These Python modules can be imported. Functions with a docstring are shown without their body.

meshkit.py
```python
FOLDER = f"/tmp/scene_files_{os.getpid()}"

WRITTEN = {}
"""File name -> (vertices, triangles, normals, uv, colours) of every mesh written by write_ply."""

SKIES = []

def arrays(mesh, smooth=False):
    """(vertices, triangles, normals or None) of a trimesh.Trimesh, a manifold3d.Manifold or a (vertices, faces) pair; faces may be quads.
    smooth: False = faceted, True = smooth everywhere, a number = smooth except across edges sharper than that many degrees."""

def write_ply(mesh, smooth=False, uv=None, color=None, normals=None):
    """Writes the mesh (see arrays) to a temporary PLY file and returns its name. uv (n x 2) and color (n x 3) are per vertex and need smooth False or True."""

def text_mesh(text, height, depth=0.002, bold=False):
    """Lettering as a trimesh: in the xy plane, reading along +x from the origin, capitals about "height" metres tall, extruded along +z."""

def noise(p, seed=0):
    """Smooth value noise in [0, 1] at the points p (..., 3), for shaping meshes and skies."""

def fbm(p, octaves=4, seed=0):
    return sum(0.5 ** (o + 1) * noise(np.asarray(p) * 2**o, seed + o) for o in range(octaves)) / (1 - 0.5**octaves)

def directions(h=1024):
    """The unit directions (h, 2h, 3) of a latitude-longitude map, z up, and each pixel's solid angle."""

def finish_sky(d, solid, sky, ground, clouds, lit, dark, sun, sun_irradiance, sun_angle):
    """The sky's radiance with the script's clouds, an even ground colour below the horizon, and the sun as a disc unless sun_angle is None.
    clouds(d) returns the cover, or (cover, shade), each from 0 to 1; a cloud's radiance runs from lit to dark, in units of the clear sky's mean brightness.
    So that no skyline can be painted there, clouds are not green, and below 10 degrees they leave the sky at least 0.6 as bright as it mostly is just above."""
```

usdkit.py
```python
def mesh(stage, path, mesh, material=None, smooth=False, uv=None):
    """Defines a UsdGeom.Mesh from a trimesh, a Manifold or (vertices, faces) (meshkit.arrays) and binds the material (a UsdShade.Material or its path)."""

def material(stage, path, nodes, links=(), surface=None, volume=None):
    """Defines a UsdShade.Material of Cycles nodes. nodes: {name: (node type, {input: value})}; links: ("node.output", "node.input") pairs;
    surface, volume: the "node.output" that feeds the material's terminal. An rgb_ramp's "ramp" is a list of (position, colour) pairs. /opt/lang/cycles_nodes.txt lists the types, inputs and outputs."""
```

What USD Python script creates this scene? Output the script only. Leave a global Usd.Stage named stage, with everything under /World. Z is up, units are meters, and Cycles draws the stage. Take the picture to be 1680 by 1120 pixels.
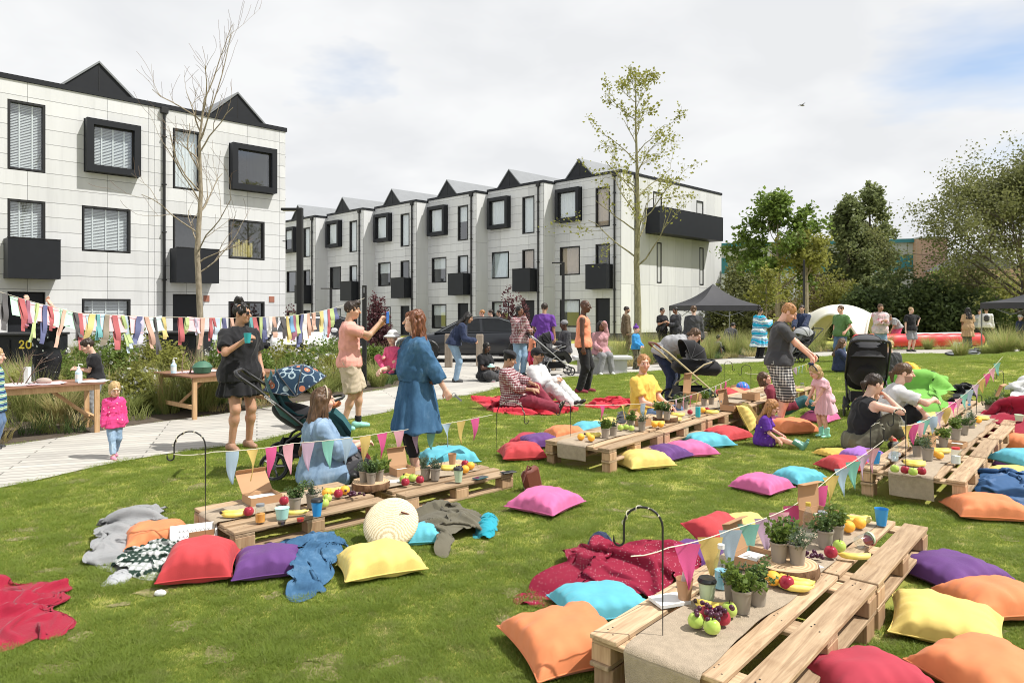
import math, numpy as np, trimesh, usdkit, meshkit
from math import sin, cos, pi, radians as rad
from pxr import Usd, UsdGeom, UsdLux, UsdShade, Gf, Sdf, Vt
from shapely.geometry import Polygon, box as sbox
from scipy.spatial.transform import Rotation as Rot
stage = Usd.Stage.CreateInMemory()
UsdGeom.SetStageUpAxis(stage, 'Z'); UsdGeom.SetStageMetersPerUnit(stage, 1.0)
UsdGeom.Xform.Define(stage, '/World'); UsdGeom.Scope.Define(stage, '/World/Looks')
RNG = np.random.default_rng(7)
# ---------------------------------------------------------------- camera, sky, sun
FOC, EYE, HZ = 1150.0, 1.65, 508.0
cam = UsdGeom.Camera.Define(stage, '/World/camera')
cam.CreateHorizontalApertureAttr(36.0); cam.CreateVerticalApertureAttr(36.0 * 682 / 1024)
cam.CreateFocalLengthAttr(36.0 * FOC / 1680); cam.CreateVerticalApertureOffsetAttr(-36.0 * (560 - HZ) / 1680)
cam.CreateClippingRangeAttr(Gf.Vec2f(0.1, 2000)); cam.CreateExposureAttr(0.68)
x = UsdGeom.Xformable(cam); x.AddTranslateOp().Set((0, 0, EYE)); x.AddRotateXOp().Set(90)
SUN_EL, SUN_AZ = rad(57), math.atan2(0.98, -0.19)
sd = np.array([cos(SUN_EL) * sin(SUN_AZ), cos(SUN_EL) * cos(SUN_AZ), sin(SUN_EL)])
sun = UsdLux.DistantLight.Define(stage, '/World/sun')
sun.CreateNormalizeAttr(True); sun.CreateIntensityAttr(0.98); sun.CreateAngleAttr(0.6); sun.CreateColorAttr(Gf.Vec3f(1.0, 0.965, 0.91))
x = UsdGeom.Xformable(sun); x.AddRotateZOp().Set(math.degrees(math.atan2(sd[1], sd[0])) + 90); x.AddRotateXOp().Set(90 - math.degrees(SUN_EL))
CLOUD = (5.4, 5.45, 5.5); CLOUD_D = (4.75, 4.83, 4.95)
skym = usdkit.material(stage, '/World/Looks/sky_clouds', {
    'tc': ('texture_coordinate', {}), 'sep': ('separate_xyz', {}),
    'zz': ('math', {'math_type': 'add', 'value2': 0.28}), 'zc': ('math', {'math_type': 'maximum', 'value2': 0.1}),
    'dx': ('math', {'math_type': 'divide'}), 'dy': ('math', {'math_type': 'divide'}), 'cmb': ('combine_xyz', {'z': 0.0}),
    'mp': ('mapping', {'location': (1.40, 2.62, 0), 'scale': (1.0, 1.0, 1)}),
    'n1': ('noise_texture', {'scale': 0.9, 'detail': 9.0, 'roughness': 0.52, 'distortion': 0.35}),
    'n2': ('noise_texture', {'scale': 2.1, 'detail': 8.0, 'roughness': 0.5, 'distortion': 0.2}),
    'cov': ('rgb_ramp', {'ramp': [(0.0, (0, 0, 0)), (0.26, (0.05, 0.05, 0.05)), (0.40, (1, 1, 1)), (1, (1, 1, 1))]}),
    'shd': ('rgb_ramp', {'ramp': [(0.0, CLOUD_D), (0.40, CLOUD_D), (0.60, CLOUD), (1, CLOUD)]}),
    'sky': ('sky_texture', {'sky_type': 'single_scattering', 'sun_disc': False, 'sun_elevation': SUN_EL, 'sun_rotation': SUN_AZ}),
    'mix': ('mix_color', {'use_clamp': False}),
    'bg': ('background_shader', {'strength': 0.11})},
    [('tc.generated', 'sep.vector'), ('sep.z', 'zz.value1'), ('zz.value', 'zc.value1'), ('sep.x', 'dx.value1'), ('zc.value', 'dx.value2'),
     ('sep.y', 'dy.value1'), ('zc.value', 'dy.value2'), ('dx.value', 'cmb.x'), ('dy.value', 'cmb.y'), ('cmb.vector', 'mp.vector'),
     ('mp.vector', 'n1.vector'), ('mp.vector', 'n2.vector'), ('n1.fac', 'cov.fac'), ('n2.fac', 'shd.fac'),
     ('cov.color', 'mix.fac'), ('sky.color', 'mix.a'), ('shd.color', 'mix.b'), ('mix.result', 'bg.color')], surface='bg.background')
dome = UsdLux.DomeLight.Define(stage, '/World/sky')
UsdShade.MaterialBindingAPI.Apply(dome.GetPrim()).Bind(skym)
dome.GetPrim().SetCustomDataByKey('kind', 'structure')
# ---------------------------------------------------------------- helpers
def G(px, py, z=0.0):
    Y = (EYE - z) * FOC / (py - HZ); return np.array([(px - 840) / FOC * Y, Y, z])
def At(px, py, Y):
    return np.array([(px - 840) / FOC * Y, Y, EYE + (HZ - py) / FOC * Y])
_n = {}
def uname(parent, name):
    k = (parent, name); i = _n.get(k, 0); _n[k] = i + 1
    return f'{parent}/{name}' if i == 0 else f'{parent}/{name}_{i:03d}'
def tag(p, label=None, cat=None, group=None, kind=None):
    for k, v in (('label', label), ('category', cat), ('group', group), ('kind', kind)):
        if v: p.SetCustomDataByKey(k, v)
    return p
def xf(prim, loc, rz=0.0, s=None):
    o = UsdGeom.Xformable(prim); o.AddTranslateOp().Set(Gf.Vec3d(*map(float, loc)))
    if rz: o.AddRotateZOp().Set(float(rz))
    if s is not None: o.AddScaleOp().Set(Gf.Vec3f(*([float(s)] * 3 if np.ndim(s) == 0 else map(float, s))))
def thing(name, label, cat, loc=(0, 0, 0), rz=0.0, group=None, kind=None, s=None):
    p = UsdGeom.Xform.Define(stage, uname('/World', name)).GetPrim(); xf(p, loc, rz, s)
    return tag(p, label, cat, group, kind)
def part(parent, name, mesh, mat, label=None, smooth=False, kind=None, col=None):
    path = uname(str(parent.GetPath()) if parent else '/World', name)
    if isinstance(mesh, list): mesh = cat(mesh)
    m = usdkit.mesh(stage, path, mesh, MAT(mat), smooth=smooth)
    if col is not None:
        UsdGeom.PrimvarsAPI(m).CreatePrimvar('tint', Sdf.ValueTypeNames.Color3fArray, 'vertex').Set(Vt.Vec3fArray.FromNumpy(np.asarray(col, np.float32)))
    return tag(m.GetPrim(), label, kind=kind)
def single(name, mesh, mat, label, cat_, loc=(0, 0, 0), rz=0.0, group=None, kind=None, smooth=False, s=None, col=None):
    p = part(None, name, mesh, mat, smooth=smooth, col=col); xf(p, loc, rz, s); return tag(p, label, cat_, group, kind)
def copy(proto, name, label, cat_, loc, rz=0.0, group=None, s=None):
    p = UsdGeom.Xform.Define(stage, uname('/World', name)).GetPrim()
    p.GetReferences().AddInternalReference(proto); p.SetInstanceable(True)
    o = UsdGeom.Xformable(p); o.ClearXformOpOrder(); xf2(o, loc, rz, s)
    return tag(p, label, cat_, group)
def xf2(o, loc, rz, s):
    m = Gf.Matrix4d().SetRotate(Gf.Rotation(Gf.Vec3d(0, 0, 1), float(rz)))
    if s is not None: m = Gf.Matrix4d().SetScale(Gf.Vec3d(*([float(s)] * 3 if np.ndim(s) == 0 else map(float, s)))) * m
    m = m * Gf.Matrix4d().SetTranslate(Gf.Vec3d(*map(float, loc)))
    o.AddTransformOp(opSuffix='copy').Set(m)
stage.CreateClassPrim('/protos')
def proto(name):
    return UsdGeom.Xform.Define(stage, uname('/protos', name)).GetPrim()
def cat(ms):
    vs, fs, n = [], [], 0
    for m in ms:
        v, f, _ = meshkit.arrays(m); vs.append(v); fs.append(f + n); n += len(v)
    return np.vstack(vs), np.vstack(fs)
def box(c, s, rz=0.0, rx=0.0, ry=0.0):
    m = trimesh.creation.box(s); R = Rot.from_euler('xyz', [rx, ry, rz], degrees=True).as_matrix()
    return (np.array(m.vertices) @ R.T + np.asarray(c, float), np.array(m.faces))
def bbox(a, b):
    a, b = np.minimum(a, b).astype(float), np.maximum(a, b).astype(float); return box((a + b) / 2, b - a)
def cbox(c, s, b=0.004, rz=0.0, rx=0.0, ry=0.0):
    h = np.asarray(s, float) / 2; P = []
    for i in (-1, 1):
        for j in (-1, 1):
            for k in (-1, 1):
                q = np.array([i, j, k]) * h
                for a in range(3):
                    w = q - np.array([i, j, k]) * b; w[a] = q[a]; P.append(w)
    m = trimesh.convex.convex_hull(np.array(P)); R = Rot.from_euler('xyz', [rx, ry, rz], degrees=True).as_matrix()
    return (np.array(m.vertices) @ R.T + np.asarray(c, float), np.array(m.faces))
def move(m, loc=(0, 0, 0), rz=0.0, rx=0.0, ry=0.0, s=1.0):
    v, f, _ = meshkit.arrays(m); R = Rot.from_euler('xyz', [rx, ry, rz], degrees=True).as_matrix()
    return ((v * s) @ R.T + np.asarray(loc, float), f)
def tube(pts, r, n=6, cap=True):
    p = np.asarray(pts, float); r = np.broadcast_to(r, (len(p),)).astype(float)
    t = np.gradient(p, axis=0); t /= np.linalg.norm(t, axis=1, keepdims=True) + 1e-12
    ref = np.array([0, 0, 1.0]) if abs(t[:, 2]).mean() < 0.8 else np.array([1.0, 0, 0])
    a = np.cross(t, ref); a /= np.linalg.norm(a, axis=1, keepdims=True) + 1e-9; b = np.cross(t, a)
    an = np.arange(n) * 2 * pi / n
    v = (p[:, None] + r[:, None, None] * (np.cos(an)[None, :, None] * a[:, None] + np.sin(an)[None, :, None] * b[:, None])).reshape(-1, 3)
    i, j = np.meshgrid(np.arange(len(p) - 1), np.arange(n), indexing='ij')
    q = np.stack([i * n + j, i * n + (j + 1) % n, (i + 1) * n + (j + 1) % n, (i + 1) * n + j], -1).reshape(-1, 4)
    f = np.vstack([q[:, [0, 2, 1]], q[:, [0, 3, 2]]])
    if cap:
        k = len(v); v = np.vstack([v, p[:1], p[-1:]]); e = (len(p) - 1) * n
        f = np.vstack([f, [[k, j, (j + 1) % n] for j in range(n)], [[k + 1, e + (j + 1) % n, e + j] for j in range(n)]])
    return v, f
def lathe(prof, n=20, cap=False):
    pr = np.asarray(prof, float); an = np.arange(n) * 2 * pi / n
    v = np.stack([pr[:, None, 0] * np.cos(an), pr[:, None, 0] * np.sin(an), np.repeat(pr[:, 1:2], n, 1)], -1).reshape(-1, 3)
    i, j = np.meshgrid(np.arange(len(pr) - 1), np.arange(n), indexing='ij')
    q = np.stack([i * n + j, i * n + (j + 1) % n, (i + 1) * n + (j + 1) % n, (i + 1) * n + j], -1).reshape(-1, 4)
    return v, np.vstack([q[:, [0, 1, 2]], q[:, [0, 2, 3]]])
def ball(c, r, n=2):
    m = trimesh.creation.icosphere(n, 1.0); return np.array(m.vertices) * r + np.asarray(c, float), np.array(m.faces)
def extr(poly, y0, y1):
    """polygon in (x, z), extruded along y"""
    out = []
    for g in getattr(poly, 'geoms', [poly]):
        if g.is_empty or g.area < 1e-6: continue
        m = trimesh.creation.extrude_polygon(g, 1.0); v = np.array(m.vertices)
        out.append((np.stack([v[:, 0], y1 + (y0 - y1) * v[:, 2], v[:, 1]], 1), np.array(m.faces)))
    return cat(out) if out else None
def grid(nu, nv):
    i, j = np.meshgrid(np.arange(nu - 1), np.arange(nv - 1), indexing='ij'); k = i * nv + j
    q = np.stack([k, k + nv, k + nv + 1, k + 1], -1).reshape(-1, 4); return np.vstack([q[:, [0, 1, 2]], q[:, [0, 2, 3]]])
_w = np.random.default_rng(3).normal(size=(10, 3)); _w /= np.linalg.norm(_w, axis=1, keepdims=True); _p = np.random.default_rng(4).uniform(0, 6.28, 10)
def wav(p, f=1.0, seed=0):
    """cheap smooth noise, about -1..1"""
    p = np.asarray(p, float) * f + seed * 1.7; q = p + 0.9 * np.sin(p[:, [1, 2, 0]] * 1.3 + seed)
    return np.sin(q @ (_w * np.linspace(0.8, 2.2, 10)[:, None]).T * 1.9 + _p + seed).sum(1) / 3.6
# ---------------------------------------------------------------- materials
_mats = {}
def MAT(m):
    if isinstance(m, UsdShade.Material): return m
    if isinstance(m, str): return _mats[m]
    return plain(*m)
def plain(col, rough=0.6, var=0.12, scale=6.0, bump=0.0, bscale=60.0, metal=0.0, sheen=0.0, spec=0.4, name=None, mottle=None, sss=0.0):
    key = (tuple(np.round(col, 3)), rough, var, scale, bump, bscale, metal, sheen, spec, sss)
    if name is None and key in _mats: return _mats[key]
    c = np.array(col, float); nm = name or f'paint_{len(_mats):03d}'
    nodes = {'tc': ('texture_coordinate', {}), 'n': ('noise_texture', {'scale': scale, 'detail': 5.0, 'roughness': 0.6}),
             'r': ('rgb_ramp', {'ramp': [(0.25, c * (1 - var)), (0.75, np.minimum(c * (1 + var), 0.95))]}),
             'p': ('principled_bsdf', {'roughness': rough, 'metallic': metal, 'specular_ior_level': spec, 'sheen_weight': sheen, 'sheen_roughness': 0.4})}
    links = [('tc.object', 'n.vector'), ('n.fac', 'r.fac'), ('r.color', 'p.base_color')]
    if sss: nodes['p'][1].update(subsurface_weight=sss, subsurface_scale=0.01)
    if bump:
        nodes['bn'] = ('noise_texture', {'scale': bscale, 'detail': 4.0}); nodes['b'] = ('bump', {'strength': bump, 'distance': 0.01})
        links += [('tc.object', 'bn.vector'), ('bn.fac', 'b.height'), ('b.normal', 'p.normal')]
    _mats[key] = _mats[nm] = usdkit.material(stage, f'/World/Looks/{nm}', nodes, links, surface='p.BSDF'); return _mats[nm]
def custom(nm, nodes, links, surface='p.BSDF'):
    _mats[nm] = usdkit.material(stage, f'/World/Looks/{nm}', nodes, links, surface=surface); return _mats[nm]
def leafmat(nm, c0, c1, trans=0.35, rough=0.5):
    return custom(nm, {'g': ('geometry', {}), 'tc': ('texture_coordinate', {}), 'n': ('noise_texture', {'scale': 1.2, 'detail': 2.0}),
        'mx': ('math', {'math_type': 'add'}), 'hf': ('math', {'math_type': 'multiply', 'value2': 0.5}),
        'r': ('rgb_ramp', {'ramp': [(0.15, c0), (0.5, (np.array(c0) + np.array(c1)) / 2), (0.85, c1)]}),
        'p': ('principled_bsdf', {'roughness': rough, 'specular_ior_level': 0.3}), 't': ('translucent_bsdf', {}), 'm': ('mix_closure', {'fac': trans})},
        [('g.random_per_island', 'mx.value1'), ('tc.object', 'n.vector'), ('n.fac', 'mx.value2'), ('mx.value', 'hf.value1'), ('hf.value', 'r.fac'),
         ('r.color', 'p.base_color'), ('r.color', 't.color'), ('p.BSDF', 'm.closure1'), ('t.BSDF', 'm.closure2')], surface='m.closure')
def woodmat(nm, c0, c1, axis='x', rough=0.65, sc=1.0):
    s = {'x': (0.9, 14, 14), 'y': (14, 0.9, 14), 'z': (14, 14, 0.9)}[axis]
    return custom(nm, {'tc': ('texture_coordinate', {}), 'oi': ('object_info', {}), 'cm': ('vector_math', {'vector_math_type': 'add'}) if False else ('mapping', {'scale': np.array(s) * sc}),
        'n': ('noise_texture', {'scale': 2.2, 'detail': 6.0, 'roughness': 0.65, 'distortion': 1.2, 'dimensions': '4D'}), 'w': ('math', {'math_type': 'multiply', 'value2': 37.0}),
        'k': ('noise_texture', {'scale': 5.0, 'detail': 3.0}), 'kr': ('rgb_ramp', {'ramp': [(0.0, (0.55, 0.45, 0.38)), (0.28, (0.8, 0.75, 0.7)), (0.42, (1, 1, 1)), (1, (1, 1, 1))]}),
        'r': ('rgb_ramp', {'ramp': [(0.3, c0), (0.5, (np.array(c0) * .45 + np.array(c1) * .55)), (0.68, c1)]}),
        'hs': ('hsv', {'hue': 0.5, 'saturation': 1.0}), 'hv': ('map_range', {'to_min': 0.72, 'to_max': 1.15}), 'mm': ('mix_color', {'blend_type': 'multiply', 'fac': 0.8}),
        'b': ('bump', {'strength': 0.25, 'distance': 0.004}), 'p': ('principled_bsdf', {'roughness': rough, 'specular_ior_level': 0.25})},
        [('tc.object', 'cm.vector'), ('cm.vector', 'n.vector'), ('oi.random', 'w.value1'), ('w.value', 'n.w'), ('n.fac', 'r.fac'), ('oi.random', 'hv.value'), ('hv.result', 'hs.value'),
         ('r.color', 'hs.color'), ('tc.object', 'k.vector'), ('k.fac', 'kr.fac'), ('hs.color', 'mm.a'), ('kr.color', 'mm.b'), ('mm.result', 'p.base_color'), ('n.fac', 'b.height'), ('b.normal', 'p.normal')])
def panelmat(nm, c):
    c = np.array(c); custom(nm, {'g': ('geometry', {}), 'mp': ('mapping', {'scale': (3.0, 3.0, .22)}), 'n': ('noise_texture', {'scale': 1.6, 'detail': 6.0, 'roughness': .65}), 'r': ('rgb_ramp', {'ramp': [(.25, c * .90), (.5, c), (.8, c * 1.04)]}), 'oi': ('object_info', {}), 'v': ('map_range', {'to_min': .945, 'to_max': 1.045}), 'h': ('hsv', {}),
        'p': ('principled_bsdf', {'roughness': .6, 'specular_ior_level': .35})}, [('g.position', 'mp.vector'), ('mp.vector', 'n.vector'), ('n.fac', 'r.fac'), ('oi.random', 'v.value'), ('v.result', 'h.value'), ('r.color', 'h.color'), ('h.color', 'p.base_color')])
panelmat('panel_white', (0.552, 0.558, 0.562)); panelmat('panel_grey', (0.505, 0.511, 0.516)); panelmat('panel_pale', (0.578, 0.584, 0.586))
plain((0.013, 0.0145, 0.018), 0.5, 0.12, 3, spec=.25, name='anthracite'); plain((0.012, 0.012, 0.013), 0.5, 0.1, 3, name='black_metal')
plain((0.10, 0.10, 0.105), 0.7, 0.1, name='plinth_grey'); plain((0.20, 0.21, 0.22), 0.6, 0.08, 2, spec=.25, name='zinc'); plain((0.05, 0.05, 0.055), 0.8, 0.1, name='joint_dark')
plain((0.70, 0.71, 0.72), 0.5, 0.04, name='blind_white'); plain((0.20, 0.17, 0.14), 0.9, 0.2, name='room_dark'); plain((0.48, 0.36, 0.26), 0.8, 0.1, name='curtain_tan')
for nm_, rgh, ramp_ in (('glass', .02, [(0, (.16,) * 3), (.45, (.2,) * 3), (.75, (.36,) * 3), (1, (1,) * 3)]), ('clear', .05, [(0, (.06,) * 3), (.5, (.09,) * 3), (.8, (.3,) * 3), (1, (1,) * 3)])):
    custom(nm_, {'t': ('transparent_bsdf', {'color': (0.9, 0.94, 0.94)}), 'g': ('glossy_bsdf', {'roughness': rgh, 'color': (0.95, 0.97, 1.0)}), 'f': ('layer_weight', {'blend': 0.5}), 'r': ('rgb_ramp', {'ramp': ramp_}), 'm': ('mix_closure', {})},
       [('f.facing', 'r.fac'), ('r.color', 'm.fac'), ('t.BSDF', 'm.closure1'), ('g.BSDF', 'm.closure2')], surface='m.closure')
NOGRASS = []
# ---------------------------------------------------------------- ground, paths
def lawnmat():
    custom('lawn', {'g': ('geometry', {}), 'n1': ('noise_texture', {'scale': 0.55, 'detail': 5.0, 'roughness': 0.6}), 'n2': ('noise_texture', {'scale': 5.5, 'detail': 6.0, 'roughness': 0.7, 'distortion': 0.4}),
        'n3': ('noise_texture', {'scale': 120.0, 'detail': 3.0, 'roughness': 0.7}), 'mp': ('mapping', {'scale': (1, 1, 0.2)}),
        'r1': ('rgb_ramp', {'ramp': [(0.3, (0.31, 0.33, 0.06)), (0.5, (0.33, 0.35, 0.065)), (0.7, (0.36, 0.37, 0.08))]}),
        'r2': ('rgb_ramp', {'ramp': [(0.2, (0, 0, 0)), (0.52, (0.12, 0.12, 0.12)), (0.66, (0.85, 0.85, 0.85))]}), 'm1': ('mix_color', {'b': (0.42, 0.34, 0.19)}),
        'r3': ('rgb_ramp', {'ramp': [(0.25, (0.5, 0.5, 0.5)), (0.7, (1.4, 1.4, 1.3))]}), 'm2': ('mix_color', {'blend_type': 'multiply', 'fac': 0.8, 'use_clamp': False}),
        'b': ('bump', {'strength': 0.8, 'distance': 0.02}), 'p': ('principled_bsdf', {'roughness': 0.8, 'specular_ior_level': 0.15})},
        [('g.position', 'mp.vector'), ('mp.vector', 'n1.vector'), ('mp.vector', 'n2.vector'), ('mp.vector', 'n3.vector'), ('n1.fac', 'r1.fac'), ('n2.fac', 'r2.fac'), ('r1.color', 'm1.a'), ('r2.color', 'm1.fac'),
         ('m1.result', 'm2.a'), ('n3.fac', 'r3.fac'), ('r3.color', 'm2.b'), ('m2.result', 'p.base_color'), ('n3.fac', 'b.height'), ('b.normal', 'p.normal')])
lawnmat()
plain((0.36, 0.35, 0.325), 0.8, 0.14, 1.2, 0.2, 60, name='paving'); plain((0.075, 0.058, 0.042), 0.95, 0.35, 9, 0.6, 30, name='soil'); plain((0.12, 0.12, 0.12), 0.9, 0.15, 4, 0.3, 80, name='asphalt')
custom('decking', {'g': ('geometry', {}), 'mp': ('mapping', {'rotation': (0, 0, rad(-20))}), 'br': ('brick_texture', {'scale': 1.0, 'brick_width': 2.4, 'row_height': 0.145, 'mortar_size': 0.009, 'mortar_smooth': 0.2, 'bias': 0.0,
        'color1': (0.46, 0.44, 0.40), 'color2': (0.37, 0.355, 0.325), 'mortar': (0.16, 0.155, 0.14)}), 'n': ('noise_texture', {'scale': 1.4, 'detail': 5.0}), 'r': ('rgb_ramp', {'ramp': [(0.3, (0.86, 0.86, 0.86)), (0.7, (1.08, 1.07, 1.05))]}),
        'm': ('mix_color', {'blend_type': 'multiply', 'fac': 1.0, 'use_clamp': False}), 'b': ('bump', {'strength': 0.4, 'distance': 0.006, 'invert': True}), 'p': ('principled_bsdf', {'roughness': 0.75, 'specular_ior_level': 0.25})},
        [('g.position', 'mp.vector'), ('mp.vector', 'br.vector'), ('g.position', 'n.vector'), ('n.fac', 'r.fac'), ('br.color', 'm.a'), ('r.color', 'm.b'), ('m.result', 'p.base_color'), ('br.fac', 'b.height'), ('b.normal', 'p.normal')])
def mound(x, y):
    """gentle rise of the lawn on the right and behind"""
    x, y = np.asarray(x, float), np.asarray(y, float)
    return 0.55 * np.exp(-((x - 15.5) / 3.6) ** 2 - ((y - 18.5) / 3.2) ** 2)
def sheet(pts, z, step=None):
    p = Polygon(pts) if not isinstance(pts, Polygon) else pts
    m = trimesh.creation.triangulate_polygon(p, engine='earcut'); v = np.array(m[0]); return np.column_stack([v, np.full(len(v), z)]), np.array(m[1])
def smooth_line(pts, n=8):
    from scipy.interpolate import CubicSpline, PchipInterpolator
    p = np.asarray(pts, float); t = np.r_[0, np.cumsum(np.linalg.norm(np.diff(p, axis=0), axis=1))]
    return np.column_stack([PchipInterpolator(t, p[:, k])(np.linspace(0, t[-1], n * len(p))) for k in range(2)])
# far ground + lawn as one terrain sheet
gx = np.r_[-400, -150, -60, np.arange(-30, 44, 0.9), 60, 150, 400]; gy = np.r_[-20, -5, np.arange(0, 70, 0.9), 90, 150, 400, 900]
XX, YY = np.meshgrid(gx, gy, indexing='ij'); ZZ = mound(XX, YY)
gv = np.column_stack([XX.ravel(), YY.ravel(), ZZ.ravel()])
tag(part(None, 'ground', (gv, grid(len(gx), len(gy))), 'lawn', smooth=True), 'mown green lawn with pale worn patches across the park', None, kind='structure')
LOW = [(-9.5, 1.5), (-6.2, 5.0), (-4.68, 6.54), (-4.27, 7.53), (-3.73, 8.21), (-3.2, 8.70), (-2.79, 9.9), (-2.04, 11.2), (-1.42, 12.65), (-.65, 13.85), (-.07, 15.2), (1.17, 17.0), (2.6, 17.9), (4.5, 19.4), (8, 22.2), (12, 25.2), (18, 26.6), (26, 27.0)]
UPP = [(-11.5, 3.2), (-8.2, 6.3), (-6.1, 8.54), (-5.6, 9.4), (-5.4, 9.88), (-4.6, 11.0), (-3.45, 13), (-2.64, 14.6), (-2.1, 16.4)]
UPP2 = [(2.9, 19.6), (4.2, 20.9), (7.6, 23.8), (11.8, 27.0), (18, 28.8), (26, 29.2)]
low, upp, upp2 = smooth_line(LOW), smooth_line(UPP), smooth_line(UPP2)
path = Polygon(np.vstack([low, upp2[::-1], [(2.3, 19.8), (1.5, 22), (-3.2, 22), (-2.4, 17.2)], upp[::-1]])).buffer(0)
tag(part(None, 'path', sheet(path, 0.012), 'decking'), 'pale timber decked footpath crossing the park', None, kind='structure')
road = Polygon([(-30, 26.2), (-14, 26.2), (-9, 21.2), (1.6, 21.2), (2.2, 23.0), (4.5, 26.0), (4.4, 33), (-30, 60)])
tag(part(None, 'road', sheet(road.difference(path), 0.008), 'paving'), 'pale paved street in front of the terrace', None, kind='structure')
bed = Polygon(np.vstack([[(-12.2, 3.4)], upp, [(-2.4, 17.2), (-3.2, 21.2), (-9.2, 21.2), (-14, 26.2), (-17, 22)]])).buffer(0)
tag(part(None, 'planting_bed', sheet(bed, 0.004), 'soil'), 'dark soil bed of grasses beside the path', None, kind='structure')
bed2 = Polygon(np.vstack([upp2[:40], [(11.2, 30), (5, 30), (4.6, 26.0), (2.4, 22.8), (2.3, 19.9)]])).buffer(0)
tag(part(None, 'planting_bed', sheet(bed2, 0.004), 'soil'), 'far soil bed of long grass before the end wall', None, kind='structure')
# ---------------------------------------------------------------- buildings
def openings_union(ops):
    from shapely import union_all
    return union_all([sbox(*o) for o in ops])
def skin_panels(T, poly, ops, rows, joints, y0=-0.03, y1=-0.004, mats=('panel_white',), rot=None, gap=0.012):
    """cladding panels: the facade polygon cut at the joints, less its openings"""
    hole = openings_union([(a - .02, b - .02, c + .02, d + .02) for a, b, c, d in ops]) if ops else Polygon(); k = 0
    for z0, z1 in zip(rows[:-1], rows[1:]):
        for x0, x1 in zip(joints[:-1], joints[1:]):
            g = sbox(x0 + gap / 2, z0 + gap / 2, x1 - gap / 2, z1 - gap / 2).intersection(poly).difference(hole)
            for q in getattr(g, 'geoms', [g]):
                if q.is_empty or q.area < 0.004: continue
                m = extr(q, y0 - 0.002 * RNG.random(), y1); part(T, 'panel', m if rot is None else rot(m), mats[k % len(mats)]); k += 1
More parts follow.
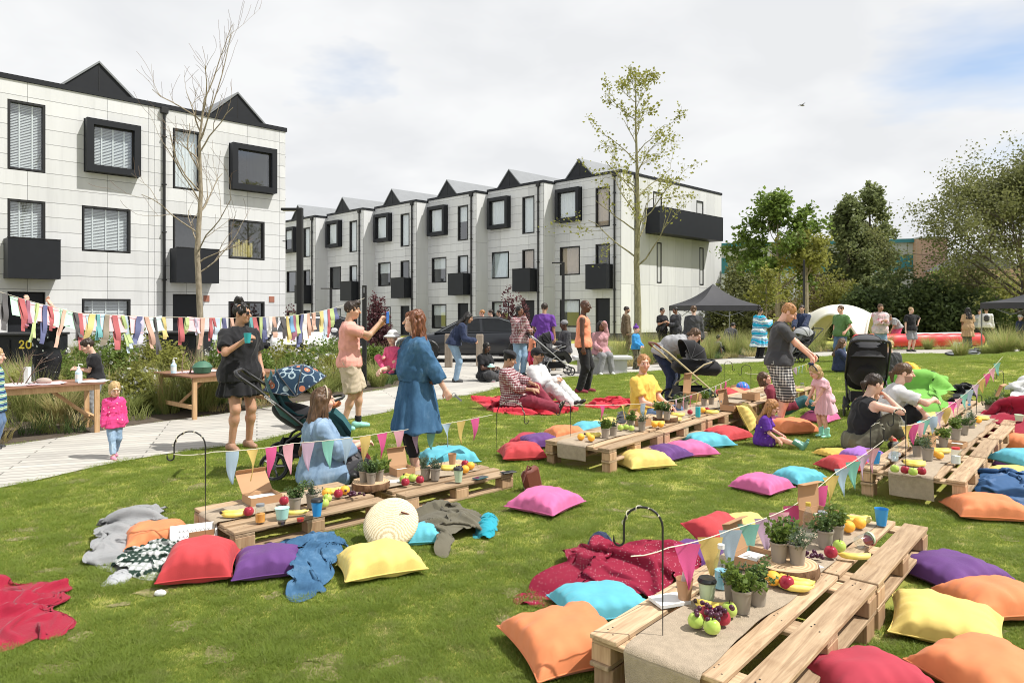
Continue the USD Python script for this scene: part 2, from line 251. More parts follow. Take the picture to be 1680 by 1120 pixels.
def window(T, o, style='flat', cover=None, rot=None, seed=0):
    x0, z0, x1, z1 = o; R = rot or (lambda m: m); fr = 0.055
    def ring(x0, z0, x1, z1, w, ya, yb): return extr(sbox(x0, z0, x1, z1).difference(sbox(x0 + w, z0 + w, x1 - w, z1 - w)), ya, yb)
    if style == 'bay':
        w = part(T, 'bay_window', R(ring(x0, z0, x1, z1, 0.20, -0.36, 0.10)), 'anthracite'); q = (x0 + .2, z0 + .2, x1 - .2, z1 - .2); yf = -0.22
    else:
        w = part(T, 'window', R(ring(x0, z0, x1, z1, fr, -0.045, 0.20)), 'black_metal'); q = (x0 + fr, z0 + fr, x1 - fr, z1 - fr); yf = 0.03
    if style == 'bay': part(w, 'frame', R(ring(*q, 0.05, yf, yf + .06)), 'black_metal'); q = (q[0] + .05, q[1] + .05, q[2] - .05, q[3] - .05)
    if style == 'bay' or style == 'flat': part(w, 'pane', R(([(q[0], yf + .02, q[1]), (q[2], yf + .02, q[1]), (q[2], yf + .02, q[3]), (q[0], yf + .02, q[3])], [(0, 1, 2), (0, 2, 3)])), 'glass')
    if style == 'tilt':   # sash swung out at the foot
        m = cat([ring(q[0], q[1], q[2], q[3], 0.06, yf - .02, yf + .03), bbox((q[0] + .05, yf, q[1] + .05), (q[2] - .05, yf + .012, q[3] - .05))])
        v = m[0].copy(); dz = q[3] - v[:, 2]; v[:, 1] -= dz * 0.14; part(w, 'pane', R((v, m[1])), 'pane_tilt')
    yb = yf + 0.10; cw = q[2] - q[0]
    if cover == 'blind':
        zs = np.arange(q[1] + .02, q[3], 0.05); part(w, 'blind', R([box(((q[0] + q[2]) / 2, yb, z), (cw - .03, 0.038, 0.004), rx=50) for z in zs]), 'blind_white', kind='stuff')
        part(w, 'blind_tape', R([bbox((q[0] + cw * f - .02, yb - .03, q[1]), (q[0] + cw * f + .02, yb - .026, q[3])) for f in ((.2, .5, .8) if cw > 1 else (.3, .7))]), 'blind_white', kind='stuff')
    elif cover in ('curtain_tan', 'blind_white', 'half'):
        zb = q[1] if cover != 'half' else q[1] + 0.55 * (q[3] - q[1]); n = 24
        xs = np.linspace(q[0], q[2], n); ys = yb + 0.012 * np.sin(np.arange(n) * 1.9 + seed)
        v = np.vstack([np.column_stack([xs, ys, np.full(n, zb)]), np.column_stack([xs, ys, np.full(n, q[3])])]); f = grid(2, n)
        part(w, 'curtain', R((v, f)), 'blind_white' if cover == 'half' else cover)
    return w
_mats['pane_tilt'] = _mats['glass']
def balcony(T, x0, x1, z0, z1, d, rot=None, name='balcony'):
    R = rot or (lambda m: m); t = 0.04
    b = part(T, name, R([bbox((x0, -d, z0), (x1, -d + t, z1)), bbox((x0, -d + t + .001, z0), (x0 + t, -.035, z1)), bbox((x1 - t, -d + t + .001, z0), (x1, -.035, z1)), bbox((x0 + t, -d + t, z0 + .002), (x1 - t, -.035, z0 + .06))]), 'anthracite')
    part(b, 'rail_cap', R([bbox((x0 - .01, -d - .01, z1 + .001), (x1 + .01, -d + .05, z1 + .025))]), 'black_metal')
def downpipe(T, x, ztop, y=-0.10, rot=None, zbot=0.05):
    R = rot or (lambda m: m); b = part(T, 'downpipe', R(tube([(x, y, zbot), (x, y, ztop - .2)], 0.05, 8)), 'black_metal')
    part(b, 'hopper', R(cbox((x, y, ztop - .14), (0.24, 0.16, 0.22), .01)), 'black_metal')
    part(b, 'bracket', R([bbox((x - .07, y - .055, z), (x + .07, -.031, z + .04)) for z in np.arange(1.0, ztop - .5, 1.7)]), 'black_metal', kind='stuff')
def gable(T, xc, w, h, y0, L, z):
    tri = Polygon([(xc - w / 2, z), (xc + w / 2, z), (xc, z + h)])
    b = part(T, 'roof_gable', extr(tri, y0, y0 + 0.08), 'anthracite'); part(b, 'seam', bbox((xc - .012, y0 - .012, z), (xc + .012, y0 - .001, z + h - .1)), 'black_metal')
    part(T, 'roof_slope', [extr(Polygon([(xc + s * (w / 2 + .05), z - .02), (xc, z + h + .04), (xc, z + h - .03), (xc + s * (w / 2 - .04), z - .02)]), y0 - .05, y0 + L) for s in (-1, 1)], 'zinc')
def shell(T, poly, ops, depth, z1, w, back=True):
    hole = openings_union(ops) if ops else Polygon()
    part(T, 'wall', extr(poly.difference(hole), -0.004, 0.19), 'joint_dark')
    x0, x1 = poly.bounds[0], poly.bounds[2]
    part(T, 'roof', bbox((x0 + .01, .192, z1 - .35), (x1 - .01, depth, z1 - .12)), 'zinc')
    part(T, 'rear_wall', [bbox((x0, .192, 0), (x0 + .2, depth, z1 - .36)), bbox((x1 - .2, .192, 0), (x1, depth, z1 - .36)), bbox((x0 + .201, depth - .2, 0), (x1 - .201, depth, z1 - .36))], 'panel_grey')
    part(T, 'interior', [bbox((x0 + .21, 3.0, 0.1), (x1 - .21, 3.05, z1 - .4))] + [bbox((x0 + .21, .21, z), (x1 - .21, 3.0, z + .2)) for z in (2.75, 5.65)], 'room_dark')
# -- building 1
O1 = np.array([-9.19, 28.4]); C45 = math.sqrt(.5)
def f1(px, py):
    k = (px - 840) / FOC; s = (O1[0] - O1[1] * k) / (C45 * (1 - k)); Y = O1[1] - C45 * s
    return 14.0 - s, EYE + (HZ - py) / FOC * Y
def r1(a, b, c, d):
    xa, zt = f1(a, b); xb, _ = f1(c, b); xc, zb = f1(a, d); return (xa, zb, xb, zt)
T = thing('terraced_house', 'white panelled three storey block at left with boxed black windows and dark downpipe', 'building', (O1[0] - 14 * C45, O1[1] - 14 * C45, 0), 45)
W1, H1 = 14.0, 9.0
bays1 = [r1(138, 183, 226, 266), r1(376, 222, 448, 294)]
bays1[0] = (bays1[0][0], 6.25, bays1[0][2], 8.0); bays1[1] = (bays1[1][0], 6.25, bays1[1][2], 8.0)
x0 = [f1(p, 300)[0] for p in (13, 73, 135, 213, 284, 328, 375, 433, 268, 248)]
wins1 = [((x0[0], 6.05, x0[1], 8.2), 'flat', 'blind'), ((x0[4], 6.05, x0[5], 8.2), 'flat', 'blind_white'),
         ((x0[0], 3.1, x0[1], 5.1), 'flat', 'blind'), ((x0[2], 3.62, x0[3], 5.1), 'flat', 'blind'), ((x0[4], 3.1, x0[5], 5.1), 'flat', None), ((x0[6], 3.62, x0[7], 5.1), 'flat', None),
         ((x0[2], .55, x0[3], 2.0), 'flat', 'blind'), ((x0[6], .55, x0[7], 1.95), 'flat', None)]
doors1 = [(x0[0], 0.15, x0[1], 2.2), (x0[4], 0.15, x0[5], 2.2)]
ops1 = [w[0] for w in wins1] + [(b[0] + .1, b[1] + .1, b[2] - .1, b[3] - .1) for b in bays1] + doors1
pol = sbox(0, 0, W1, H1 - .16)
shell(T, pol, ops1, 10.0, H1, W1)
jx = sorted([0, 2.2, f1(45, 300)[0], f1(176, 300)[0], x0[9] - .1, x0[9] + .1, f1(305, 300)[0], f1(405, 300)[0], f1(458, 300)[0], W1])
skin_panels(T, sbox(0, .42, W1, H1 - .16), ops1 + [b for b in bays1], list(np.arange(0.42, 8.6, .468)) + [H1 - .16], jx, mats=('panel_white', 'panel_pale', 'panel_white', 'panel_white', 'panel_pale'))
part(T, 'plinth', bbox((0, -.035, 0), (W1, -.005, .41)), 'plinth_grey')
part(T, 'coping', [bbox((-.02, -.07, H1 - .158), (W1 + .05, .3, H1)), bbox((W1 - .25, .301, H1 - .158), (W1 + .05, 10, H1))], 'anthracite')
for i, (o, st, cv) in enumerate(wins1): window(T, o, st, cv, seed=i)
window(T, bays1[0], 'bay', 'blind'); window(T, bays1[1], 'bay', None)
for d in doors1:
    b = part(T, 'door', bbox((d[0] + .02, .08, d[1]), (d[2] - .02, .14, d[3] - .02)), 'anthracite'); part(b, 'handle', tube([(d[2] - .12, .02, 1.0), (d[2] - .12, .02, 1.3)], .015), 'zinc')
balcony(T, x0[0] - .12, x0[1] + .3, 2.62, 3.85, .7); balcony(T, x0[4] - .12, x0[5] + .42, 2.62, 3.85, .7)
downpipe(T, x0[8], H1 - .1); downpipe(T, W1 - .06, H1 - .1, y=.3)
xa = f1(168, 130)[0]; xb = f1(397, 180)[0]
gable(T, xa + .0, 2.7, 1.22, .40, 4.5, H1 - .1); gable(T, xb, 2.7, 1.22, .40, 4.5, H1 - .1)
for p in (338, 445):
    xv = f1(p, 495)[0]; part(T, 'vent', bbox((xv - .11, -.05, 1.95), (xv + .11, -.033, 2.18)), ((0.30, 0.12, 0.08),))
xw = x0[6]; part(T, 'books', [bbox((xw + .25 + .1 * i, .2, 3.72), (xw + .33 + .1 * i, .4, 3.72 + .45 + .1 * (i % 3))) for i in range(8)], ((0.45, 0.36, 0.12),), kind='stuff')
sd_ = [bbox((W1 + .004, .2, .42 + i * .468 + .006), (W1 + .03, 9.9, .42 + (i + 1) * .468 - .006)) for i in range(17)]
for m in sd_: part(T, 'panel', m, 'panel_white')
# -- terrace of six stepped houses
w2, s2 = 4.6, 0.95; C = np.array([5.70, 36.75]); dz2 = [0, -.08, -.22, -.36, -.5, -.66]
nm2 = ['nearest stepped house of the white terrace, with the balconied end wall', 'second stepped terrace house from the end wall, behind the plum tree', 'third stepped terrace house from the end wall, above the dark car',
       'fourth stepped terrace house from the end wall, above the bending jeans woman', 'fifth stepped terrace house from the end wall, behind the post that carries the ribbons', 'farthest stepped terrace house, beside the left block']
cov2 = [('blind_white', 'curtain_tan', 'curtain_tan', None), ('blind_white', 'blind_white', 'blind_white', 'curtain_tan'), ('blind_white', 'half', 'half', 'half'), ('blind_white', 'blind_white', 'half', None), ('blind_white', 'blind_white', None, 'half'), ('half', 'blind_white', None, None)]
def cornerpost(T, x0, x1, z1): pass
for h in range(6):
    org = C - w2 * np.array([C45, -C45]); z1 = 9.0
    T = thing('terraced_house', nm2[h], 'house', (org[0], org[1], dz2[h]), -45, group='stepped terrace of white houses')
    bay = (.30, 6.55, 2.0, 8.4); wins = [((2.97, 6.1, 3.9, 8.2), 'flat', cov2[h][1]), ((.42, 3.6, 1.85, 5.16), 'tilt' if h == 1 else 'flat', cov2[h][2]), ((2.97, 3.05, 3.9, 5.16), 'flat', cov2[h][3]), ((.42, .7, 1.85, 2.2), 'flat', 'half')]
    door = (2.97, .1, 3.9, 2.25); ops = [w[0] for w in wins] + [(bay[0] + .1, bay[1] + .1, bay[2] - .1, bay[3] - .1), door]
    pol = sbox(0, 0, w2, z1 - .14); shell(T, pol, ops, 9.6, z1, w2)
    rows = [.4] + list(np.arange(.86, 8.7, .46)) + [z1 - .14]
    skin_panels(T, sbox(0, .4, w2, z1 - .14), ops + [bay], rows, [0, 1.15, 3.45, 4.18, w2], mats=('panel_grey', 'panel_white', 'panel_grey', 'panel_pale'))
    Rr = lambda m: (lambda q: (np.column_stack([w2 - q[0][:, 1], q[0][:, 0], q[0][:, 2]]), q[1]))(cat(m) if isinstance(m, list) else meshkit.arrays(m))
    part(T, 'plinth', bbox((0, -.035, 0), (w2, -.006, .39)), 'plinth_grey')
    part(T, 'coping', [bbox((-.01, -.07, z1 - .138), (w2 + .06, .3, z1)), bbox((w2 - .2, .301, z1 - .138), (w2 + .06, 9.6 if h == 0 else 1.4, z1))], 'anthracite')
    window(T, bay, 'bay', cov2[h][0])
    for i, (o, st, cv) in enumerate(wins): window(T, o, st, cv, seed=i + h)
    part(T, 'door', bbox((door[0] + .02, .08, door[1]), (door[2] - .02, .14, door[3] - .02)), 'anthracite')
    balcony(T, 2.72, 4.12, 2.75, 4.05, .62); downpipe(T, 4.26, z1 - .08, y=-.1)
    gable(T, 1.55, 2.3, 1.16, .30, 6.0, z1 - .1)
    if h:   # the return wall that steps back to the next house
        skin_panels(T, sbox(0, .4, 1.2, z1 - .14), [], [.4, 3.0, 5.9, z1 - .14], [0.0, 1.2], mats=('panel_pale',), rot=Rr)
    else:   # the end wall
        ew = 10.6
        def kx(px): 
            k = (px - 840) / FOC; return (C[1] * k - C[0]) / (C45 * (1 - k))
        so = [(kx(1071), 6.6, kx(1085), 8.2), (kx(1142), 6.6, kx(1153), 8.2), (kx(1077), 3.15, kx(1084.5), 5.4), (kx(1147), 3.15, kx(1153.5), 5.4)]
        part(T, 'side_wall', Rr(extr(sbox(.2, 0, ew, z1 - .14).difference(openings_union(so)), -.004, .19)), 'joint_dark')
        skin_panels(T, sbox(0, .4, ew, z1 - .14), so, [.4, 3.0, z1 - .14], list(np.arange(0, ew, .88)) + [ew], mats=('panel_pale', 'panel_white'), rot=Rr)
        for o in so: window(T, o, 'flat', None, rot=Rr)
        balcony(T, kx(1058), kx(1163), 5.8, 7.2, .95, rot=Rr, name='long_balcony'); downpipe(T, 1.25, z1 - .08, rot=Rr)
        part(T, 'coping', Rr(bbox((9.6, -.06, z1 - .138), (ew + .05, .2, z1))), 'anthracite')
        part(T, 'rear_block', bbox((w2 - 9, 9.61, 0), (w2 - .2, ew, z1 - .36)), 'panel_grey')
    C = C + w2 * np.array([-C45, C45]) + s2 * np.array([-C45, -C45])
# ---------------------------------------------------------------- vegetation
def leaves(c, size, rng, squash=1.0, up=0.3):
    """one small pointed leaf (two triangles folded on the midrib) at each centre"""
    n = len(c); d = rng.normal(size=(n, 3)); d[:, 2] = d[:, 2] * 0.6 + up; d /= np.linalg.norm(d, axis=1, keepdims=True)
    e = np.cross(d, rng.normal(size=(n, 3))); e /= np.linalg.norm(e, axis=1, keepdims=True) + 1e-9; nn = np.cross(d, e)
    L = (size * rng.uniform(0.6, 1.3, n))[:, None]; W = L * 0.36 * squash
    v = np.stack([c, c + d * L * .5 + e * W + nn * L * .1, c + d * L, c + d * L * .5 - e * W + nn * L * .1], 1).reshape(-1, 3)
    k = np.arange(n)[:, None] * 4; return v, np.vstack([k + [0, 1, 2], k + [0, 2, 3]])
def blades(n, R, h, w, rng, lean=0.5, droop=0.5, seg=3):
    a = rng.uniform(0, 2 * pi, n); r0 = R * np.sqrt(rng.random(n)); base = np.column_stack([r0 * np.cos(a), r0 * np.sin(a), np.zeros(n)])
    b = a + rng.normal(0, 0.7, n); out = np.column_stack([np.cos(b), np.sin(b), np.zeros(n)]); side = np.column_stack([-np.sin(b), np.cos(b), np.zeros(n)])
    H = h * rng.uniform(0.55, 1.15, n); ln = lean * rng.uniform(0.2, 1.2, n); dr = droop * rng.uniform(0.3, 1.2, n); V = []
    for i in range(seg + 1):
        t = i / seg; p = base + out * (H * (ln * t + dr * t * t))[:, None] * 0.8 + np.column_stack([np.zeros((n, 2)), H * (t - 0.42 * dr * t * t)])
        wd = (w * (1 - t) ** 0.7)
        V += [p - side * wd / 2, p + side * wd / 2] if i < seg else [p]
    v = np.stack(V, 1); m = v.shape[1]; k = np.arange(n)[:, None] * m; F = []
    for i in range(seg - 1): F += [k + [2 * i, 2 * i + 1, 2 * i + 3], k + [2 * i, 2 * i + 3, 2 * i + 2]]
    F.append(k + [2 * seg - 2, 2 * seg - 1, 2 * seg]); return v.reshape(-1, 3), np.vstack(F)
def grow(p, d, L, r, depth, rng, out, tips, nch=(2, 4), spread=0.6, up=0.12, curl=0.16, ratio=0.68, start=0.35, segs=6, keep=0.75):
    pts, rs = [p], [r]; d = d / np.linalg.norm(d)
    for i in range(segs):
        d = d + rng.normal(0, curl, 3) + [0, 0, up * 0.4]; d /= np.linalg.norm(d); p = p + d * L / segs; pts.append(p); rs.append(r * (1 - 0.62 * (i + 1) / segs))
    out.append((np.array(pts), np.array(rs), depth))
    if depth == 0: tips += pts[1:]; return
    n = rng.integers(nch[0], nch[1] + 1)
    for k in range(n):
        t = start + (1 - start) * (k + rng.random()) / n; i = min(int(t * segs), segs - 1); q = pts[i] + (pts[i + 1] - pts[i]) * (t * segs - i)
        a = np.cross(d, rng.normal(size=3)); a /= np.linalg.norm(a); nd = d * (1 - spread * .5) + a * spread * rng.uniform(.7, 1.3) + [0, 0, up]
        grow(q, nd, L * ratio * rng.uniform(0.7, 1.15), rs[i] * keep * .75, depth - 1, rng, out, tips, nch, spread, up, curl, ratio, 0.2, max(3, segs - 1), keep)
    if depth == 1: tips += pts[2:]
def barkmat(nm, c0, c1):
    custom(nm, {'tc': ('texture_coordinate', {}), 'mp': ('mapping', {'scale': (9, 9, 2.5)}), 'n': ('noise_texture', {'scale': 2.5, 'detail': 6.0, 'roughness': 0.7}), 'r': ('rgb_ramp', {'ramp': [(0.3, c0), (0.7, c1)]}),
        'b': ('bump', {'strength': 0.6, 'distance': 0.02}), 'p': ('principled_bsdf', {'roughness': 0.9, 'specular_ior_level': 0.1})},
        [('tc.object', 'mp.vector'), ('mp.vector', 'n.vector'), ('n.fac', 'r.fac'), ('r.color', 'p.base_color'), ('n.fac', 'b.height'), ('b.normal', 'p.normal')])
barkmat('bark_pale', (0.16, 0.13, 0.09), (0.38, 0.33, 0.25)); barkmat('bark_olive', (0.12, 0.11, 0.06), (0.33, 0.31, 0.18)); barkmat('bark_dark', (0.07, 0.058, 0.045), (0.18, 0.15, 0.12)); barkmat('twig_brown', (0.13, 0.085, 0.065), (0.26, 0.19, 0.15))
leafmat('leaf_fresh', (0.24, 0.25, 0.055), (0.45, 0.43, 0.14), 0.5); leafmat('leaf_green', (0.13, 0.20, 0.04), (0.31, 0.38, 0.10), 0.5); leafmat('leaf_dark', (0.075, 0.11, 0.042), (0.24, 0.29, 0.11), 0.5)
leafmat('leaf_olive', (0.15, 0.165, 0.06), (0.33, 0.33, 0.13), 0.5); leafmat('leaf_brown', (0.20, 0.16, 0.085), (0.38, 0.33, 0.17), 0.5); leafmat('leaf_plum', (0.09, 0.035, 0.04), (0.25, 0.11, 0.11), 0.4); leafmat('leaf_conifer', (0.15, 0.185, 0.075), (0.38, 0.40, 0.16), 0.5)
leafmat('petal_white', (0.55, 0.55, 0.52), (0.8, 0.8, 0.78), 0.3); leafmat('grass_green', (0.26, 0.30, 0.09), (0.52, 0.53, 0.22), 0.55); leafmat('grass_straw', (0.42, 0.36, 0.15), (0.66, 0.58, 0.33), 0.5); leafmat('herb_green', (0.08, 0.14, 0.045), (0.26, 0.33, 0.12), 0.4); leafmat('herb_grey', (0.10, 0.14, 0.09), (0.26, 0.31, 0.2), 0.35); leafmat('petal_lilac', (0.2, 0.1, 0.3), (0.4, 0.25, 0.5), 0.3)
def tree(name, label, loc, trunk, limbs, tips, leaf, nleaf, lsize, jit, seed, bark, group=None, cat_='tree', twigs=None, sides=6):
    rng = np.random.default_rng(seed); T = thing(name, label, cat_, loc, group=group)
    part(T, 'trunk', tube(trunk[0], trunk[1], 10), bark, smooth=True)
    big = [(p, r) for p, r, d in limbs if d >= 1]; small = [(p, r) for p, r, d in limbs if d < 1]
    if big: part(T, 'limb', [tube(p, r, sides, False) for p, r in big], bark, smooth=True, kind='stuff')
    if small: part(T, 'twig', [tube(p, np.maximum(r, .004), 3, False) for p, r in small], twigs or bark, kind='stuff')
    if nleaf:
        tp = np.array(tips); c = tp[rng.integers(0, len(tp), nleaf)] + rng.normal(0, jit, (nleaf, 3)); part(T, 'crown', leaves(c, lsize, rng), leaf)
    return T
# bare young tree by the left block
rng = np.random.default_rng(11); out, tips = [], []
tr = np.array([[0, 0, 0], [.02, 0, 1.5], [-.05, 0, 3.0], [.04, 0, 4.4], [.0, 0, 5.6], [.12, 0, 6.6]]); trr = np.array([.082, .07, .062, .046, .03, .018])
for z in np.r_[np.linspace(2.5, 6.3, 17)]:
    i = np.interp(z, tr[:, 2], np.arange(6)); q = np.array([np.interp(z, tr[:, 2], tr[:, 0]), 0, z]); a = rng.uniform(0, 2 * pi)
    grow(q, np.array([cos(a), sin(a) * .8, .75 + (z - 2.5) * .12]), rng.uniform(1.0, 1.7) * (1.12 - .05 * (z - 2.5)), .020, 2, rng, out, tips, (2, 3), .55, .16, .13, .62, .25, 6)
grow(tr[-1], np.array([.35, 0, 1.0]), 2.0, .016, 2, rng, out, tips, (3, 4), .45, .25, .08, .6, .2, 7); grow(tr[-2], np.array([.45, 0, 1]), 2.7, .018, 1, rng, out, tips, (3, 4), .4, .3, .06, .5, .3, 8)
tree('bare_tree', 'slender leafless young tree with a pale trunk in front of the left block', (At(327, 600, 16.5)[0], 16.5, 0), (tr, trr), out, tips, None, 0, .05, .05, 1, 'bark_pale', twigs='twig_brown')
# young leafing tree before the end wall
rng = np.random.default_rng(23); out, tips = [], []
tr = np.array([[0, 0, 0], [.02, 0, 1.6], [-.03, 0, 3.1], [.02, 0, 4.6], [-.02, 0, 6.2], [-.06, 0, 7.6], [-.05, 0, 9.2]]); trr = np.array([.115, .10, .09, .07, .045, .028, .01])
for k, z in enumerate(np.linspace(3.0, 8.7, 22)):
    q = np.array([np.interp(z, tr[:, 2], tr[:, 0]), 0, z]); a = k * 2.4 + rng.normal(0, .3); R = 2.0 * (1 - ((z - 3.0) / 6.4) ** 1.3) + .35
    grow(q, np.array([cos(a), sin(a), .75]), R * rng.uniform(.75, 1.05), .034 * (1.15 - z / 11), 2, rng, out, tips, (2, 3), .5, .10, .12, .55, .3, 6)
tree('young_tree', 'tall young tree with sparse fresh yellow green leaves before the white end wall', (At(1046, 600, 22)[0], 22, 0), (tr, trr), out, tips, 'leaf_fresh', 2300, .10, .085, 2, 'bark_olive')
# mid distance trees, crowns grown from limbs
def crowntree(name, label, px, Y, ztop, zb, R, leaf, nleaf, ls, seed, bark='bark_dark', lean=0.0, ratio=.66, cone=0.0, group=None, depth=3, nl=10, jit=.22, base_r=.16, multi=1, spread=.6):
    rng = np.random.default_rng(seed); out, tips = [], []; X = (px - 840) / FOC * Y; hh = ztop
    tr = np.array([[0, 0, -.1], [lean * .3, 0, zb], [lean * .7, 0, (zb + hh) / 2], [lean, 0, hh * .9]]); trr = np.array([base_r, base_r * .8, base_r * .45, base_r * .12])
    for k in range(nl):
        u = (k + rng.random()) / nl; z = zb + (hh * .88 - zb) * u; a = k * 2.4 + rng.normal(0, .4); q = np.array([np.interp(z, tr[:, 2], tr[:, 0]), 0, z])
        rr = R * ((1 - u) ** .8 * 1.05 + .12 if cone else (1 - (1.25 * u - .35) ** 2) ** .5 if abs(1.25 * u - .35) < 1 else .35)
        grow(q, np.array([cos(a), sin(a), .2 if cone else .5 + u]), max(rr, .3) * .82, base_r * .4 * (1.1 - u), depth - 1, rng, out, tips, (2, 4), spread, .0 if cone else .10, .15, ratio, .3, 5)
    return tree(name, label, (X, Y, 0), (tr, trr), out, tips, leaf, nleaf, ls, jit, seed, bark, group, sides=5)
crowntree('broadleaf_tree', 'bright green young broadleaf tree with upright shoots behind the tent', 1276, 38, 7.3, 2.4, 2.4, 'leaf_green', 6500, .24, 31, 'bark_pale', nl=12, jit=.15)
crowntree('broadleaf_tree', 'small light green street tree beside the black lamp post', 1322, 37, 5.3, 2.9, 1.5, 'leaf_fresh', 3600, .2, 32, 'bark_pale', nl=8, jit=.15)
crowntree('broadleaf_tree', 'thin pale stemmed sapling with a few green leaves beside the gazebo', 1257, 33, 3.6, 1.0, .75, 'leaf_fresh', 900, .16, 33, 'bark_pale', nl=8, jit=.12, base_r=.05)
crowntree('conifer', 'tall ragged dark conifer with twin tops behind the tent', 1392, 47, 10.0, 1.0, 2.0, 'leaf_conifer', 13000, .26, 34, 'bark_dark', cone=1, nl=46, jit=.17, base_r=.2)
crowntree('conifer', 'shorter second conifer stem to the right of the tall ragged one', 1427, 48, 11.3, 1.0, 2.0, 'leaf_conifer', 13000, .26, 35, 'bark_dark', cone=1, nl=46, jit=.17, base_r=.2)
crowntree('spreading_tree', 'large domed tree with dark stems and thin olive leaves at the right edge', 1690, 40, 6.9, .9, 5.6, 'leaf_olive', 56000, .15, 36, 'bark_dark', lean=-.6, nl=24, jit=.30, base_r=.26, depth=4, spread=.65, ratio=.7)
def bush(name, label, px, Y, w, h, leaf, n, ls, seed, group=None, z0=0.0, stems=True, dk=0.55, cat_='shrub', flower=None):
    rng = np.random.default_rng(seed); X = (px - 840) / FOC * Y; T = thing(name, label, cat_, (X, Y, z0), group=group)
    nb = 22; c = rng.normal(size=(nb, 3)); c /= np.linalg.norm(c, axis=1, keepdims=True); c[:, 2] = np.abs(c[:, 2]); c *= rng.uniform(.45, .82, nb)[:, None]
    rad_ = rng.uniform(.22, .42, nb); k = rng.integers(0, nb, n); d = rng.normal(size=(n, 3)); d /= np.linalg.norm(d, axis=1, keepdims=True)
    p = c[k] + d * (rad_[k] * rng.uniform(.5, 1.08, n) ** .5)[:, None]; p = p * [w / 2, w / 2 * .8, h * .92]; p = p[p[:, 2] > 0.02]
    part(T, 'foliage', leaves(p, ls, rng), leaf)
    if flower:
        q = c[rng.integers(0, nb, flower[1])] ; e = rng.normal(size=q.shape); e /= np.linalg.norm(e, axis=1, keepdims=True); q = (q + e * .36) * [w / 2, w / 2 * .8, h * .92]; q = q[(q[:, 2] > .15 * h)]
        part(T, 'blossom', leaves(np.repeat(q, 5, 0) + rng.normal(0, .02, (len(q) * 5, 3)), flower[2], rng, 1.6), flower[0])
    if stems:
        S = []
        for i in range(9):
            e = c[i] * [w / 2, w / 2 * .8, h * .9]; S.append(tube([(rng.normal(0, .06) * w, rng.normal(0, .05) * w, -.02), e * .5 + rng.normal(0, .04 * w, 3) * [1, 1, 0], e], [.02 * h ** .7, .014 * h ** .7, .005], 4))
        part(T, 'stem', S, 'bark_dark', kind='stuff')
    return T
bg = [('dense ivy green shrub against the end of the terrace wall', 1215, 43, 5.4, 6.3, 'leaf_olive', 10000, .2), ('tall mixed olive shrub behind the bright young tree', 1262, 45, 5.4, 6.0, 'leaf_fresh', 8000, .2),
      ('brownish budding thicket behind the black lamp post', 1338, 46, 5.6, 5.8, 'leaf_brown', 8000, .16), ('pale olive thicket to the left of the conifer', 1372, 44, 4.6, 4.8, 'leaf_fresh', 6500, .16),
      ('dark evergreen bush under the conifer', 1425, 42, 4.6, 3.9, 'leaf_dark', 7500, .22), ('broad dark evergreen bush right of the conifer', 1490, 41, 5.6, 4.6, 'leaf_dark', 9500, .22),
      ('dark bush behind the boy in shorts', 1540, 40, 4.8, 3.9, 'leaf_dark', 7500, .22), ('dark hedge bush behind the woman in the tan coat', 1592, 39, 4.2, 2.9, 'leaf_dark', 6500, .2), ('yellow green bush beneath the large domed tree', 1625, 41, 2.8, 3.3, 'leaf_green', 4500, .18),
      ('low dark bush behind the right gazebo', 1665, 43, 5.0, 2.6, 'leaf_dark', 6000, .2), ('low dark bush behind the domed white tent', 1385, 38, 4.0, 2.0, 'leaf_dark', 4500, .2), ('low brown bush between tent and gazebo', 1300, 39, 4.0, 2.2, 'leaf_brown', 4500, .18), ('mid green bush rising above the brick end block', 1545, 50, 5.0, 5.6, 'leaf_green', 6000, .2), ('soft green bush behind the dark hedge at the right', 1600, 48, 6.0, 5.4, 'leaf_olive', 7000, .2), ('pale green bush filling the gap beside the right gazebo', 1650, 46, 5.0, 4.2, 'leaf_fresh', 5500, .18), ('low olive bush behind the dark gazebo', 1235, 40, 4.0, 2.6, 'leaf_olive', 4500, .2)]
for i, (lb, px, Y, w, h, lf, n, ls) in enumerate(bg): bush('shrub', lb, px, Y, w, h, lf, n, ls, 50 + i, group='shrubs along the far edge of the park')
# plum trees on the street
for i, (px, Y, h, w, lb) in enumerate([(622, 24.5, 2.4, 1.25, 'purple leaved plum bush behind the post that carries the ribbons'), (846, 25, 2.75, 1.35, 'purple leaved plum tree behind the dark car'), (475, 27, 2.0, .7, 'small purple leaved plum at the corner of the left block')]):
    bush('plum_tree', lb, px, Y, w, h, 'leaf_plum', 3600 if i < 2 else 1200, .10, 80 + i, 'purple plum trees on the street', cat_='tree')
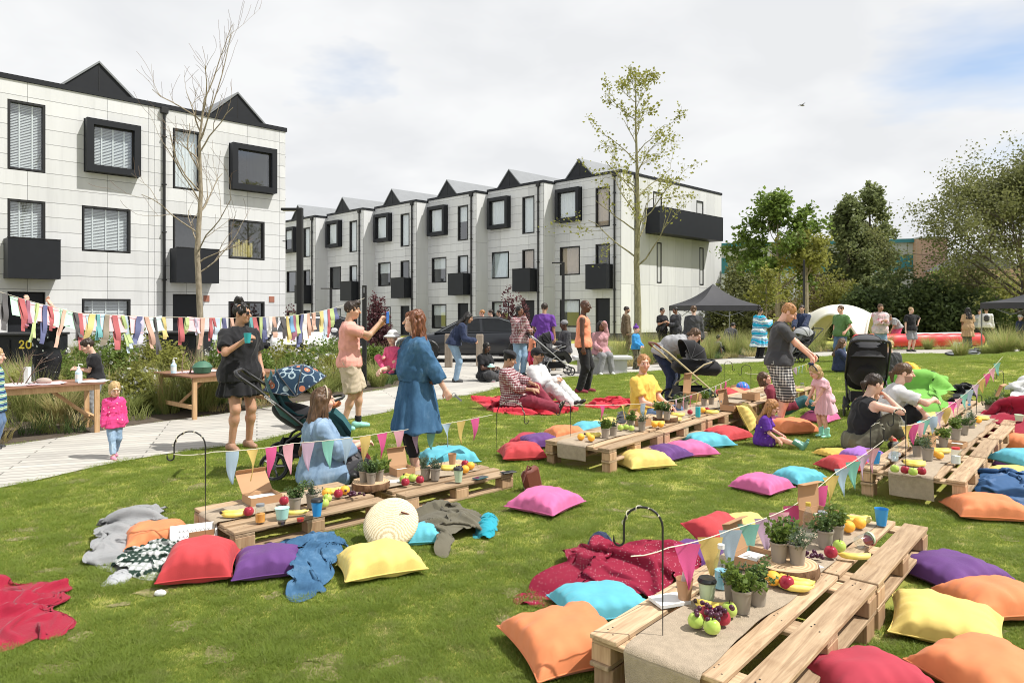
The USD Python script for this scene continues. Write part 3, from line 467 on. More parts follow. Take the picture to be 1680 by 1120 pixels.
# flowering shrubs and low hedge in the bed by the path
hd = [('white flowering shrub between the woman in black and the lamp post', 455, 14.6, 1.9, 1.15, 1), ('white flowering shrub behind the man in pink', 525, 16.5, 2.0, 1.05, 1), ('leafy shrub beside the bare tree', 268, 13.0, 1.1, 1.05, 0), ('white flowering shrub beside the boy at the craft table', 160, 14.2, 1.7, 1.5, 1),
      ('leafy shrub below the ground floor window', 222, 14.6, 1.5, 1.45, 1), ('green shrub behind the second craft table', 365, 14.2, 1.4, 1.1, 1), ('green shrub under the dark ribbon post', 570, 18.0, 1.5, .8, 0), ('low leafy shrub at the foot of the bins', 115, 13.0, 1.3, 1.0, 0), ('white flowering shrub between the two craft tables', 235, 11.6, 1.1, .8, 1), ('pale leafy shrub below the lamp post arm', 487, 14.2, 1.2, .95, 1), ('white flowering shrub just right of the lamp post', 530, 14.6, 1.2, .9, 1), ('round leafy shrub behind the pushchair', 425, 13.2, 1.2, 1.0, 0), ('bushy shrub at the left of the first craft table', 60, 11.5, 1.0, .9, 0), ('leafy shrub by the slotted ribbon post', 612, 16.6, 1.0, .9, 0)]
for i, (lb, px, Y, w, h, fl) in enumerate(hd): bush('flowering_shrub' if fl else 'shrub', lb, px, Y, w, h, 'leaf_green' if i % 2 else 'leaf_fresh', 3400, .075, 90 + i, 'shrubs in the bed beside the path', flower=('petal_white', 130, .045) if fl else None)
# ornamental grass clumps
def clump(nm, n, R, h, w, mats, seed, **k):
    P = proto(nm); rng = np.random.default_rng(seed); part(P, 'blades', blades(n, R, h, w, rng, **k), mats[0]); part(P, 'dry_blades', blades(n // 3, R * .8, h * 1.1, w * .8, rng, **k), mats[1]); return P.GetPath()
CL = [clump('grass_a', 330, .16, .85, .012, ('grass_green', 'grass_straw'), 1, lean=.45, droop=.55), clump('grass_b', 300, .13, .7, .011, ('grass_straw', 'grass_green'), 2, lean=.4, droop=.6), clump('grass_c', 360, .22, .62, .012, ('grass_green', 'grass_green'), 3, lean=.6, droop=.7), clump('grass_d', 240, .20, .95, .010, ('grass_green', 'grass_straw'), 4, lean=.3, droop=.35)]
def scatter(poly, n, mind, seed):
    from shapely.geometry import Point
    rng = np.random.default_rng(seed); b = poly.bounds; P = []
    for _ in range(n * 40):
        q = np.array([rng.uniform(b[0], b[2]), rng.uniform(b[1], b[3])])
        if poly.contains(Point(*q)) and all(np.hypot(*(q - r)) > mind for r in P): P.append(q)
        if len(P) >= n: break
    return P
rng = np.random.default_rng(5)
TAB = [Polygon([G(0, 690)[:2] + [-1, -1], G(170, 712)[:2], G(150, 660)[:2], G(-40, 660)[:2]])]
bedc = bed.buffer(-.22).intersection(sbox(-13, 5, -2, 21))
for q in scatter(bedc, 125, .42, 8):
    if q[0] < -1.05 * q[1] * .73 - 1.2: continue
    k = rng.choice([0, 1, 2, 2, 3, 0]); copy(CL[k], 'ornamental_grass', 'tufted ornamental grass clump in the bed between path and houses', 'grass clump', (q[0], q[1], 0), rng.uniform(0, 360), 'grass clumps beside the path', s=rng.uniform(.7, 1.1))
for q in scatter(bed2.buffer(-.15), 60, .6, 9):
    k = rng.choice([0, 2, 3, 3]); copy(CL[k], 'meadow_grass', 'long green grass clump in the far bed before the end wall and tents', 'grass clump', (q[0], q[1], 0), rng.uniform(0, 360), 'grass clumps in the far bed', s=rng.uniform(.75, 1.1))
for i in range(26):
    a = rng.uniform(0, 2 * pi); r = 2.4 * math.sqrt(rng.random()); q = (16.6 + r * 1.3 * cos(a), 21.6 + .6 * r * sin(a))
    copy(CL[rng.choice([0, 2, 3])], 'meadow_grass', 'tall arching grass clump on the bank at the right, below the dark gazebo', 'grass clump', (q[0], q[1], float(mound(*q)) - .02), rng.uniform(0, 360), 'grass clumps on the right bank', s=rng.uniform(.9, 1.35))
# low ground cover in the beds
gc = []
for pl, n, sd2 in ((bedc, 420, 1), (bed2.buffer(-.1), 260, 2)):
    for q in scatter(pl, n, .16, sd2 + 20): gc.append((q[0], q[1]))
# ---------------------------------------------------------------- people: one distance field per body, meshed with surface nets
class Fld:
    def __init__(s, lo, hi, h):
        s.h = h; s.lo = np.asarray(lo, float) - 3 * h; s.n = np.ceil((np.asarray(hi) - s.lo) / h).astype(int) + 4; s.a = np.full(s.n, 0.5, np.float32)
    def sub(s, c0, c1):
        i0 = np.clip(np.floor((c0 - s.lo) / s.h).astype(int), 0, s.n); i1 = np.clip(np.ceil((c1 - s.lo) / s.h).astype(int) + 1, 0, s.n)
        if (i1 <= i0).any(): return None
        g = np.meshgrid(*[s.lo[k] + s.h * np.arange(i0[k], i1[k]) for k in range(3)], indexing='ij')
        return tuple(slice(a, b) for a, b in zip(i0, i1)), np.stack(g, -1)
    def put(s, sl, d, k):
        o = s.a[sl]; hh = np.maximum(k - np.abs(o - d), 0) / k; s.a[sl] = np.minimum(o, d) - hh * hh * k * .25
    def cone(s, a, b, ra, rb, k=.02, ax=None, fl=1.0, cut=False):
        a, b = np.asarray(a, float), np.asarray(b, float); r = max(ra, rb); pad = r * max(1, 1 / fl if fl < 1 else 1) + k + 3 * s.h
        q = s.sub(np.minimum(a, b) - pad, np.maximum(a, b) + pad)
        if q is None: return
        sl, p = q; ab = b - a; w = p - a
        if ax is not None:
            ax = np.asarray(ax, float) / np.linalg.norm(ax); w = w + (w @ ax)[..., None] * ax * (fl - 1); ab = ab + (ab @ ax) * ax * (fl - 1)
        l2 = ab @ ab + 1e-12; t0 = (w @ ab) / l2; t = np.clip(t0, 0, 1); d = np.linalg.norm(w - t[..., None] * ab, axis=-1) - (ra + (rb - ra) * t)
        if cut: d = np.maximum(d, (t0 - 1) * math.sqrt(l2))
        s.put(sl, d.astype(np.float32), k)
    def ell(s, c, r, R=None, k=.015, neg=False):
        c, r = np.asarray(c, float), np.asarray(r, float); pad = r.max() + k + 3 * s.h; q = s.sub(c - pad, c + pad)
        if q is None: return
        sl, p = q; w = p - c
        if R is not None: w = w @ R
        n = np.linalg.norm(w / r, axis=-1); d = (n - 1) * n / np.maximum(np.linalg.norm(w / r ** 2, axis=-1), 1e-6)
        if neg: s.a[sl] = np.maximum(s.a[sl], -d.astype(np.float32))
        else: s.put(sl, d.astype(np.float32), k)
    def plane(s, p, n):
        """keeps what lies on the side n points away from"""
        g = np.meshgrid(*[s.lo[k] + s.h * np.arange(s.n[k]) for k in range(3)], indexing='ij'); n = np.asarray(n, float)
        s.a = np.maximum(s.a, sum(n[k] * (g[k] - p[k]) for k in range(3)).astype(np.float32))
    def mesh(s):
        A = s.a; ins = A < 0; c = sum(ins[i:A.shape[0] - 1 + i, j:A.shape[1] - 1 + j, k:A.shape[2] - 1 + k].astype(np.int8) for i in (0, 1) for j in (0, 1) for k in (0, 1))
        I = np.argwhere((c > 0) & (c < 8)); idx = np.full(c.shape, -1, np.int64); idx[tuple(I.T)] = np.arange(len(I))
        off = [(i, j, k) for i in (0, 1) for j in (0, 1) for k in (0, 1)]; V = np.stack([A[I[:, 0] + o[0], I[:, 1] + o[1], I[:, 2] + o[2]] for o in off], 1)
        acc = np.zeros((len(I), 3)); cnt = np.zeros(len(I))
        for x in range(8):
            for y in range(x + 1, 8):
                d = np.array(off[y]) - np.array(off[x])
                if np.abs(d).sum() != 1: continue
                a, b = V[:, x], V[:, y]; m = (a < 0) != (b < 0); t = np.where(m, a / np.where(m, a - b, 1), 0)
                acc[m] += np.array(off[x]) + t[m, None] * d; cnt[m] += 1
        v = s.lo + s.h * (I + acc / cnt[:, None]); F = []
        for ax in range(3):
            u, w = (ax + 1) % 3, (ax + 2) % 3; n = [slice(None)] * 3; n[ax] = slice(0, -1); m = [slice(None)] * 3; m[ax] = slice(1, None)
            E = np.argwhere(ins[tuple(n)] != ins[tuple(m)]); E = E[(E[:, u] > 0) & (E[:, w] > 0) & (E[:, u] < A.shape[u] - 1) & (E[:, w] < A.shape[w] - 1)]
            if not len(E): continue
            def id_(du, dw): q = E.copy(); q[:, u] += du; q[:, w] += dw; return idx[tuple(q.T)]
            Q = np.stack([id_(-1, -1), id_(0, -1), id_(0, 0), id_(-1, 0)], 1); fl = ~ins[tuple(E.T)]; Q[fl] = Q[fl][:, ::-1]; F.append(Q)
        if not F: return np.zeros((0, 3)), np.zeros((0, 3), int)
        Q = np.vstack(F); return v, np.vstack([Q[:, [0, 1, 2]], Q[:, [0, 2, 3]]])
def vnorm(v, f):
    n = np.zeros_like(v); c = np.cross(v[f[:, 1]] - v[f[:, 0]], v[f[:, 2]] - v[f[:, 0]])
    for k in range(3): np.add.at(n, f[:, k], c)
    return n / (np.linalg.norm(n, axis=1, keepdims=True) + 1e-12)
def ik(a, t, l1, l2, pole):
    a, t = np.asarray(a, float), np.asarray(t, float); d = t - a; L = np.linalg.norm(d) + 1e-9; u = d / L; L = min(L, (l1 + l2) * .998); L = max(L, abs(l1 - l2) + .01)
    x = (l1 * l1 - l2 * l2 + L * L) / (2 * L); hgt = math.sqrt(max(l1 * l1 - x * x, 0)); p = np.asarray(pole, float); p = p - (p @ u) * u; p /= np.linalg.norm(p) + 1e-9
    return a + u * x + p * hgt, a + u * L
custom('skin', {'a': ('attribute', {'attribute': 'tint'}), 'p': ('principled_bsdf', {'roughness': 0.5, 'specular_ior_level': 0.35, 'subsurface_weight': 0.12, 'subsurface_scale': 0.012})}, [('a.color', 'p.base_color')])
def hairmat(nm, c): 
    c = np.array(c); return custom(nm, {'tc': ('texture_coordinate', {}), 'mp': ('mapping', {'scale': (60, 60, 7)}), 'n': ('noise_texture', {'scale': 2.0, 'detail': 4.0, 'distortion': .6}), 'r': ('rgb_ramp', {'ramp': [(0.3, c * .45), (0.7, c * 1.5)]}),
        'b': ('bump', {'strength': 0.6, 'distance': 0.006}), 'p': ('principled_bsdf', {'roughness': 0.45, 'specular_ior_level': 0.4})}, [('tc.object', 'mp.vector'), ('mp.vector', 'n.vector'), ('n.fac', 'r.fac'), ('r.color', 'p.base_color'), ('n.fac', 'b.height'), ('b.normal', 'p.normal')])
HC = {'black': (.012, .010, .009), 'dark': (.03, .019, .013), 'brown': (.085, .045, .022), 'auburn': (.14, .05, .022), 'blonde': (.42, .29, .13), 'ginger': (.34, .16, .06), 'grey': (.3, .28, .26), 'fair': (.36, .24, .12)}
for k, c in HC.items(): hairmat('hair_' + k, c)
SK = {'fair': (.62, .385, .29), 'pink': (.64, .35, .26), 'tan': (.42, .235, .15), 'brown': (.20, .10, .06), 'dark': (.085, .042, .027), 'olive': (.48, .29, .19)}
def fabric(nm, c, rough=.85, bump=.35, sheen=.15): return plain(c, rough, .10, 7, bump, 180, sheen=sheen, spec=.2, name=nm)
for nm, c in dict(cloth_black=(.016, .016, .018), cloth_charcoal=(.055, .055, .06), cloth_pink=(.70, .33, .27), cloth_coral=(.75, .28, .16), cloth_yellow=(.72, .46, .09), cloth_white=(.56, .56, .56), cloth_grey=(.22, .22, .23), cloth_navy=(.025, .035, .075), cloth_jean=(.10, .16, .27), cloth_lightjean=(.21, .31, .42),
    cloth_beige=(.47, .39, .29), cloth_olive=(.13, .125, .085), cloth_maroon=(.20, .03, .05), cloth_purple=(.13, .045, .27), cloth_green=(.10, .19, .07), cloth_blue=(.04, .25, .55), cloth_tan=(.45, .30, .17), cloth_brown=(.12, .085, .05), cloth_red=(.50, .03, .05), cloth_rose=(.66, .10, .22), cloth_teal=(.03, .10, .11), cloth_palegrey=(.33, .34, .35)).items(): fabric(nm, c)
def tex(nm, node, ramp, coord='object', scale=(1, 1, 1), rot=(0, 0, 0), rough=.85, out='fac', extra=None, bump=0):
    N = {'tc': ('texture_coordinate', {}), 'mp': ('mapping', {'scale': scale, 'rotation': rot}), 'n': node, 'r': ('rgb_ramp', {'ramp': ramp[0], 'interpolate': ramp[1]}), 'p': ('principled_bsdf', {'roughness': rough, 'specular_ior_level': .2})}
    L = [('tc.' + coord, 'mp.vector'), ('mp.vector', 'n.vector'), (f'n.{out}', 'r.fac'), ('r.color', 'p.base_color')]
    return custom(nm, N, L)
def plaid(nm, base, dark, sc=18.0, w=.5, light=None):
    N = {'tc': ('texture_coordinate', {}), 'wx': ('wave_texture', {'scale': sc / 6.28 * 2, 'bands_direction': 'x'}), 'wz': ('wave_texture', {'scale': sc / 6.28 * 2, 'bands_direction': 'z'}), 'wy': ('wave_texture', {'scale': sc / 6.28 * 2, 'bands_direction': 'y'}), 'mm': ('math', {'math_type': 'maximum'}),
         'a': ('math', {'math_type': 'add'}), 'h': ('math', {'math_type': 'multiply', 'value2': .5}), 'r': ('rgb_ramp', {'ramp': [(0, base), (.33, base), (.36, (np.array(base) + dark) / 2), (.62, (np.array(base) + dark) / 2), (.66, dark), (1, dark)]}), 'p': ('principled_bsdf', {'roughness': .85, 'specular_ior_level': .15})}
    return custom(nm, N, [('tc.object', f'{w}.vector') for w in ('wx', 'wy', 'wz')] + [('wx.fac', 'mm.value1'), ('wy.fac', 'mm.value2'), ('mm.value', 'a.value1'), ('wz.fac', 'a.value2'), ('a.value', 'h.value1'), ('h.value', 'r.fac'), ('r.color', 'p.base_color')])
plaid('plaid_grey', (.62, .60, .57), (.04, .04, .045), 26); plaid('plaid_red', (.55, .5, .5), (.16, .03, .04), 26); plaid('plaid_green', (.6, .62, .6), (.02, .04, .03), 22)
tex('denim', ('noise_texture', {'scale': 1.0, 'detail': 7.0, 'roughness': .7}), ([(.3, (.025, .07, .14)), (.55, (.045, .115, .21)), (.75, (.11, .20, .31))], True), scale=(9, 9, 5))
tex('pale_denim', ('noise_texture', {'scale': 1.0, 'detail': 7.0, 'roughness': .7}), ([(.3, (.12, .19, .29)), (.55, (.20, .29, .40)), (.75, (.33, .42, .52))], True), scale=(7, 7, 4))
tex('jeans', ('noise_texture', {'scale': 1.0, 'detail': 6.0, 'roughness': .7}), ([(.3, (.12, .19, .30)), (.6, (.28, .39, .52)), (.75, (.5, .6, .68))], True), scale=(8, 8, 3))
tex('stripe_kid', ('wave_texture', {'scale': 4.2, 'bands_direction': 'z', 'distortion': 2.2, 'detail': 3.0}), ([(0, (.03, .06, .15)), (.3, (.05, .35, .4)), (.45, (.5, .6, .5)), (.6, (.03, .05, .12)), (.8, (.25, .45, .1)), (.95, (.6, .6, .55))], False))
tex('wave_poncho', ('wave_texture', {'scale': 1.1, 'bands_direction': 'z', 'distortion': 4.0, 'detail': 3.0, 'detail_scale': 2.0}), ([(0, (.02, .35, .55)), (.25, (.55, .65, .7)), (.4, (.03, .25, .5)), (.55, (.5, .12, .1)), (.65, (.05, .45, .6)), (.85, (.75, .8, .8))], False))
tex('star_purple', ('voronoi_texture', {'scale': 16.0}), ([(0, (.75, .7, .5)), (.10, (.75, .7, .5)), (.12, (.10, .03, .26)), (1, (.10, .03, .26))], False), out='distance')
tex('spot_pink', ('voronoi_texture', {'scale': 24.0}), ([(0, (.8, .55, .6)), (.12, (.8, .55, .6)), (.15, (.68, .06, .22)), (1, (.68, .06, .22))], False), out='distance')
tex('speck_black', ('voronoi_texture', {'scale': 15.0}), ([(0, (.5, .5, .5)), (.08, (.5, .5, .5)), (.1, (.014, .014, .016)), (1, (.014, .014, .016))], False), out='distance')
tex('badge_black', ('voronoi_texture', {'scale': 7.0}), ([(0, (.6, .6, .58)), (.13, (.5, .6, .55)), (.16, (.014, .016, .018)), (1, (.014, .016, .018))], False), out='distance')
tex('tie_dye', ('noise_texture', {'scale': 5.0, 'detail': 3.0}), ([(.3, (.55, .2, .25)), (.5, (.6, .5, .5)), (.7, (.35, .36, .38))], True))
tex('camo', ('noise_texture', {'scale': 9.0, 'detail': 2.0}), ([(0, (.05, .05, .03)), (.45, (.12, .11, .07)), (.6, (.2, .18, .12))], False))
plain((.03, .03, .03), .5, .2, name='shoe_black'); plain((.62, .62, .6), .5, .1, name='shoe_white'); plain((.25, .55, .48), .5, .15, name='shoe_mint'); plain((.10, .25, .19), .25, .1, name='boot_green'); plain((.30, .66, .54), .3, .1, name='boot_mint'); plain((.60, .22, .3), .5, .2, name='shoe_pink'); plain((.02, .02, .022), .08, .05, name='lens')
def person(label, at, face, h=1.72, hs=1.0, w=1.0, skin='fair', hair=('short', 'dark'), top=None, bot=None, shoe='shoe_black', dress=None, pel=(0, 0, .93), lean=0, side=0, twist=0, neck=(0, 0), lh=None, rh=None, lf=None, rf=None, lk=(0, 1, 0), rk=(0, 1, 0), le=None, re=None,
           toe=(0, 0), res=.016, fem=False, beard=None, glasses=False, extra=None, grip=.5, socks=None, boot=0.0, nose=1.0, sw=None, group=None, belly=0.0, bare=False):
    s = h / (1.47 + .28 * hs); T = thing('person', label, 'person', at, face - 90, group=group); A = np.array
    res = res / s if s > .6 else res
    Rl = lambda k: Rot.from_euler('xyz', [-lean * k, side * k, twist * k], degrees=True).as_matrix()
    P = A(pel, float); mid = P + Rl(.55) @ A([0, 0, .24]); C = mid + Rl(1) @ A([0, .0, .26]); R = Rl(1); N = C + R @ A([0, -.01, .06])
    Rh = R @ Rot.from_euler('zx', [neck[0], -neck[1] ], degrees=True).as_matrix(); Rh = Rot.from_euler('z', neck[0], degrees=True).as_matrix() @ Rot.from_euler('x', -(lean * .35 + neck[1]), degrees=True).as_matrix() if True else Rh
    Rz = Rot.from_euler('z', twist, degrees=True).as_matrix(); Rh = Rz @ Rh
    Hc = N + R @ A([0, .01, .03]) + Rh @ A([0, .03, .135 * hs ** .9]); sw = sw or (.165 if fem else .185) * (.9 if hs > 1.15 else 1) * (.5 + .5 * w)
    J = {}
    for q, sg, tf, th, kp, ep in (('l', -1, lf, lh, lk, le), ('r', 1, rf, rh, rk, re)):
        hip = P + A([sg * .088, 0, -.02]); f = A(tf if tf is not None else (sg * .10, 0, .085), float); kn, an = ik(hip, f, .425, .42, kp); J[q + 'hip'], J[q + 'kn'], J[q + 'an'] = hip, kn, an
        sh = C + R @ A([sg * sw, 0, -.032]); t = A(th, float) if th is not None else sh + A([sg * .07, .03, -.53]); el, wr = ik(sh, t, .285, .25, ep if ep is not None else (sg * .5, -1, -.35)); J[q + 'sh'], J[q + 'el'], J[q + 'wr'] = sh, el, wr
    pts = A(list(J.values()) + [P, mid, C, N, Hc]); lo, hi = pts.min(0) - .24, pts.max(0) + .24; lo[2] = max(lo[2], -.06) if lo[2] < 0 else lo[2]
    X, Yf, Z = R @ A([1, 0, 0]), R @ A([0, 1, 0]), R @ A([0, 0, 1])
    def torso(f, e, k=.06):
        ww = w
        f.cone(C - Z * .10 - X * .075 * ww, C - Z * .10 + X * .075 * ww, .098 * ww ** .5 + e, .098 * ww ** .5 + e, k, Yf, 1.05)
        f.cone(mid - X * .05 * ww + Yf * belly * .5, mid + X * .05 * ww + Yf * belly * .5, .098 * ww + e + belly * .5, .098 * ww + e + belly * .5, k); hr = (.108 if fem else .100) * ww + e; f.cone(P - X * .055 * ww, P + X * .055 * ww, hr, hr, k)
        f.cone(P, mid, .115 * ww + e, .11 * ww + e, k, Yf, 1.12); f.cone(mid, C - Z * .08, .11 * ww + e, .12 + e, k, Yf, 1.2)
        for q, sg in (('l', -1), ('r', 1)): f.cone(N - Z * .045, J[q + 'sh'] - X * sg * .012, .046 + e, .047 + e * .7, .03)
        if fem and hs < 1.15:
            for sg in (-1, 1): f.ell(C + R @ A([sg * .07, .085, -.13]), A([.062, .06, .062]) + e, k=.035)
    def arm(f, q, t, e, k=.025, e2=None):
        sh, el, wr = J[q + 'sh'], J[q + 'el'], J[q + 'wr']; m = .82 + .15 * w; e2 = e if e2 is None else e2
        if t <= .5: f.cone(sh, sh + (el - sh) * t * 2, .048 * m + e, (.05 - .02 * t) * m + e2, k, cut=True)
        else: f.cone(sh, el, .05 * m + e, .038 * m + e, k); f.cone(el, el + (wr - el) * (t - .5) * 2, .039 * m + e, .027 * m + e2, k, cut=t < .999)
    def leg(f, q, t, e, k=.03, e2=None):
        hp, kn, an = J[q + 'hip'], J[q + 'kn'], J[q + 'an']; m = .7 + .3 * w; e2 = e if e2 is None else e2
        if t <= .5: f.cone(hp, hp + (kn - hp) * t * 2, .084 * m + e, (.084 - .05 * t) * m + e2, k, cut=True)
        else:
            f.cone(hp, kn, .084 * m + e, .056 * m + e, k); f.cone(kn, kn + (an - kn) * (t - .5) * 2, .052 * m + e, .036 * m + e2, k, cut=t < .999)
            if e < .02 and t > .9: c = kn + (an - kn) * .3; u = (kn - J[q + 'hip']); u = u / np.linalg.norm(u); f.ell(c + .012 * u * 0 - .012 * np.cross(np.cross(an - kn, u), an - kn) / ((an - kn) @ (an - kn)), (.05 * m,) * 3, k=.05)
    toes = {}
    def footdir(q, i):
        d = A([sin(rad(toe[i])), cos(rad(toe[i])), 0]); an, kn = J[q + 'an'], J[q + 'kn']; u = (an - kn) / np.linalg.norm(an - kn)
        if abs(u[2]) < .75: d = A([0, 0, 1.0]) - u * u[2]; d = d / np.linalg.norm(d) + u * .25; d /= np.linalg.norm(d)
        dn = u - (u @ d) * d; dn = dn / (np.linalg.norm(dn) + 1e-9)
        return d, dn
    # body
    B = Fld(lo, hi, res); torso(B, 0)
    for i, q in enumerate('lr'):
        leg(B, q, 1, 0); arm(B, q, 1, 0); d, u = footdir(q, i); an = J[q + 'an']; B.cone(an + u * .03 - d * .03, an + u * .058 + d * .12, .036, .026, .02)
    B.cone(N - Z * .05, Hc + Rh @ A([0, -.02, -.06]), .058, .05 * hs ** .5, .03)
    v, f = B.mesh(); ms = [(v, f)]
    # head, finer
    hh = hs; Hf = Fld(Hc - .17 * hh, Hc + .17 * hh, max(.0052, .3 * res) * hh); E = lambda c, r, k=.015, neg=False: Hf.ell(Hc + Rh @ (A(c) * hh), A(r) * hh, Rh, k, neg)
    E((0, -.012, .03), (.074, .093, .088)); E((0, .022, -.04), (.06, .07, .075), .03); E((0, .055, -.085), (.03, .032, .028), .03); E((0, .075, .028), (.05, .025, .016), .02)
    for sg in (-1, 1):
        E((sg * .076, -.01, -.01), (.010, .022, .032), .008); E((sg * .04, .065, -.028), (.024, .024, .02), .025); E((sg * .031, .098, .006), (.017, .014, .011), .005, True); E((sg * .031, .079, .006), (.015, .015, .012), .004)
    Hf.cone(Hc + Rh @ (A((0, .09, .01)) * hh), Hc + Rh @ (A((0, .108 + .006 * nose, -.026)) * hh), .009 * hh, .014 * hh * nose, .014); E((0, .083, -.058), (.024, .016, .010), .012); E((0, .085, -.05), (.02, .013, .004), .008)
    Hf.cone(N - Z * .02, Hc + Rh @ (A([0, -.02, -.06])), .056, .05 * hs ** .5, .03); hv, hf = Hf.mesh(); ms.append((hv, hf))
    # hands
    for q, sg in (('l', -1), ('r', 1)):
        wr, el = J[q + 'wr'], J[q + 'el']; d = (wr - el) / np.linalg.norm(wr - el); pn = np.cross(d, A([0, 0, 1.0])) if abs(d[2]) < .8 else np.cross(d, A([0, 1.0, 0])) ; pn = pn / np.linalg.norm(pn)
        pn = -pn * sg if abs(d[2]) >= .8 else -pn * sg * 0.6 + A([0, 0, -.8]); pn = pn - (pn @ d) * d; pn /= np.linalg.norm(pn); sd_ = np.cross(d, pn); ha = 1.0 if hs < 1.15 else 1.12
        D = Fld(wr - .21, wr + .21, .0065); d, sd_, pn = d * .93, sd_ * .93, pn * .93; D.cone(wr - d * .03, wr + d * .01, .027, .026, .015); D.cone(wr + d * .02 - sd_ * .016, wr + d * .075 - sd_ * .024, .016, .015, .02); D.cone(wr + d * .02 + sd_ * .016, wr + d * .075 + sd_ * .024, .016, .015, .02); D.cone(wr + d * .02, wr + d * .08, .017, .016, .02)
        for i, (o, L) in enumerate(((-.033, .062), (-.011, .072), (.011, .068), (.032, .052))):
            b = wr + d * .085 + sd_ * o; g1, g2 = grip * 1.0, grip * 2.3; m1 = b + (d * cos(g1) + pn * sin(g1)) * L * .55; m2 = m1 + (d * cos(g2) + pn * sin(g2)) * L * .5; D.cone(b, m1, .0105, .0095, .005); D.cone(m1, m2, .0095, .008, .005)
        b = wr + d * .03 - sd_ * .028; m1 = b + (d * .6 - sd_ * .6 + pn * .5) * .04; D.cone(b, m1, .014, .011, .01); D.cone(m1, m1 + (d * .85 - sd_ * .1 + pn * .5) * .033, .011, .009, .006)
        ms.append(D.mesh())
    v, f = cat(ms); sk = A(SK[skin]); col = np.tile(sk, (len(v), 1)) * (1 + .06 * wav(v, 14))[:, None]
    L = (v - Hc) @ Rh / hh; inh = np.abs(L).max(1) < .15; hc_ = A(HC[hair[1]])
    m = inh & (((np.abs(L[:, 0]) - .031) / .0145) ** 2 + ((L[:, 2] - .006) / .008) ** 2 < 1) & (L[:, 1] > .05); col[m] = (.55, .52, .5); m &= (((np.abs(L[:, 0]) - .031) / .008) ** 2 + ((L[:, 2] - .006) / .009) ** 2 < 1); col[m] = (.02, .015, .012)
    m = inh & (np.abs(np.abs(L[:, 0]) - .032) < .02) & (np.abs(L[:, 2] - .029) < .0045) & (L[:, 1] > .06); col[m] = col[m] * .25 + .75 * hc_ * .9
    m = inh & (np.abs(L[:, 0]) < .024) & (np.abs(L[:, 2] + .055) < .009) & (L[:, 1] > .075); col[m] = sk * A([.92, .55, .52]); m &= np.abs(L[:, 2] + .0545) < .003; col[m] = sk * .35
    if beard: m = inh & (L[:, 2] < -.035) & (L[:, 1] > -.01) & (L[:, 1] + L[:, 2] * .3 > -.02) & ~((np.abs(L[:, 0]) < .02) & (np.abs(L[:, 2] + .055) < .008)); col[m] = col[m] * (1 - beard) + A(HC[hair[1]] if hair[0] != 'bald' else HC['black']) * beard
    if hair[0] == 'bald': m = inh & (L[:, 2] > .03) & (L[:, 1] < .05); col[m] = col[m] * .8 + .2 * hc_
    part(T, 'body', (v * s, f), 'skin', smooth=True, col=np.clip(col, 0, .9))
    def cloth(nm, F, mat, amp=.006, fr=9, seed=0, lab=None):
        v, f = F.mesh()
        if not len(f): return
        n = vnorm(v, f); r = wav(v * [1.5, 1.5, .6] + v[:, [2, 0, 1]] * [.35, .2, 0], fr, seed); r2 = wav(v * [.8, .8, 1.5], fr * 2.0, seed + 5); a = amp * .75 * ((1 - np.abs(r)) ** 2 * 1.7 + .35 * r2 - .5)
        return part(T, nm, ((v + n * a[:, None]) * s, f), mat, smooth=True, label=lab)
    sd0 = len(label) % 7
    if bot:
        mat, t, ls = bot[:3]; F = Fld(lo, hi, res); hr = (.112 if fem else .105) * w + ls; F.cone(P - X * .055 * w, P + X * .055 * w, hr, hr, .06); F.cone(P, P + (mid - P) * .35, .12 * w + ls, .115 * w + ls, .05, Yf, 1.1); F.plane(P + Rl(.3) @ A([0, 0, .10]), Rl(.3) @ A([0, 0, 1.]))
        for q in 'lr': leg(F, q, t, .016 + ls, .03, e2=.016 + ls + (.012 if t < .6 else .004))
        cloth('shorts' if t < .62 else 'trousers', F, mat, .005 + .2 * ls, 8, sd0)
    if top:
        mat, sl, hem = top[:3]; e = top[3] if len(top) > 3 else .014; F = Fld(lo, hi, res); torso(F, e)
        if hem < 0: rr = (.112 if fem else .106) * w + max(e, bot[2] if bot else 0) + .034; F.cone(P - X * .05 * w, P + X * .05 * w, rr, rr, .05); F.cone(P, mid, rr - .004, .11 * w + e, .05, Yf, 1.1)
        if hem < -.02:
            for q in 'lr': F.cone(J[q + 'hip'], J[q + 'hip'] + (J[q + 'kn'] - J[q + 'hip']) * .4, .095 * w + e, .10 * w + e, .06)
        up = Rl(.25) @ A([0, 0, 1.]); F.plane(P + up * hem, -up); F.plane(N + Z * (.005 if len(top) < 5 else top[4]), Z)
        for q in 'lr':
            if sl > 0: arm(F, q, sl, e * .8 + .002, .018, e2=e + (.008 if sl < .5 else .002))
        if sl == 0:   # vest: armholes and a scooped neck
            for q, sg in (('l', -1), ('r', 1)): F.ell(J[q + 'sh'] + R @ A([sg * .03, 0, .0]), (.075, .16, .085), R, neg=True)
            F.ell(N + R @ A([0, .06, -.01]), (.075, .10, .085), R, neg=True)
        cloth('top', F, mat, .006 + .15 * e, 7.5, sd0 + 2)
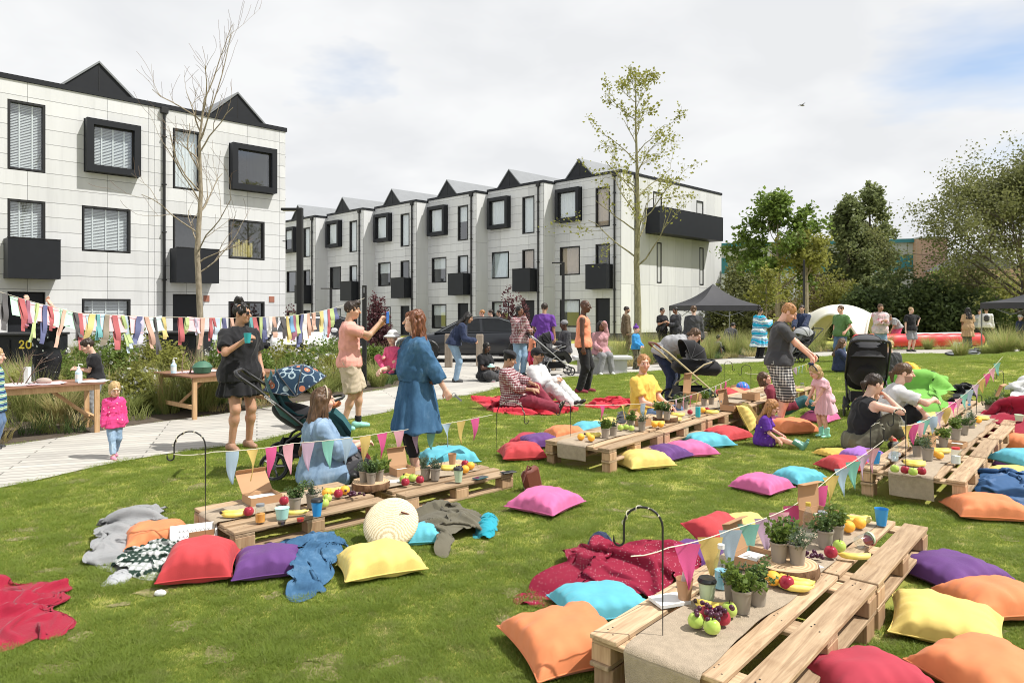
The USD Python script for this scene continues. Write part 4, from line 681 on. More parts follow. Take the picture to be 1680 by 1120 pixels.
    if dress:
        mat, hz, rad_, puff = dress; F = Fld(lo - .1, hi + .1, res); st = mid if puff < .5 else C - Z * .12; b = A([P[0], P[1] + .0, hz]); n = np.linalg.norm(st - b)
        F.cone(st, b, .125 * w, rad_, .03, A([0, 1, 0]), 1.25, cut=True); F.plane(b, (b - st) / n); v, f = F.mesh(); nn = vnorm(v, f); t = np.clip((st[2] - v[:, 2]) / n, 0, 1); an = np.arctan2(v[:, 1] - P[1], v[:, 0])
        part(T, 'skirt', ((v + nn * (.016 * t * np.sin(an * 13 + 2 * np.sin(an * 3)) + .006 * wav(v, 8))[:, None]) * s, f), mat, smooth=True)
    if not bare:
        for i, q in enumerate('lr'):
            d, u = footdir(q, i); an, kn = J[q + 'an'], J[q + 'kn']; F = Fld(an - .36, an + .36, .011); F.cone(an + u * .03 - d * .045, an + u * .055 + d * .13, .050, .040, .03, u, 1.15); F.cone(an + u * .02, an + u * .04 - d * .03, .048, .048, .03)
            if boot: F.cone(an + u * .0, an - u * boot, .055, .07, .02, cut=True)
            F.plane(an + u * .082, u); cloth('boot' if boot else 'shoe', F, shoe, .002, 20)
            if socks: F = Fld(an - .2, an + .2, .011); F.cone(an + u * .01, an - u * .09, .046, .048, .02, cut=True); part(T, 'sock', tuple_scale(F.mesh(), s), socks, smooth=True)
    # hair and hats
    st = hair[0]; hm = 'hair_' + hair[1]; F = Fld(Hc - A([.22, .26, .75]) * hh, Hc + .25 * hh, .0085 * hh); E = lambda c, r, k=.02, neg=False: F.ell(Hc + Rh @ (A(c) * hh), A(r) * hh, Rh, k, neg); Q = lambda *c: Hc + Rh @ (A(c) * hh); amp = .006
    if st != 'bald':
        E((0, -.016, .036), (.084, .101, .094))
        if st in ('short', 'crop', 'quiff'):
            F.plane(Q(0, 0, -.055), Rh @ A([0, 0, -1.])); E((0, .115, -.06), (.098, .115, .108), neg=True); E((0, -.02, -.09), (.062, .07, .07), neg=True)
            if st == 'quiff': E((0, .055, .105), (.06, .05, .035), .03)
        elif st in ('long', 'straight', 'wavy'):
            E((0, .12, -.06), (.062, .09, .12), neg=True); bl = hair[2] if len(hair) > 2 else .34; bk = lambda x, y, z: N + R @ A([x, y, z])
            for sg in (-1, 0, 1): F.cone(Q(sg * .05, -.05, .0), bk(sg * .085, -.115 - .02 * (sg == 0), -bl + .16), .055 * hh, .05, .04, Yf, 1.25)
            for sg in (-1, 1): F.cone(Q(sg * .075, .0, .01), bk(sg * .105, .045, -bl + .22), .03 * hh, .032, .03)
            amp = .012 if st != 'straight' else .007
        elif st in ('pony', 'bun', 'tied'):
            E((0, .12, -.06), (.09, .105, .115), neg=True); F.plane(Q(0, 0, -.07), Rh @ A([0, 0, -1.]))
            if st == 'pony': F.cone(Q(0, -.10, .02), Q(0, -.145, -.03), .028 * hh, .03 * hh, .02); F.cone(Q(0, -.145, -.03), Q(0, -.12, -.13), .03 * hh, .012 * hh, .02)
            elif st == 'bun': E((0, -.045, .155), (.052, .052, .048), .02); amp = .012
            else: E((0, -.115, -.03), (.04, .035, .04), .02)
        elif st == 'bob': E((0, .125, -.055), (.066, .09, .125), neg=True); F.cone(Q(0, -.05, 0), Q(0, -.045, -.09), .075 * hh, .08 * hh, .04); F.plane(Q(0, 0, -.12), Rh @ A([0, 0, -1.]))
        elif st == 'braids':
            E((0, .12, -.06), (.078, .10, .12), neg=True)
            for sg in (-1, -.5, 0, .5, 1): F.cone(Q(sg * .08, -.06 + .05 * abs(sg), -.02), N + R @ A([sg * .13, -.06 + .12 * abs(sg), -.2]), .026, .018, .02)
        v, f = F.mesh(); n = vnorm(v, f); part(T, 'hair', ((v + n * (amp * wav(v * [1, 1, .35], 30, 3) + amp * .6 * wav(v * [1, 1, .3], 62, 1))[:, None]) * s, f), hm, smooth=True)
    ht = extra or {}
    if 'hat' in ht:
        kind, hmat = ht['hat']; F = Fld(Hc - .3 * hh, Hc + .3 * hh, .009 * hh); E((0, -.012, .05), (.092, .108, .092)); F.plane(Q(0, 0, .035 if kind != 'beanie' else .02), Rh @ A([0, -.15, -1.]))
        if kind == 'sunhat': F.cone(Q(0, 0, .028), Q(0, .0, .05), .15 * hh, .10 * hh, .02, Rh @ A([0, 0, 1.]), 4.0)
        if kind == 'cap': F.cone(Q(0, .09, .045), Q(0, .15, .035), .06 * hh, .045 * hh, .01, Rh @ A([0, 0, 1.]), 5.0)
        if kind == 'beret': F.cone(Q(.01, -.03, .09), Q(-.01, -.02, .1), .115 * hh, .10 * hh, .02, Rh @ A([0, 0, 1.]), 2.2)
        if kind == 'bobble': E((0, -.01, .165), (.035, .035, .035), .005)
        cloth('hat', F, hmat, .002, 20)
    if glasses:
        g = [move(lathe([(0, 0), (.021, 0), (.023, .003), (.021, .006), (0, .006)], 14), (sg * .032, .104, .006), rx=90) for sg in (-1, 1)] + [box((0, .103, .008), (.02, .004, .005))] + [tube([(sg * .052, .100, .01), (sg * .078, .06, .012), (sg * .08, -.01, .008)], .003, 4) for sg in (-1, 1)]
        v, f = cat(g); part(T, 'sunglasses', ((Hc + (v * hh) @ Rh.T) * s, f), 'lens')
    if 'band' in ht:
        an = np.linspace(-.15, pi + .15, 24); part(T, 'hair_band', tuple_scale(tube([Q(.088 * cos(a), .012, .04 + .1 * sin(a)) for a in an], .008 * hh, 6), s), ht['band'], smooth=True)
        if ht.get('bow'): part(T, 'bow', tuple_scale(cat([ball(Q(sg * .035, .01, .16), A([.04, .016, .025]) * hh) for sg in (-1, 1)]), s), ht['band'], smooth=True)
    if 'pack' in ht: part(T, 'rucksack', tuple_scale(move(cbox((0, 0, 0), (.22, .13, .30), .06), C + R @ A([0, -.20, -.16])), s), ht['pack'], smooth=40)
    c, sn = cos(rad(face - 90)), sin(rad(face - 90)); W = A([[c, -sn, 0], [sn, c, 0], [0, 0, 1]])
    T_ = lambda p: A(at, float) + W @ (A(p, float) * s)
    return {'prim': T, 'W': T_, 's': s, 'J': {k: T_(p) for k, p in J.items()}, 'head': T_(Hc), 'C': T_(C), 'face': face}
def tuple_scale(m, s): return (m[0] * s, m[1])
# ---------------------------------------------------------------- pallet tables
woodmat('pallet_wood', (.24, .15, .085), (.56, .41, .26)); woodmat('pallet_wood_y', (.24, .15, .085), (.56, .41, .26), 'y'); woodmat('block_wood', (.30, .17, .09), (.55, .38, .23), 'z'); woodmat('trestle_wood', (.40, .23, .11), (.60, .40, .22), 'z'); woodmat('table_ply', (.16, .075, .045), (.27, .14, .085)); woodmat('grey_post', (.20, .16, .12), (.38, .32, .26), 'z')
plain((.36, .29, .21), .95, .16, 30, .6, 260, name='hessian'); plain((.38, .22, .115), .8, .08, 4, name='cardboard'); plain((.70, .70, .68), .7, .03, name='paper_white'); plain((.03, .028, .026), .9, .3, 30, name='pot_soil')
barkmat('log_bark', (.07, .035, .02), (.22, .13, .075)); tex('log_top', ('wave_texture', {'scale': 16.0, 'wave_type': 'rings', 'rings_direction': 'z', 'distortion': 2.0, 'detail': 3.0}), ([(0, (.42, .27, .15)), (1, (.62, .45, .28))], True))
def along(a, deg): return np.array([cos(rad(deg)), sin(rad(deg))])
def pallet(label, corner, deg, feet, group, seed, L=1.2):
    """corner: front right corner seen from the camera side; length runs along deg, width to its left"""
    rng = np.random.default_rng(seed); T = thing('pallet', label, 'pallet', (corner[0], corner[1], 0), deg, group=group); z = .105 if feet else .004
    def bd(nm, c, s, mt): c = (c[0] * L / 1.2, c[1], c[2]); s = (s[0] * (L / 1.2 if s[0] > 1 else 1), s[1], s[2]); part(T, nm, cbox(np.array(c) + rng.normal(0, .0015, 3), np.array(s) - rng.uniform(0, .004, 3) * [1, 1, .3], .003), mt)
    ws = [.14, .095, .14, .095, .14]; gap = (.8 - sum(ws)) / 4; y = 0
    for w in ws: bd('top_board', (.6, y + w / 2, z + .134), (1.2, w, .022), 'pallet_wood'); y += w + gap
    for x in (.0725, .6, 1.1275): bd('cross_board', (x, .4, z + .111), (.145, .79, .021), 'pallet_wood_y')
    for x in (.0725, .6, 1.1275):
        for y in (.052, .4, .748): bd('block', (x, y, z + .061), (.14, .10, .077), 'block_wood')
    for y in (.052, .4, .748): bd('bottom_board', (.6, y, z + .011), (1.2, .10, .021), 'pallet_wood')
    nl = [cbox((x * L / 1.2 + dx, y + dy, z + .1455), (.007, .007, .002), .001) for x in (.07, .6, 1.13) for y in (.07, .235, .4, .565, .73) for dx, dy in ((-.03, -.02), (.03, .02), (0, .025))]
    part(T, 'nail', nl, 'black_metal', kind='stuff')
    if feet:
        for x in (.09, 1.11):
            for y in (.055, .745): bd('foot_block', (x, y, .05), (.14, .10, .108), 'block_wood')
    return T
TZ = .25; TL = .149
def row(nm, p0, deg, n, feet, labels, group, seed, gap=.03):
    for i in range(n): pallet(labels[i], np.asarray(p0) + along(0, deg) * i * (1.2 + gap), deg + [.0, .8, -.7, .4, 0, .5][i % 6], feet, group, seed + i)
row('left', (-1.87, 4.72), 42.5, 2, False, ['left low pallet table, its near pallet with the juice jar and blue cup', 'left low pallet table, its far pallet with the phones and paper cup'], 'pallets of the left table', 100, .17)
row('mid', (.98, 7.04), 51.5, 6, True, ['middle pallet row, nearest pallet with hessian hanging over its end', 'middle pallet row, second pallet with the brown box', 'middle pallet row, third pallet with the teal can', 'middle pallet row, fourth pallet beside the purple girl', 'middle pallet row, fifth pallet behind the checked shorts', 'middle pallet row, farthest pallet beside the girl in pink'], 'pallets of the middle row', 120)
row('right', (3.70, 5.71), 49.5, 5, True, ['right pallet row, nearest pallet with the apples and hessian end', 'right pallet row, second pallet with the white red lidded jar', 'right pallet row, third pallet with the red blanket over its edge', 'right pallet row, fourth pallet with the cardboard box', 'right pallet row, farthest pallet at the right edge of the picture'], 'pallets of the right row', 140)
for lb_, q_, L_ in zip(['front pallet table, near pallet with the grape and apple pile', 'front pallet table, far pallet with the log slice and blue cup'], [(.934, 2.515), (1.872, 3.58)], [1.40, 1.24]): pallet(lb_, q_, 48.65 + .5 * (L_ < 1.3), True, 'pallets of the front table', int(160 + L_ * 10), L_)
NOGRASS += [Polygon([np.asarray(p) + along(0, d) * a + along(0, d + 90) * b for a, b in ((0, 0), (L, 0), (L, .8), (0, .8))]) for p, d, L in (((-1.87, 4.72), 42.5, 2.57), ((.98, 7.04), 51.5, 7.4), ((3.7, 5.71), 49.5, 6.1), ((.934, 2.515), 48.65, 2.66))]
def runner(label, p0, deg, s0, s1, w, off, z, drop):
    """hessian strip lying along a table, hanging over its near end"""
    n, m = 60, 13; s = np.r_[np.linspace(-drop, 0, 12), np.linspace(.02, s1 - s0, n - 12)]; t = np.linspace(-w / 2, w / 2, m); V = []
    for a in s:
        for b in t:
            hang = a < 0; x = s0 + (a if not hang else -.022 - .01 * sin(b * 22) * (-a / drop)); zz = z + .006 + .004 * wav(np.array([[a * 5, b * 9, 0]]), 1)[0] if not hang else z + .004 + a
            V.append((x, off + b * (1 + (.04 * sin(a * 9) if not hang else 0)) + .012 * sin(a * 4), zz))
    v = np.array(V); f = grid(n, m); v2 = v + [0, 0, .002]; v2[:m * 12, 0] -= .002
    single('table_runner', (np.vstack([v2, v]), np.vstack([f, f[:, ::-1] + len(v)])), 'hessian', label, 'table runner', (p0[0], p0[1], 0), deg, smooth=True)
runner('hessian runner along the left low table, hanging from its left end', (-1.87, 4.72), 42.5, 0, 2.4, .34, .46, TL + .003, .13)
runner('hessian runner along the middle row, hanging in front of its near end', (.98, 7.04), 51.5, 0, 5.6, .36, .45, TZ, .16)
runner('hessian runner along the right row, hanging over its near end', (3.70, 5.71), 49.5, 0, 5.6, .34, .40, TZ, .2)
runner('hessian runner along the front table, hanging at its near end', (.934, 2.515), 48.65, 0, 2.5, .34, .44, TZ, .18)
# ---------------------------------------------------------------- cushions
CC = dict(red=(.50, .028, .035), purple=(.11, .03, .18), yellow=(.70, .53, .11), pink=(.60, .10, .29), blue=(.07, .40, .50), orange=(.68, .195, .055), crimson=(.40, .018, .045), mustard=(.6, .38, .04), lilac=(.33, .12, .5))
CC = {k: tuple(.88 * np.array(c) + .12 * np.mean(c)) for k, c in CC.items()}
for k, c in CC.items(): plain(c, .72, .10, 9, .35, 420, sheen=.1, spec=.25, name='cushion_' + k)
def cushion(label, px, py, col, yaw, size=.62, asp=1.0, h=.20, tilt=(0, 0), z=0.0, seed=0, group=None, squash=0):
    h *= 1.05; size *= .95
    n = 31; u = np.linspace(-1, 1, n); U, V = np.meshgrid(u, u, indexing='ij'); U, V = U.ravel(), V.ravel(); rng = np.random.default_rng(seed + int(px))
    T = np.clip((1 - np.abs(U) ** 2.4) * (1 - np.abs(V) ** 2.4), 0, 1) ** .44; pin = .10
    x = U * (1 - pin * (1 - V ** 2) * U ** 2) * size / 2; y = V * (1 - pin * (1 - U ** 2) * V ** 2) * size * asp / 2
    wr = wav(np.column_stack([x, y, x * 0]), 11, seed) ; edge = (np.maximum(np.abs(U), np.abs(V))) ** 3 * T ** .4
    dmp = -.10 * np.exp(-((U - rng.uniform(-.3, .3)) ** 2 + (V - rng.uniform(-.3, .3)) ** 2) / .15) * h
    top = h * (.26 + .74 * T) + edge * .020 * wr + .004 * wr * T + dmp * T + .010 * edge * np.sin(np.where(np.abs(U) > np.abs(V), V, U) * 19 + seed)
    bot = h * .26 * (1 - T) + edge * .006 * wr; k = len(U); f = grid(n, n)
    v = np.vstack([np.column_stack([x, y, top]), np.column_stack([x, y, np.minimum(bot, top)])]); m = (v, np.vstack([f, f[:, ::-1] + k]))
    m = move(m, rx=tilt[0], ry=tilt[1]); m = (m[0] - [0, 0, m[0][:, 2].min()], m[1])
    ring = np.r_[np.arange(n) * n, (n - 1) * n + np.arange(1, n), np.arange(n - 2, -1, -1) * n + n - 1, np.arange(n - 2, -1, -1)]; rp = m[0][ring]
    T = thing('cushion', label, 'cushion', G(px, py, z), yaw, group); part(T, 'cover', m, 'cushion_' + col, smooth=50); part(T, 'piping', tube(rp + [0, 0, .001], .0045, 5, False), 'cushion_' + col, smooth=True)
CU = [('plump red cushion between the plaid shirt and the purple cushion', 328, 942, 'red', 15, .45, .95, .22, (4, 0)), ('purple cushion with the blue denim jacket thrown over it', 442, 936, 'purple', 20, .46, .9, .16, (0, 0)), ('yellow cushion in front of the straw bag', 622, 935, 'yellow', 25, .54, .8, .17, (0, 0)),
 ('small turquoise cushion peeping out between straw bag and olive jacket', 688, 885, 'blue', 10, .34, .9, .12, (0, 0)), ('lone bright pink cushion at the far end of the left low table', 895, 833, 'pink', 55, .55, .9, .17, (0, 0)), ('orange cushion under the grey hooded top', 258, 890, 'orange', 30, .45, .9, .15, (0, 0)),
 ('sky blue cushion behind the denim woman and the paper cup', 735, 757, 'blue', 20, .62, .9, .17, (0, 0)), ('crimson cushion beside the seated woman with long brown hair', 572, 768, 'crimson', 30, .50, .9, .2, (10, 0)),
 ('red cushion at the near left corner of the middle row', 856, 750, 'red', 10, .52, .9, .18, (0, 0)), ('purple cushion behind the red one at the middle row', 885, 731, 'purple', 25, .5, .9, .16, (0, 0)), ('crimson cushion half hidden behind the red and purple pair', 867, 727, 'crimson', 60, .45, .8, .14, (0, 0)), ('pale orange cushion on the left side of the middle row', 928, 716, 'orange', 20, .5, .9, .16, (0, 0)), ('blue cushion on the left side of the middle row', 968, 708, 'blue', 20, .5, .9, .15, (0, 0)), ('yellow cushion on the left side of the middle row', 1000, 703, 'yellow', 40, .5, .9, .16, (0, 0)),
 ('yellow cushion nearest along the right side of the middle row', 1055, 764, 'yellow', 20, .56, .85, .18, (0, 0)), ('purple cushion between the yellow and pink ones along the middle row', 1092, 750, 'purple', 40, .54, .85, .15, (0, 0)), ('pink cushion between the purple and blue ones along the middle row', 1130, 744, 'pink', 15, .56, .85, .16, (0, 0)), ('blue cushion between the pink and red ones along the middle row', 1157, 730, 'blue', 20, .60, .85, .16, (0, 0)), ('red cushion at the end of the five laid along the middle row', 1190, 719, 'red', 35, .58, .85, .17, (0, 0)), ('yellow cushion standing against the pallet behind the purple girl', 1220, 702, 'yellow', 60, .46, .9, .16, (62, 0)),
 ('red cushion lying on the grass beyond the black pram', 1206, 652, 'red', 15, .75, .9, .2, (0, 0)), ('yellow cushion in front of the far red one', 1180, 660, 'yellow', 25, .6, .9, .15, (0, 0)), ('orange cushion behind the checked shorts', 1298, 708, 'orange', 15, .58, .9, .2, (0, 0)), ('bright pink cushion behind the purple girl', 1268, 703, 'pink', 30, .46, .9, .18, (0, 0)), ('magenta cushion behind the girl in pale pink', 1345, 690, 'pink', 45, .5, .9, .18, (0, 0)),
 ('large pink cushion alone on the grass by the blue one', 1250, 803, 'pink', 40, .46, .95, .15, (0, 0)), ('blue cushion lying behind the large pink one on the grass', 1310, 788, 'blue', 25, .44, .9, .13, (0, 0)), ('red cushion beside the seated woman in black', 1385, 770, 'red', 15, .46, .9, .15, (0, 0)), ('lilac purple cushion behind the red one beside the seated couple', 1415, 755, 'lilac', 25, .42, .9, .15, (0, 0)), ('mustard cushion corner under the woman in olive trousers', 1372, 746, 'mustard', 20, .4, .9, .08, (0, 0)),
 ('orange cushion under the navy cloth at the right edge', 1620, 845, 'orange', -12, .58, .8, .17, (0, 0)), ('pale yellow cushion at the right edge below the purple one', 1668, 790, 'yellow', 15, .5, .9, .16, (0, 0)), ('purple cushion at the right edge under a blue one', 1672, 768, 'lilac', 10, .5, .9, .16, (0, 0)), ('blue cushion at the right edge on top of the purple one', 1680, 760, 'blue', 15, .5, .9, .15, (0, 0), .12), ('orange cushion at the right edge beside the pallet end', 1676, 738, 'orange', 30, .5, .9, .2, (0, 0)),
 ('yellow cushion behind the seated man with the watch', 1535, 694, 'yellow', 15, .6, .9, .16, (0, 0)), ('blue cushion behind the knees of the seated man', 1512, 706, 'blue', 25, .5, .9, .15, (0, 0)), ('pink cushion beyond the green bean bag', 1550, 672, 'pink', 30, .6, .9, .15, (0, 0)),
 ('large orange cushion at the left side of the front table', 930, 1068, 'orange', 22, .56, .95, .17, (4, 0)), ('turquoise cushion under the spotted maroon cloth', 985, 1000, 'blue', 15, .52, .8, .13, (0, 0)), ('red cushion standing behind the front table bunting', 1180, 905, 'red', 35, .46, .9, .17, (30, 0)), ('yellow cushion behind the red one at the front table', 1225, 885, 'yellow', 20, .46, .9, .16, (10, 0)), ('purple cushion behind the spotted maroon cloth', 1150, 925, 'purple', 20, .45, .9, .15, (0, 0)),
 ('deep purple cushion at the far right side of the front table', 1562, 950, 'purple', 18, .54, .95, .15, (0, 0)), ('orange cushion behind the yellow one on the right of the front table', 1635, 1003, 'orange', 5, .54, .8, .17, (-4, 0)), ('big yellow cushion leaning on the right of the front table', 1552, 1038, 'yellow', -30, .54, .85, .15, (6, 3)), ('orange cushion in the bottom right corner', 1628, 1130, 'orange', 20, .54, .9, .18, (5, 0)), ('crimson cushion at the bottom edge of the picture', 1420, 1150, 'crimson', 15, .50, .8, .2, (0, 0))]
for i, c in enumerate(CU):
    lb, px, py, col, yaw, sz, asp, hh, tl = c[:9]; cushion(lb, px, py + 2, col, yaw, sz, asp, hh, tl, c[9] if len(c) > 9 else 0, i)
# ---------------------------------------------------------------- draped cloths, jackets and bags
def drape(name, label, cat_, poly, mat, h, fold=.03, fr=7, seed=0, z=0.0, ext=(), smooth=True):
    """a dropped cloth: a sheet cut larger than its outline buckles and settles under gravity over whatever lies below it (height h)"""
    P = np.array([G(px, py, z)[:2] for px, py in poly]); c = P.mean(0); Q = smooth_closed(P - c, 160); rng = np.random.default_rng(seed); n = 46
    u = np.linspace(-1, 1, n); U, V = np.meshgrid(u, u, indexing='ij'); x, y = U * np.sqrt(1 - V * V / 2), V * np.sqrt(1 - U * U / 2); rr = np.hypot(x, y); th = (np.arctan2(y, x) / (2 * pi) * 160) % 160
    k0 = np.floor(th).astype(int) % 160; fr_ = (th - np.floor(th))[..., None]; B = Q[k0] * (1 - fr_) + Q[(k0 + 1) % 160] * fr_; X = np.concatenate([B * rr[..., None], np.zeros((n, n, 1))], -1)
    ex = 1 + min(.55, .22 + fold * 3.2); size = np.ptp(Q, axis=0).mean(); fl = X.reshape(-1, 3) / max(size, .05); s3 = fl + seed
    X[..., 2] = (h * .9 + .10 * size * (wav(s3, 4.5, seed) * .5 + wav(s3, 9, seed + 2) * .3).reshape(n, n) + .05 * size); R2 = (X[..., :2] ** 2).sum(-1)
    rest = {}; prs = [((1, 0), 1), ((0, 1), 1), ((1, 1), .6), ((1, -1), .6), ((2, 0), .18), ((0, 2), .18)]
    def ends(A, d): a, b = d; return (A[:n - a, :n - b], A[a:, b:]) if b >= 0 else (A[:n - a, -b:], A[a:, :b])
    flat = np.concatenate([X[..., :2], np.zeros((n, n, 1))], -1)
    for d, w in prs: a, b = ends(flat, d); rest[d] = np.linalg.norm(b - a, axis=-1) * ex
    prev = X.copy(); gr = np.maximum(.006, 0)
    for it in range(90):
        vel = (X - prev) * .86; prev = X.copy(); X = X + vel; X[..., 2] -= .0016
        for _ in range(4):
            for d, w in prs:
                a, b = ends(X, d); df = b - a; L = np.linalg.norm(df, axis=-1) + 1e-9; m = (w * .45 * (L - rest[d]) / L)[..., None] * df; a += m; b -= m
            rq = (X[..., 0] / (np.ptp(Q[:, 0]) / 2)) ** 2 + (X[..., 1] / (np.ptp(Q[:, 1]) / 2)) ** 2; fl_ = gr + h * .8 * np.clip(1 - rq, 0, 1) ** .6; low = X[..., 2] < fl_; X[..., 2] = np.where(low, fl_, X[..., 2]); X[..., :2] = np.where(low[..., None], X[..., :2] * .35 + prev[..., :2] * .65, X[..., :2])
            cap_ = h + size * .16 + fold; X[..., 2] = np.minimum(X[..., 2], cap_)
    v3 = X.reshape(-1, 3); f = grid(n, n); v3 = v3 + np.column_stack([0 * v3[:, 0], 0 * v3[:, 0], .002 * wav(v3, 60)])
    NOGRASS.append(Polygon(P).buffer(-.01)); return single(name, (v3, f), mat, label, cat_, (c[0], c[1], z), smooth=smooth)
def smooth_closed(P, n):
    Q = np.asarray(P, float)
    for _ in range(2): Q = np.stack([Q * .82 + np.roll(Q, -1, 0) * .18, Q * .18 + np.roll(Q, -1, 0) * .82], 1).reshape(-1, 2)
    Q = np.vstack([Q, Q[:1]]); t = np.r_[0, np.cumsum(np.linalg.norm(np.diff(Q, axis=0), axis=1))]; s_ = np.linspace(0, t[-1], n, endpoint=False)
    return np.column_stack([np.interp(s_, t, Q[:, k]) for k in (0, 1)])
tex('polka', ('voronoi_texture', {'scale': 62.0, 'randomness': 0.55}), ([(0, (.6, .55, .55)), (.13, (.6, .55, .55)), (.18, (.22, .012, .035)), (1, (.22, .012, .035))], True), out='distance')
fabric('fleece_grey', (.27, .275, .28), .95, .8); fabric('jacket_olive', (.115, .105, .075)); fabric('scarf_teal', (.02, .28, .36)); fabric('blanket_red', (.27, .014, .035), .95, .5); fabric('bag_green', (.17, .42, .07), .7); fabric('leather', (.14, .04, .025), .4); fabric('bag_grey', (.11, .105, .11), .9)
tex('straw', ('wave_texture', {'scale': 34.0, 'wave_type': 'rings', 'rings_direction': 'spherical', 'distortion': 4.0, 'detail': 3.0, 'detail_scale': 4.0}), ([(0, (.48, .38, .22)), (.6, (.70, .60, .41)), (1, (.76, .68, .5))], True))
drape('hooded_top', 'grey fleece hooded top crumpled on the grass at the left', 'hooded top', [(148, 916), (160, 880), (190, 848), (235, 833), (268, 842), (262, 868), (225, 892), (205, 935), (165, 932)], 'fleece_grey', .10, .05, 6, 1, ext=[('sleeve', [(238, 872, .13), (262, 868, .19), (285, 880, .17)], [.03, .04, .03], None)])
drape('plaid_shirt', 'green and white plaid shirt dropped beside the plump red cushion', 'shirt', [(185, 930), (215, 905), (250, 893), (292, 890), (305, 905), (290, 928), (262, 950), (215, 945)], 'plaid_green', .09, .045, 8, 2)
drape('scarf', 'pale grey crumpled cloth at the front of the plaid shirt', 'cloth', [(164, 963), (185, 942), (215, 933), (228, 940), (205, 958)], 'cloth_palegrey', .03, .02, 12, 3)
drape('denim_jacket', 'faded blue denim jacket lying over the purple cushion', 'jacket', [(420, 906), (460, 888), (520, 890), (568, 905), (558, 930), (540, 955), (500, 982), (470, 980), (480, 955), (505, 932), (460, 915)], 'denim', .15, .05, 7, 4, ext=[('sleeve', [(500, 930, .15), (535, 945, .12), (505, 968, .06), (478, 978, .03)], [.035, .05, .045, .035], None)])
drape('olive_jacket', 'dark olive jacket heaped beside the straw bag', 'jacket', [(665, 865), (690, 836), (728, 834), (752, 848), (785, 850), (798, 868), (770, 884), (752, 892), (735, 912), (716, 908), (718, 890), (690, 884)], 'jacket_olive', .13, .05, 7, 5, ext=[('sleeve', [(770, 870, .10), (750, 890, .09), (722, 900, .05)], [.05, .05, .055], None)])
drape('scarf', 'bright teal scarf at the right of the olive jacket', 'scarf', [(775, 882), (785, 855), (805, 845), (820, 860), (815, 880), (800, 885)], 'scarf_teal', .10, .04, 9, 6)
drape('picnic_blanket', 'dark red fleece blanket at the bottom left corner', 'blanket', [(-90, 965), (-20, 958), (60, 957), (113, 968), (112, 988), (98, 1005), (124, 1024), (95, 1040), (40, 1050), (-10, 1068), (-110, 1075)], 'blanket_red', .025, .035, 3.5, 7)
drape('spotted_cloth', 'maroon cloth with white spots heaped behind the orange cushion', 'cloth', [(865, 985), (885, 962), (925, 958), (935, 915), (985, 905), (1040, 908), (1090, 915), (1160, 915), (1172, 935), (1120, 965), (1070, 985), (1010, 988), (960, 985), (905, 992)], 'polka', .19, .07, 5.5, 8)
drape('navy_cloth', 'tuft of blue patterned scarf behind the spotted cloth', 'scarf', [(955, 905), (985, 895), (1010, 903), (990, 912)], 'cloth_navy', .16, .04, 10, 9)
drape('picnic_blanket', 'bright red blanket under the two men with black caps', 'blanket', [(778, 657), (800, 654), (880, 655), (935, 662), (945, 674), (900, 681), (835, 681), (800, 670)], 'cloth_red', .012, .02, 4, 10)
drape('picnic_blanket', 'red blanket on the grass left of the man in yellow', 'blanket', [(958, 668), (985, 658), (1040, 656), (1050, 664), (1000, 672)], 'cloth_red', .05, .05, 4, 11)
drape('rain_jacket', 'yellow and black rain jacket spread on the far grass', 'jacket', [(1474, 622), (1485, 608), (1505, 604), (1515, 618), (1500, 624)], ((.75, .42, .02),), .16, .1, 4, 12)
drape('black_jacket', 'black cloth beside the yellow rain jacket', 'jacket', [(1510, 622), (1512, 608), (1525, 615), (1540, 620), (1525, 624)], 'cloth_black', .08, .05, 5, 13)
drape('bean_bag', 'big lime green bean bag beside the seated couple', 'bean bag', [(1455, 672), (1462, 650), (1480, 640), (1515, 645), (1545, 660), (1562, 676), (1530, 690), (1480, 686)], 'bag_green', .48, .06, 2.2, 14)
drape('navy_cloth', 'dark blue cloth thrown over the orange cushion at the right edge', 'cloth', [(1605, 815), (1615, 795), (1650, 785), (1700, 792), (1720, 815), (1690, 838), (1650, 830)], ((.03, .09, .21),), .20, .06, 6, 15)
drape('picnic_blanket', 'red blanket heaped over the right row at the right edge', 'blanket', [(1600, 722), (1640, 695), (1690, 685), (1760, 695), (1770, 740), (1700, 745), (1660, 735)], 'blanket_red', .36, .06, 3.5, 16)
drape('backpack', 'black backpack slumped on the grass beyond the right row', 'backpack', [(1562, 672), (1565, 650), (1585, 642), (1602, 650), (1602, 668), (1585, 676)], 'cloth_black', .34, .07, 4, 17)
drape('white_bags', 'white and pale blue plastic bags at the right edge of the picture', 'bags', [(1655, 672), (1660, 650), (1680, 645), (1700, 655), (1700, 672)], 'cloth_white', .38, .09, 5, 18)
drape('foil', 'crumpled silver foil at the near end of the right row', 'foil', [(1456, 752), (1462, 742), (1476, 742), (1480, 752), (1468, 757)], plain((.6, .6, .62), .25, .1, metal=.9), .04, .02, 22, 19, z=TZ + .008)
drape('dark_cloth', 'small dark bag lying on the middle row behind the pots', 'bag', [(1010, 692), (1014, 680), (1026, 678), (1034, 688), (1024, 694)], 'cloth_charcoal', .07, .03, 12, 20, z=TZ + .006)
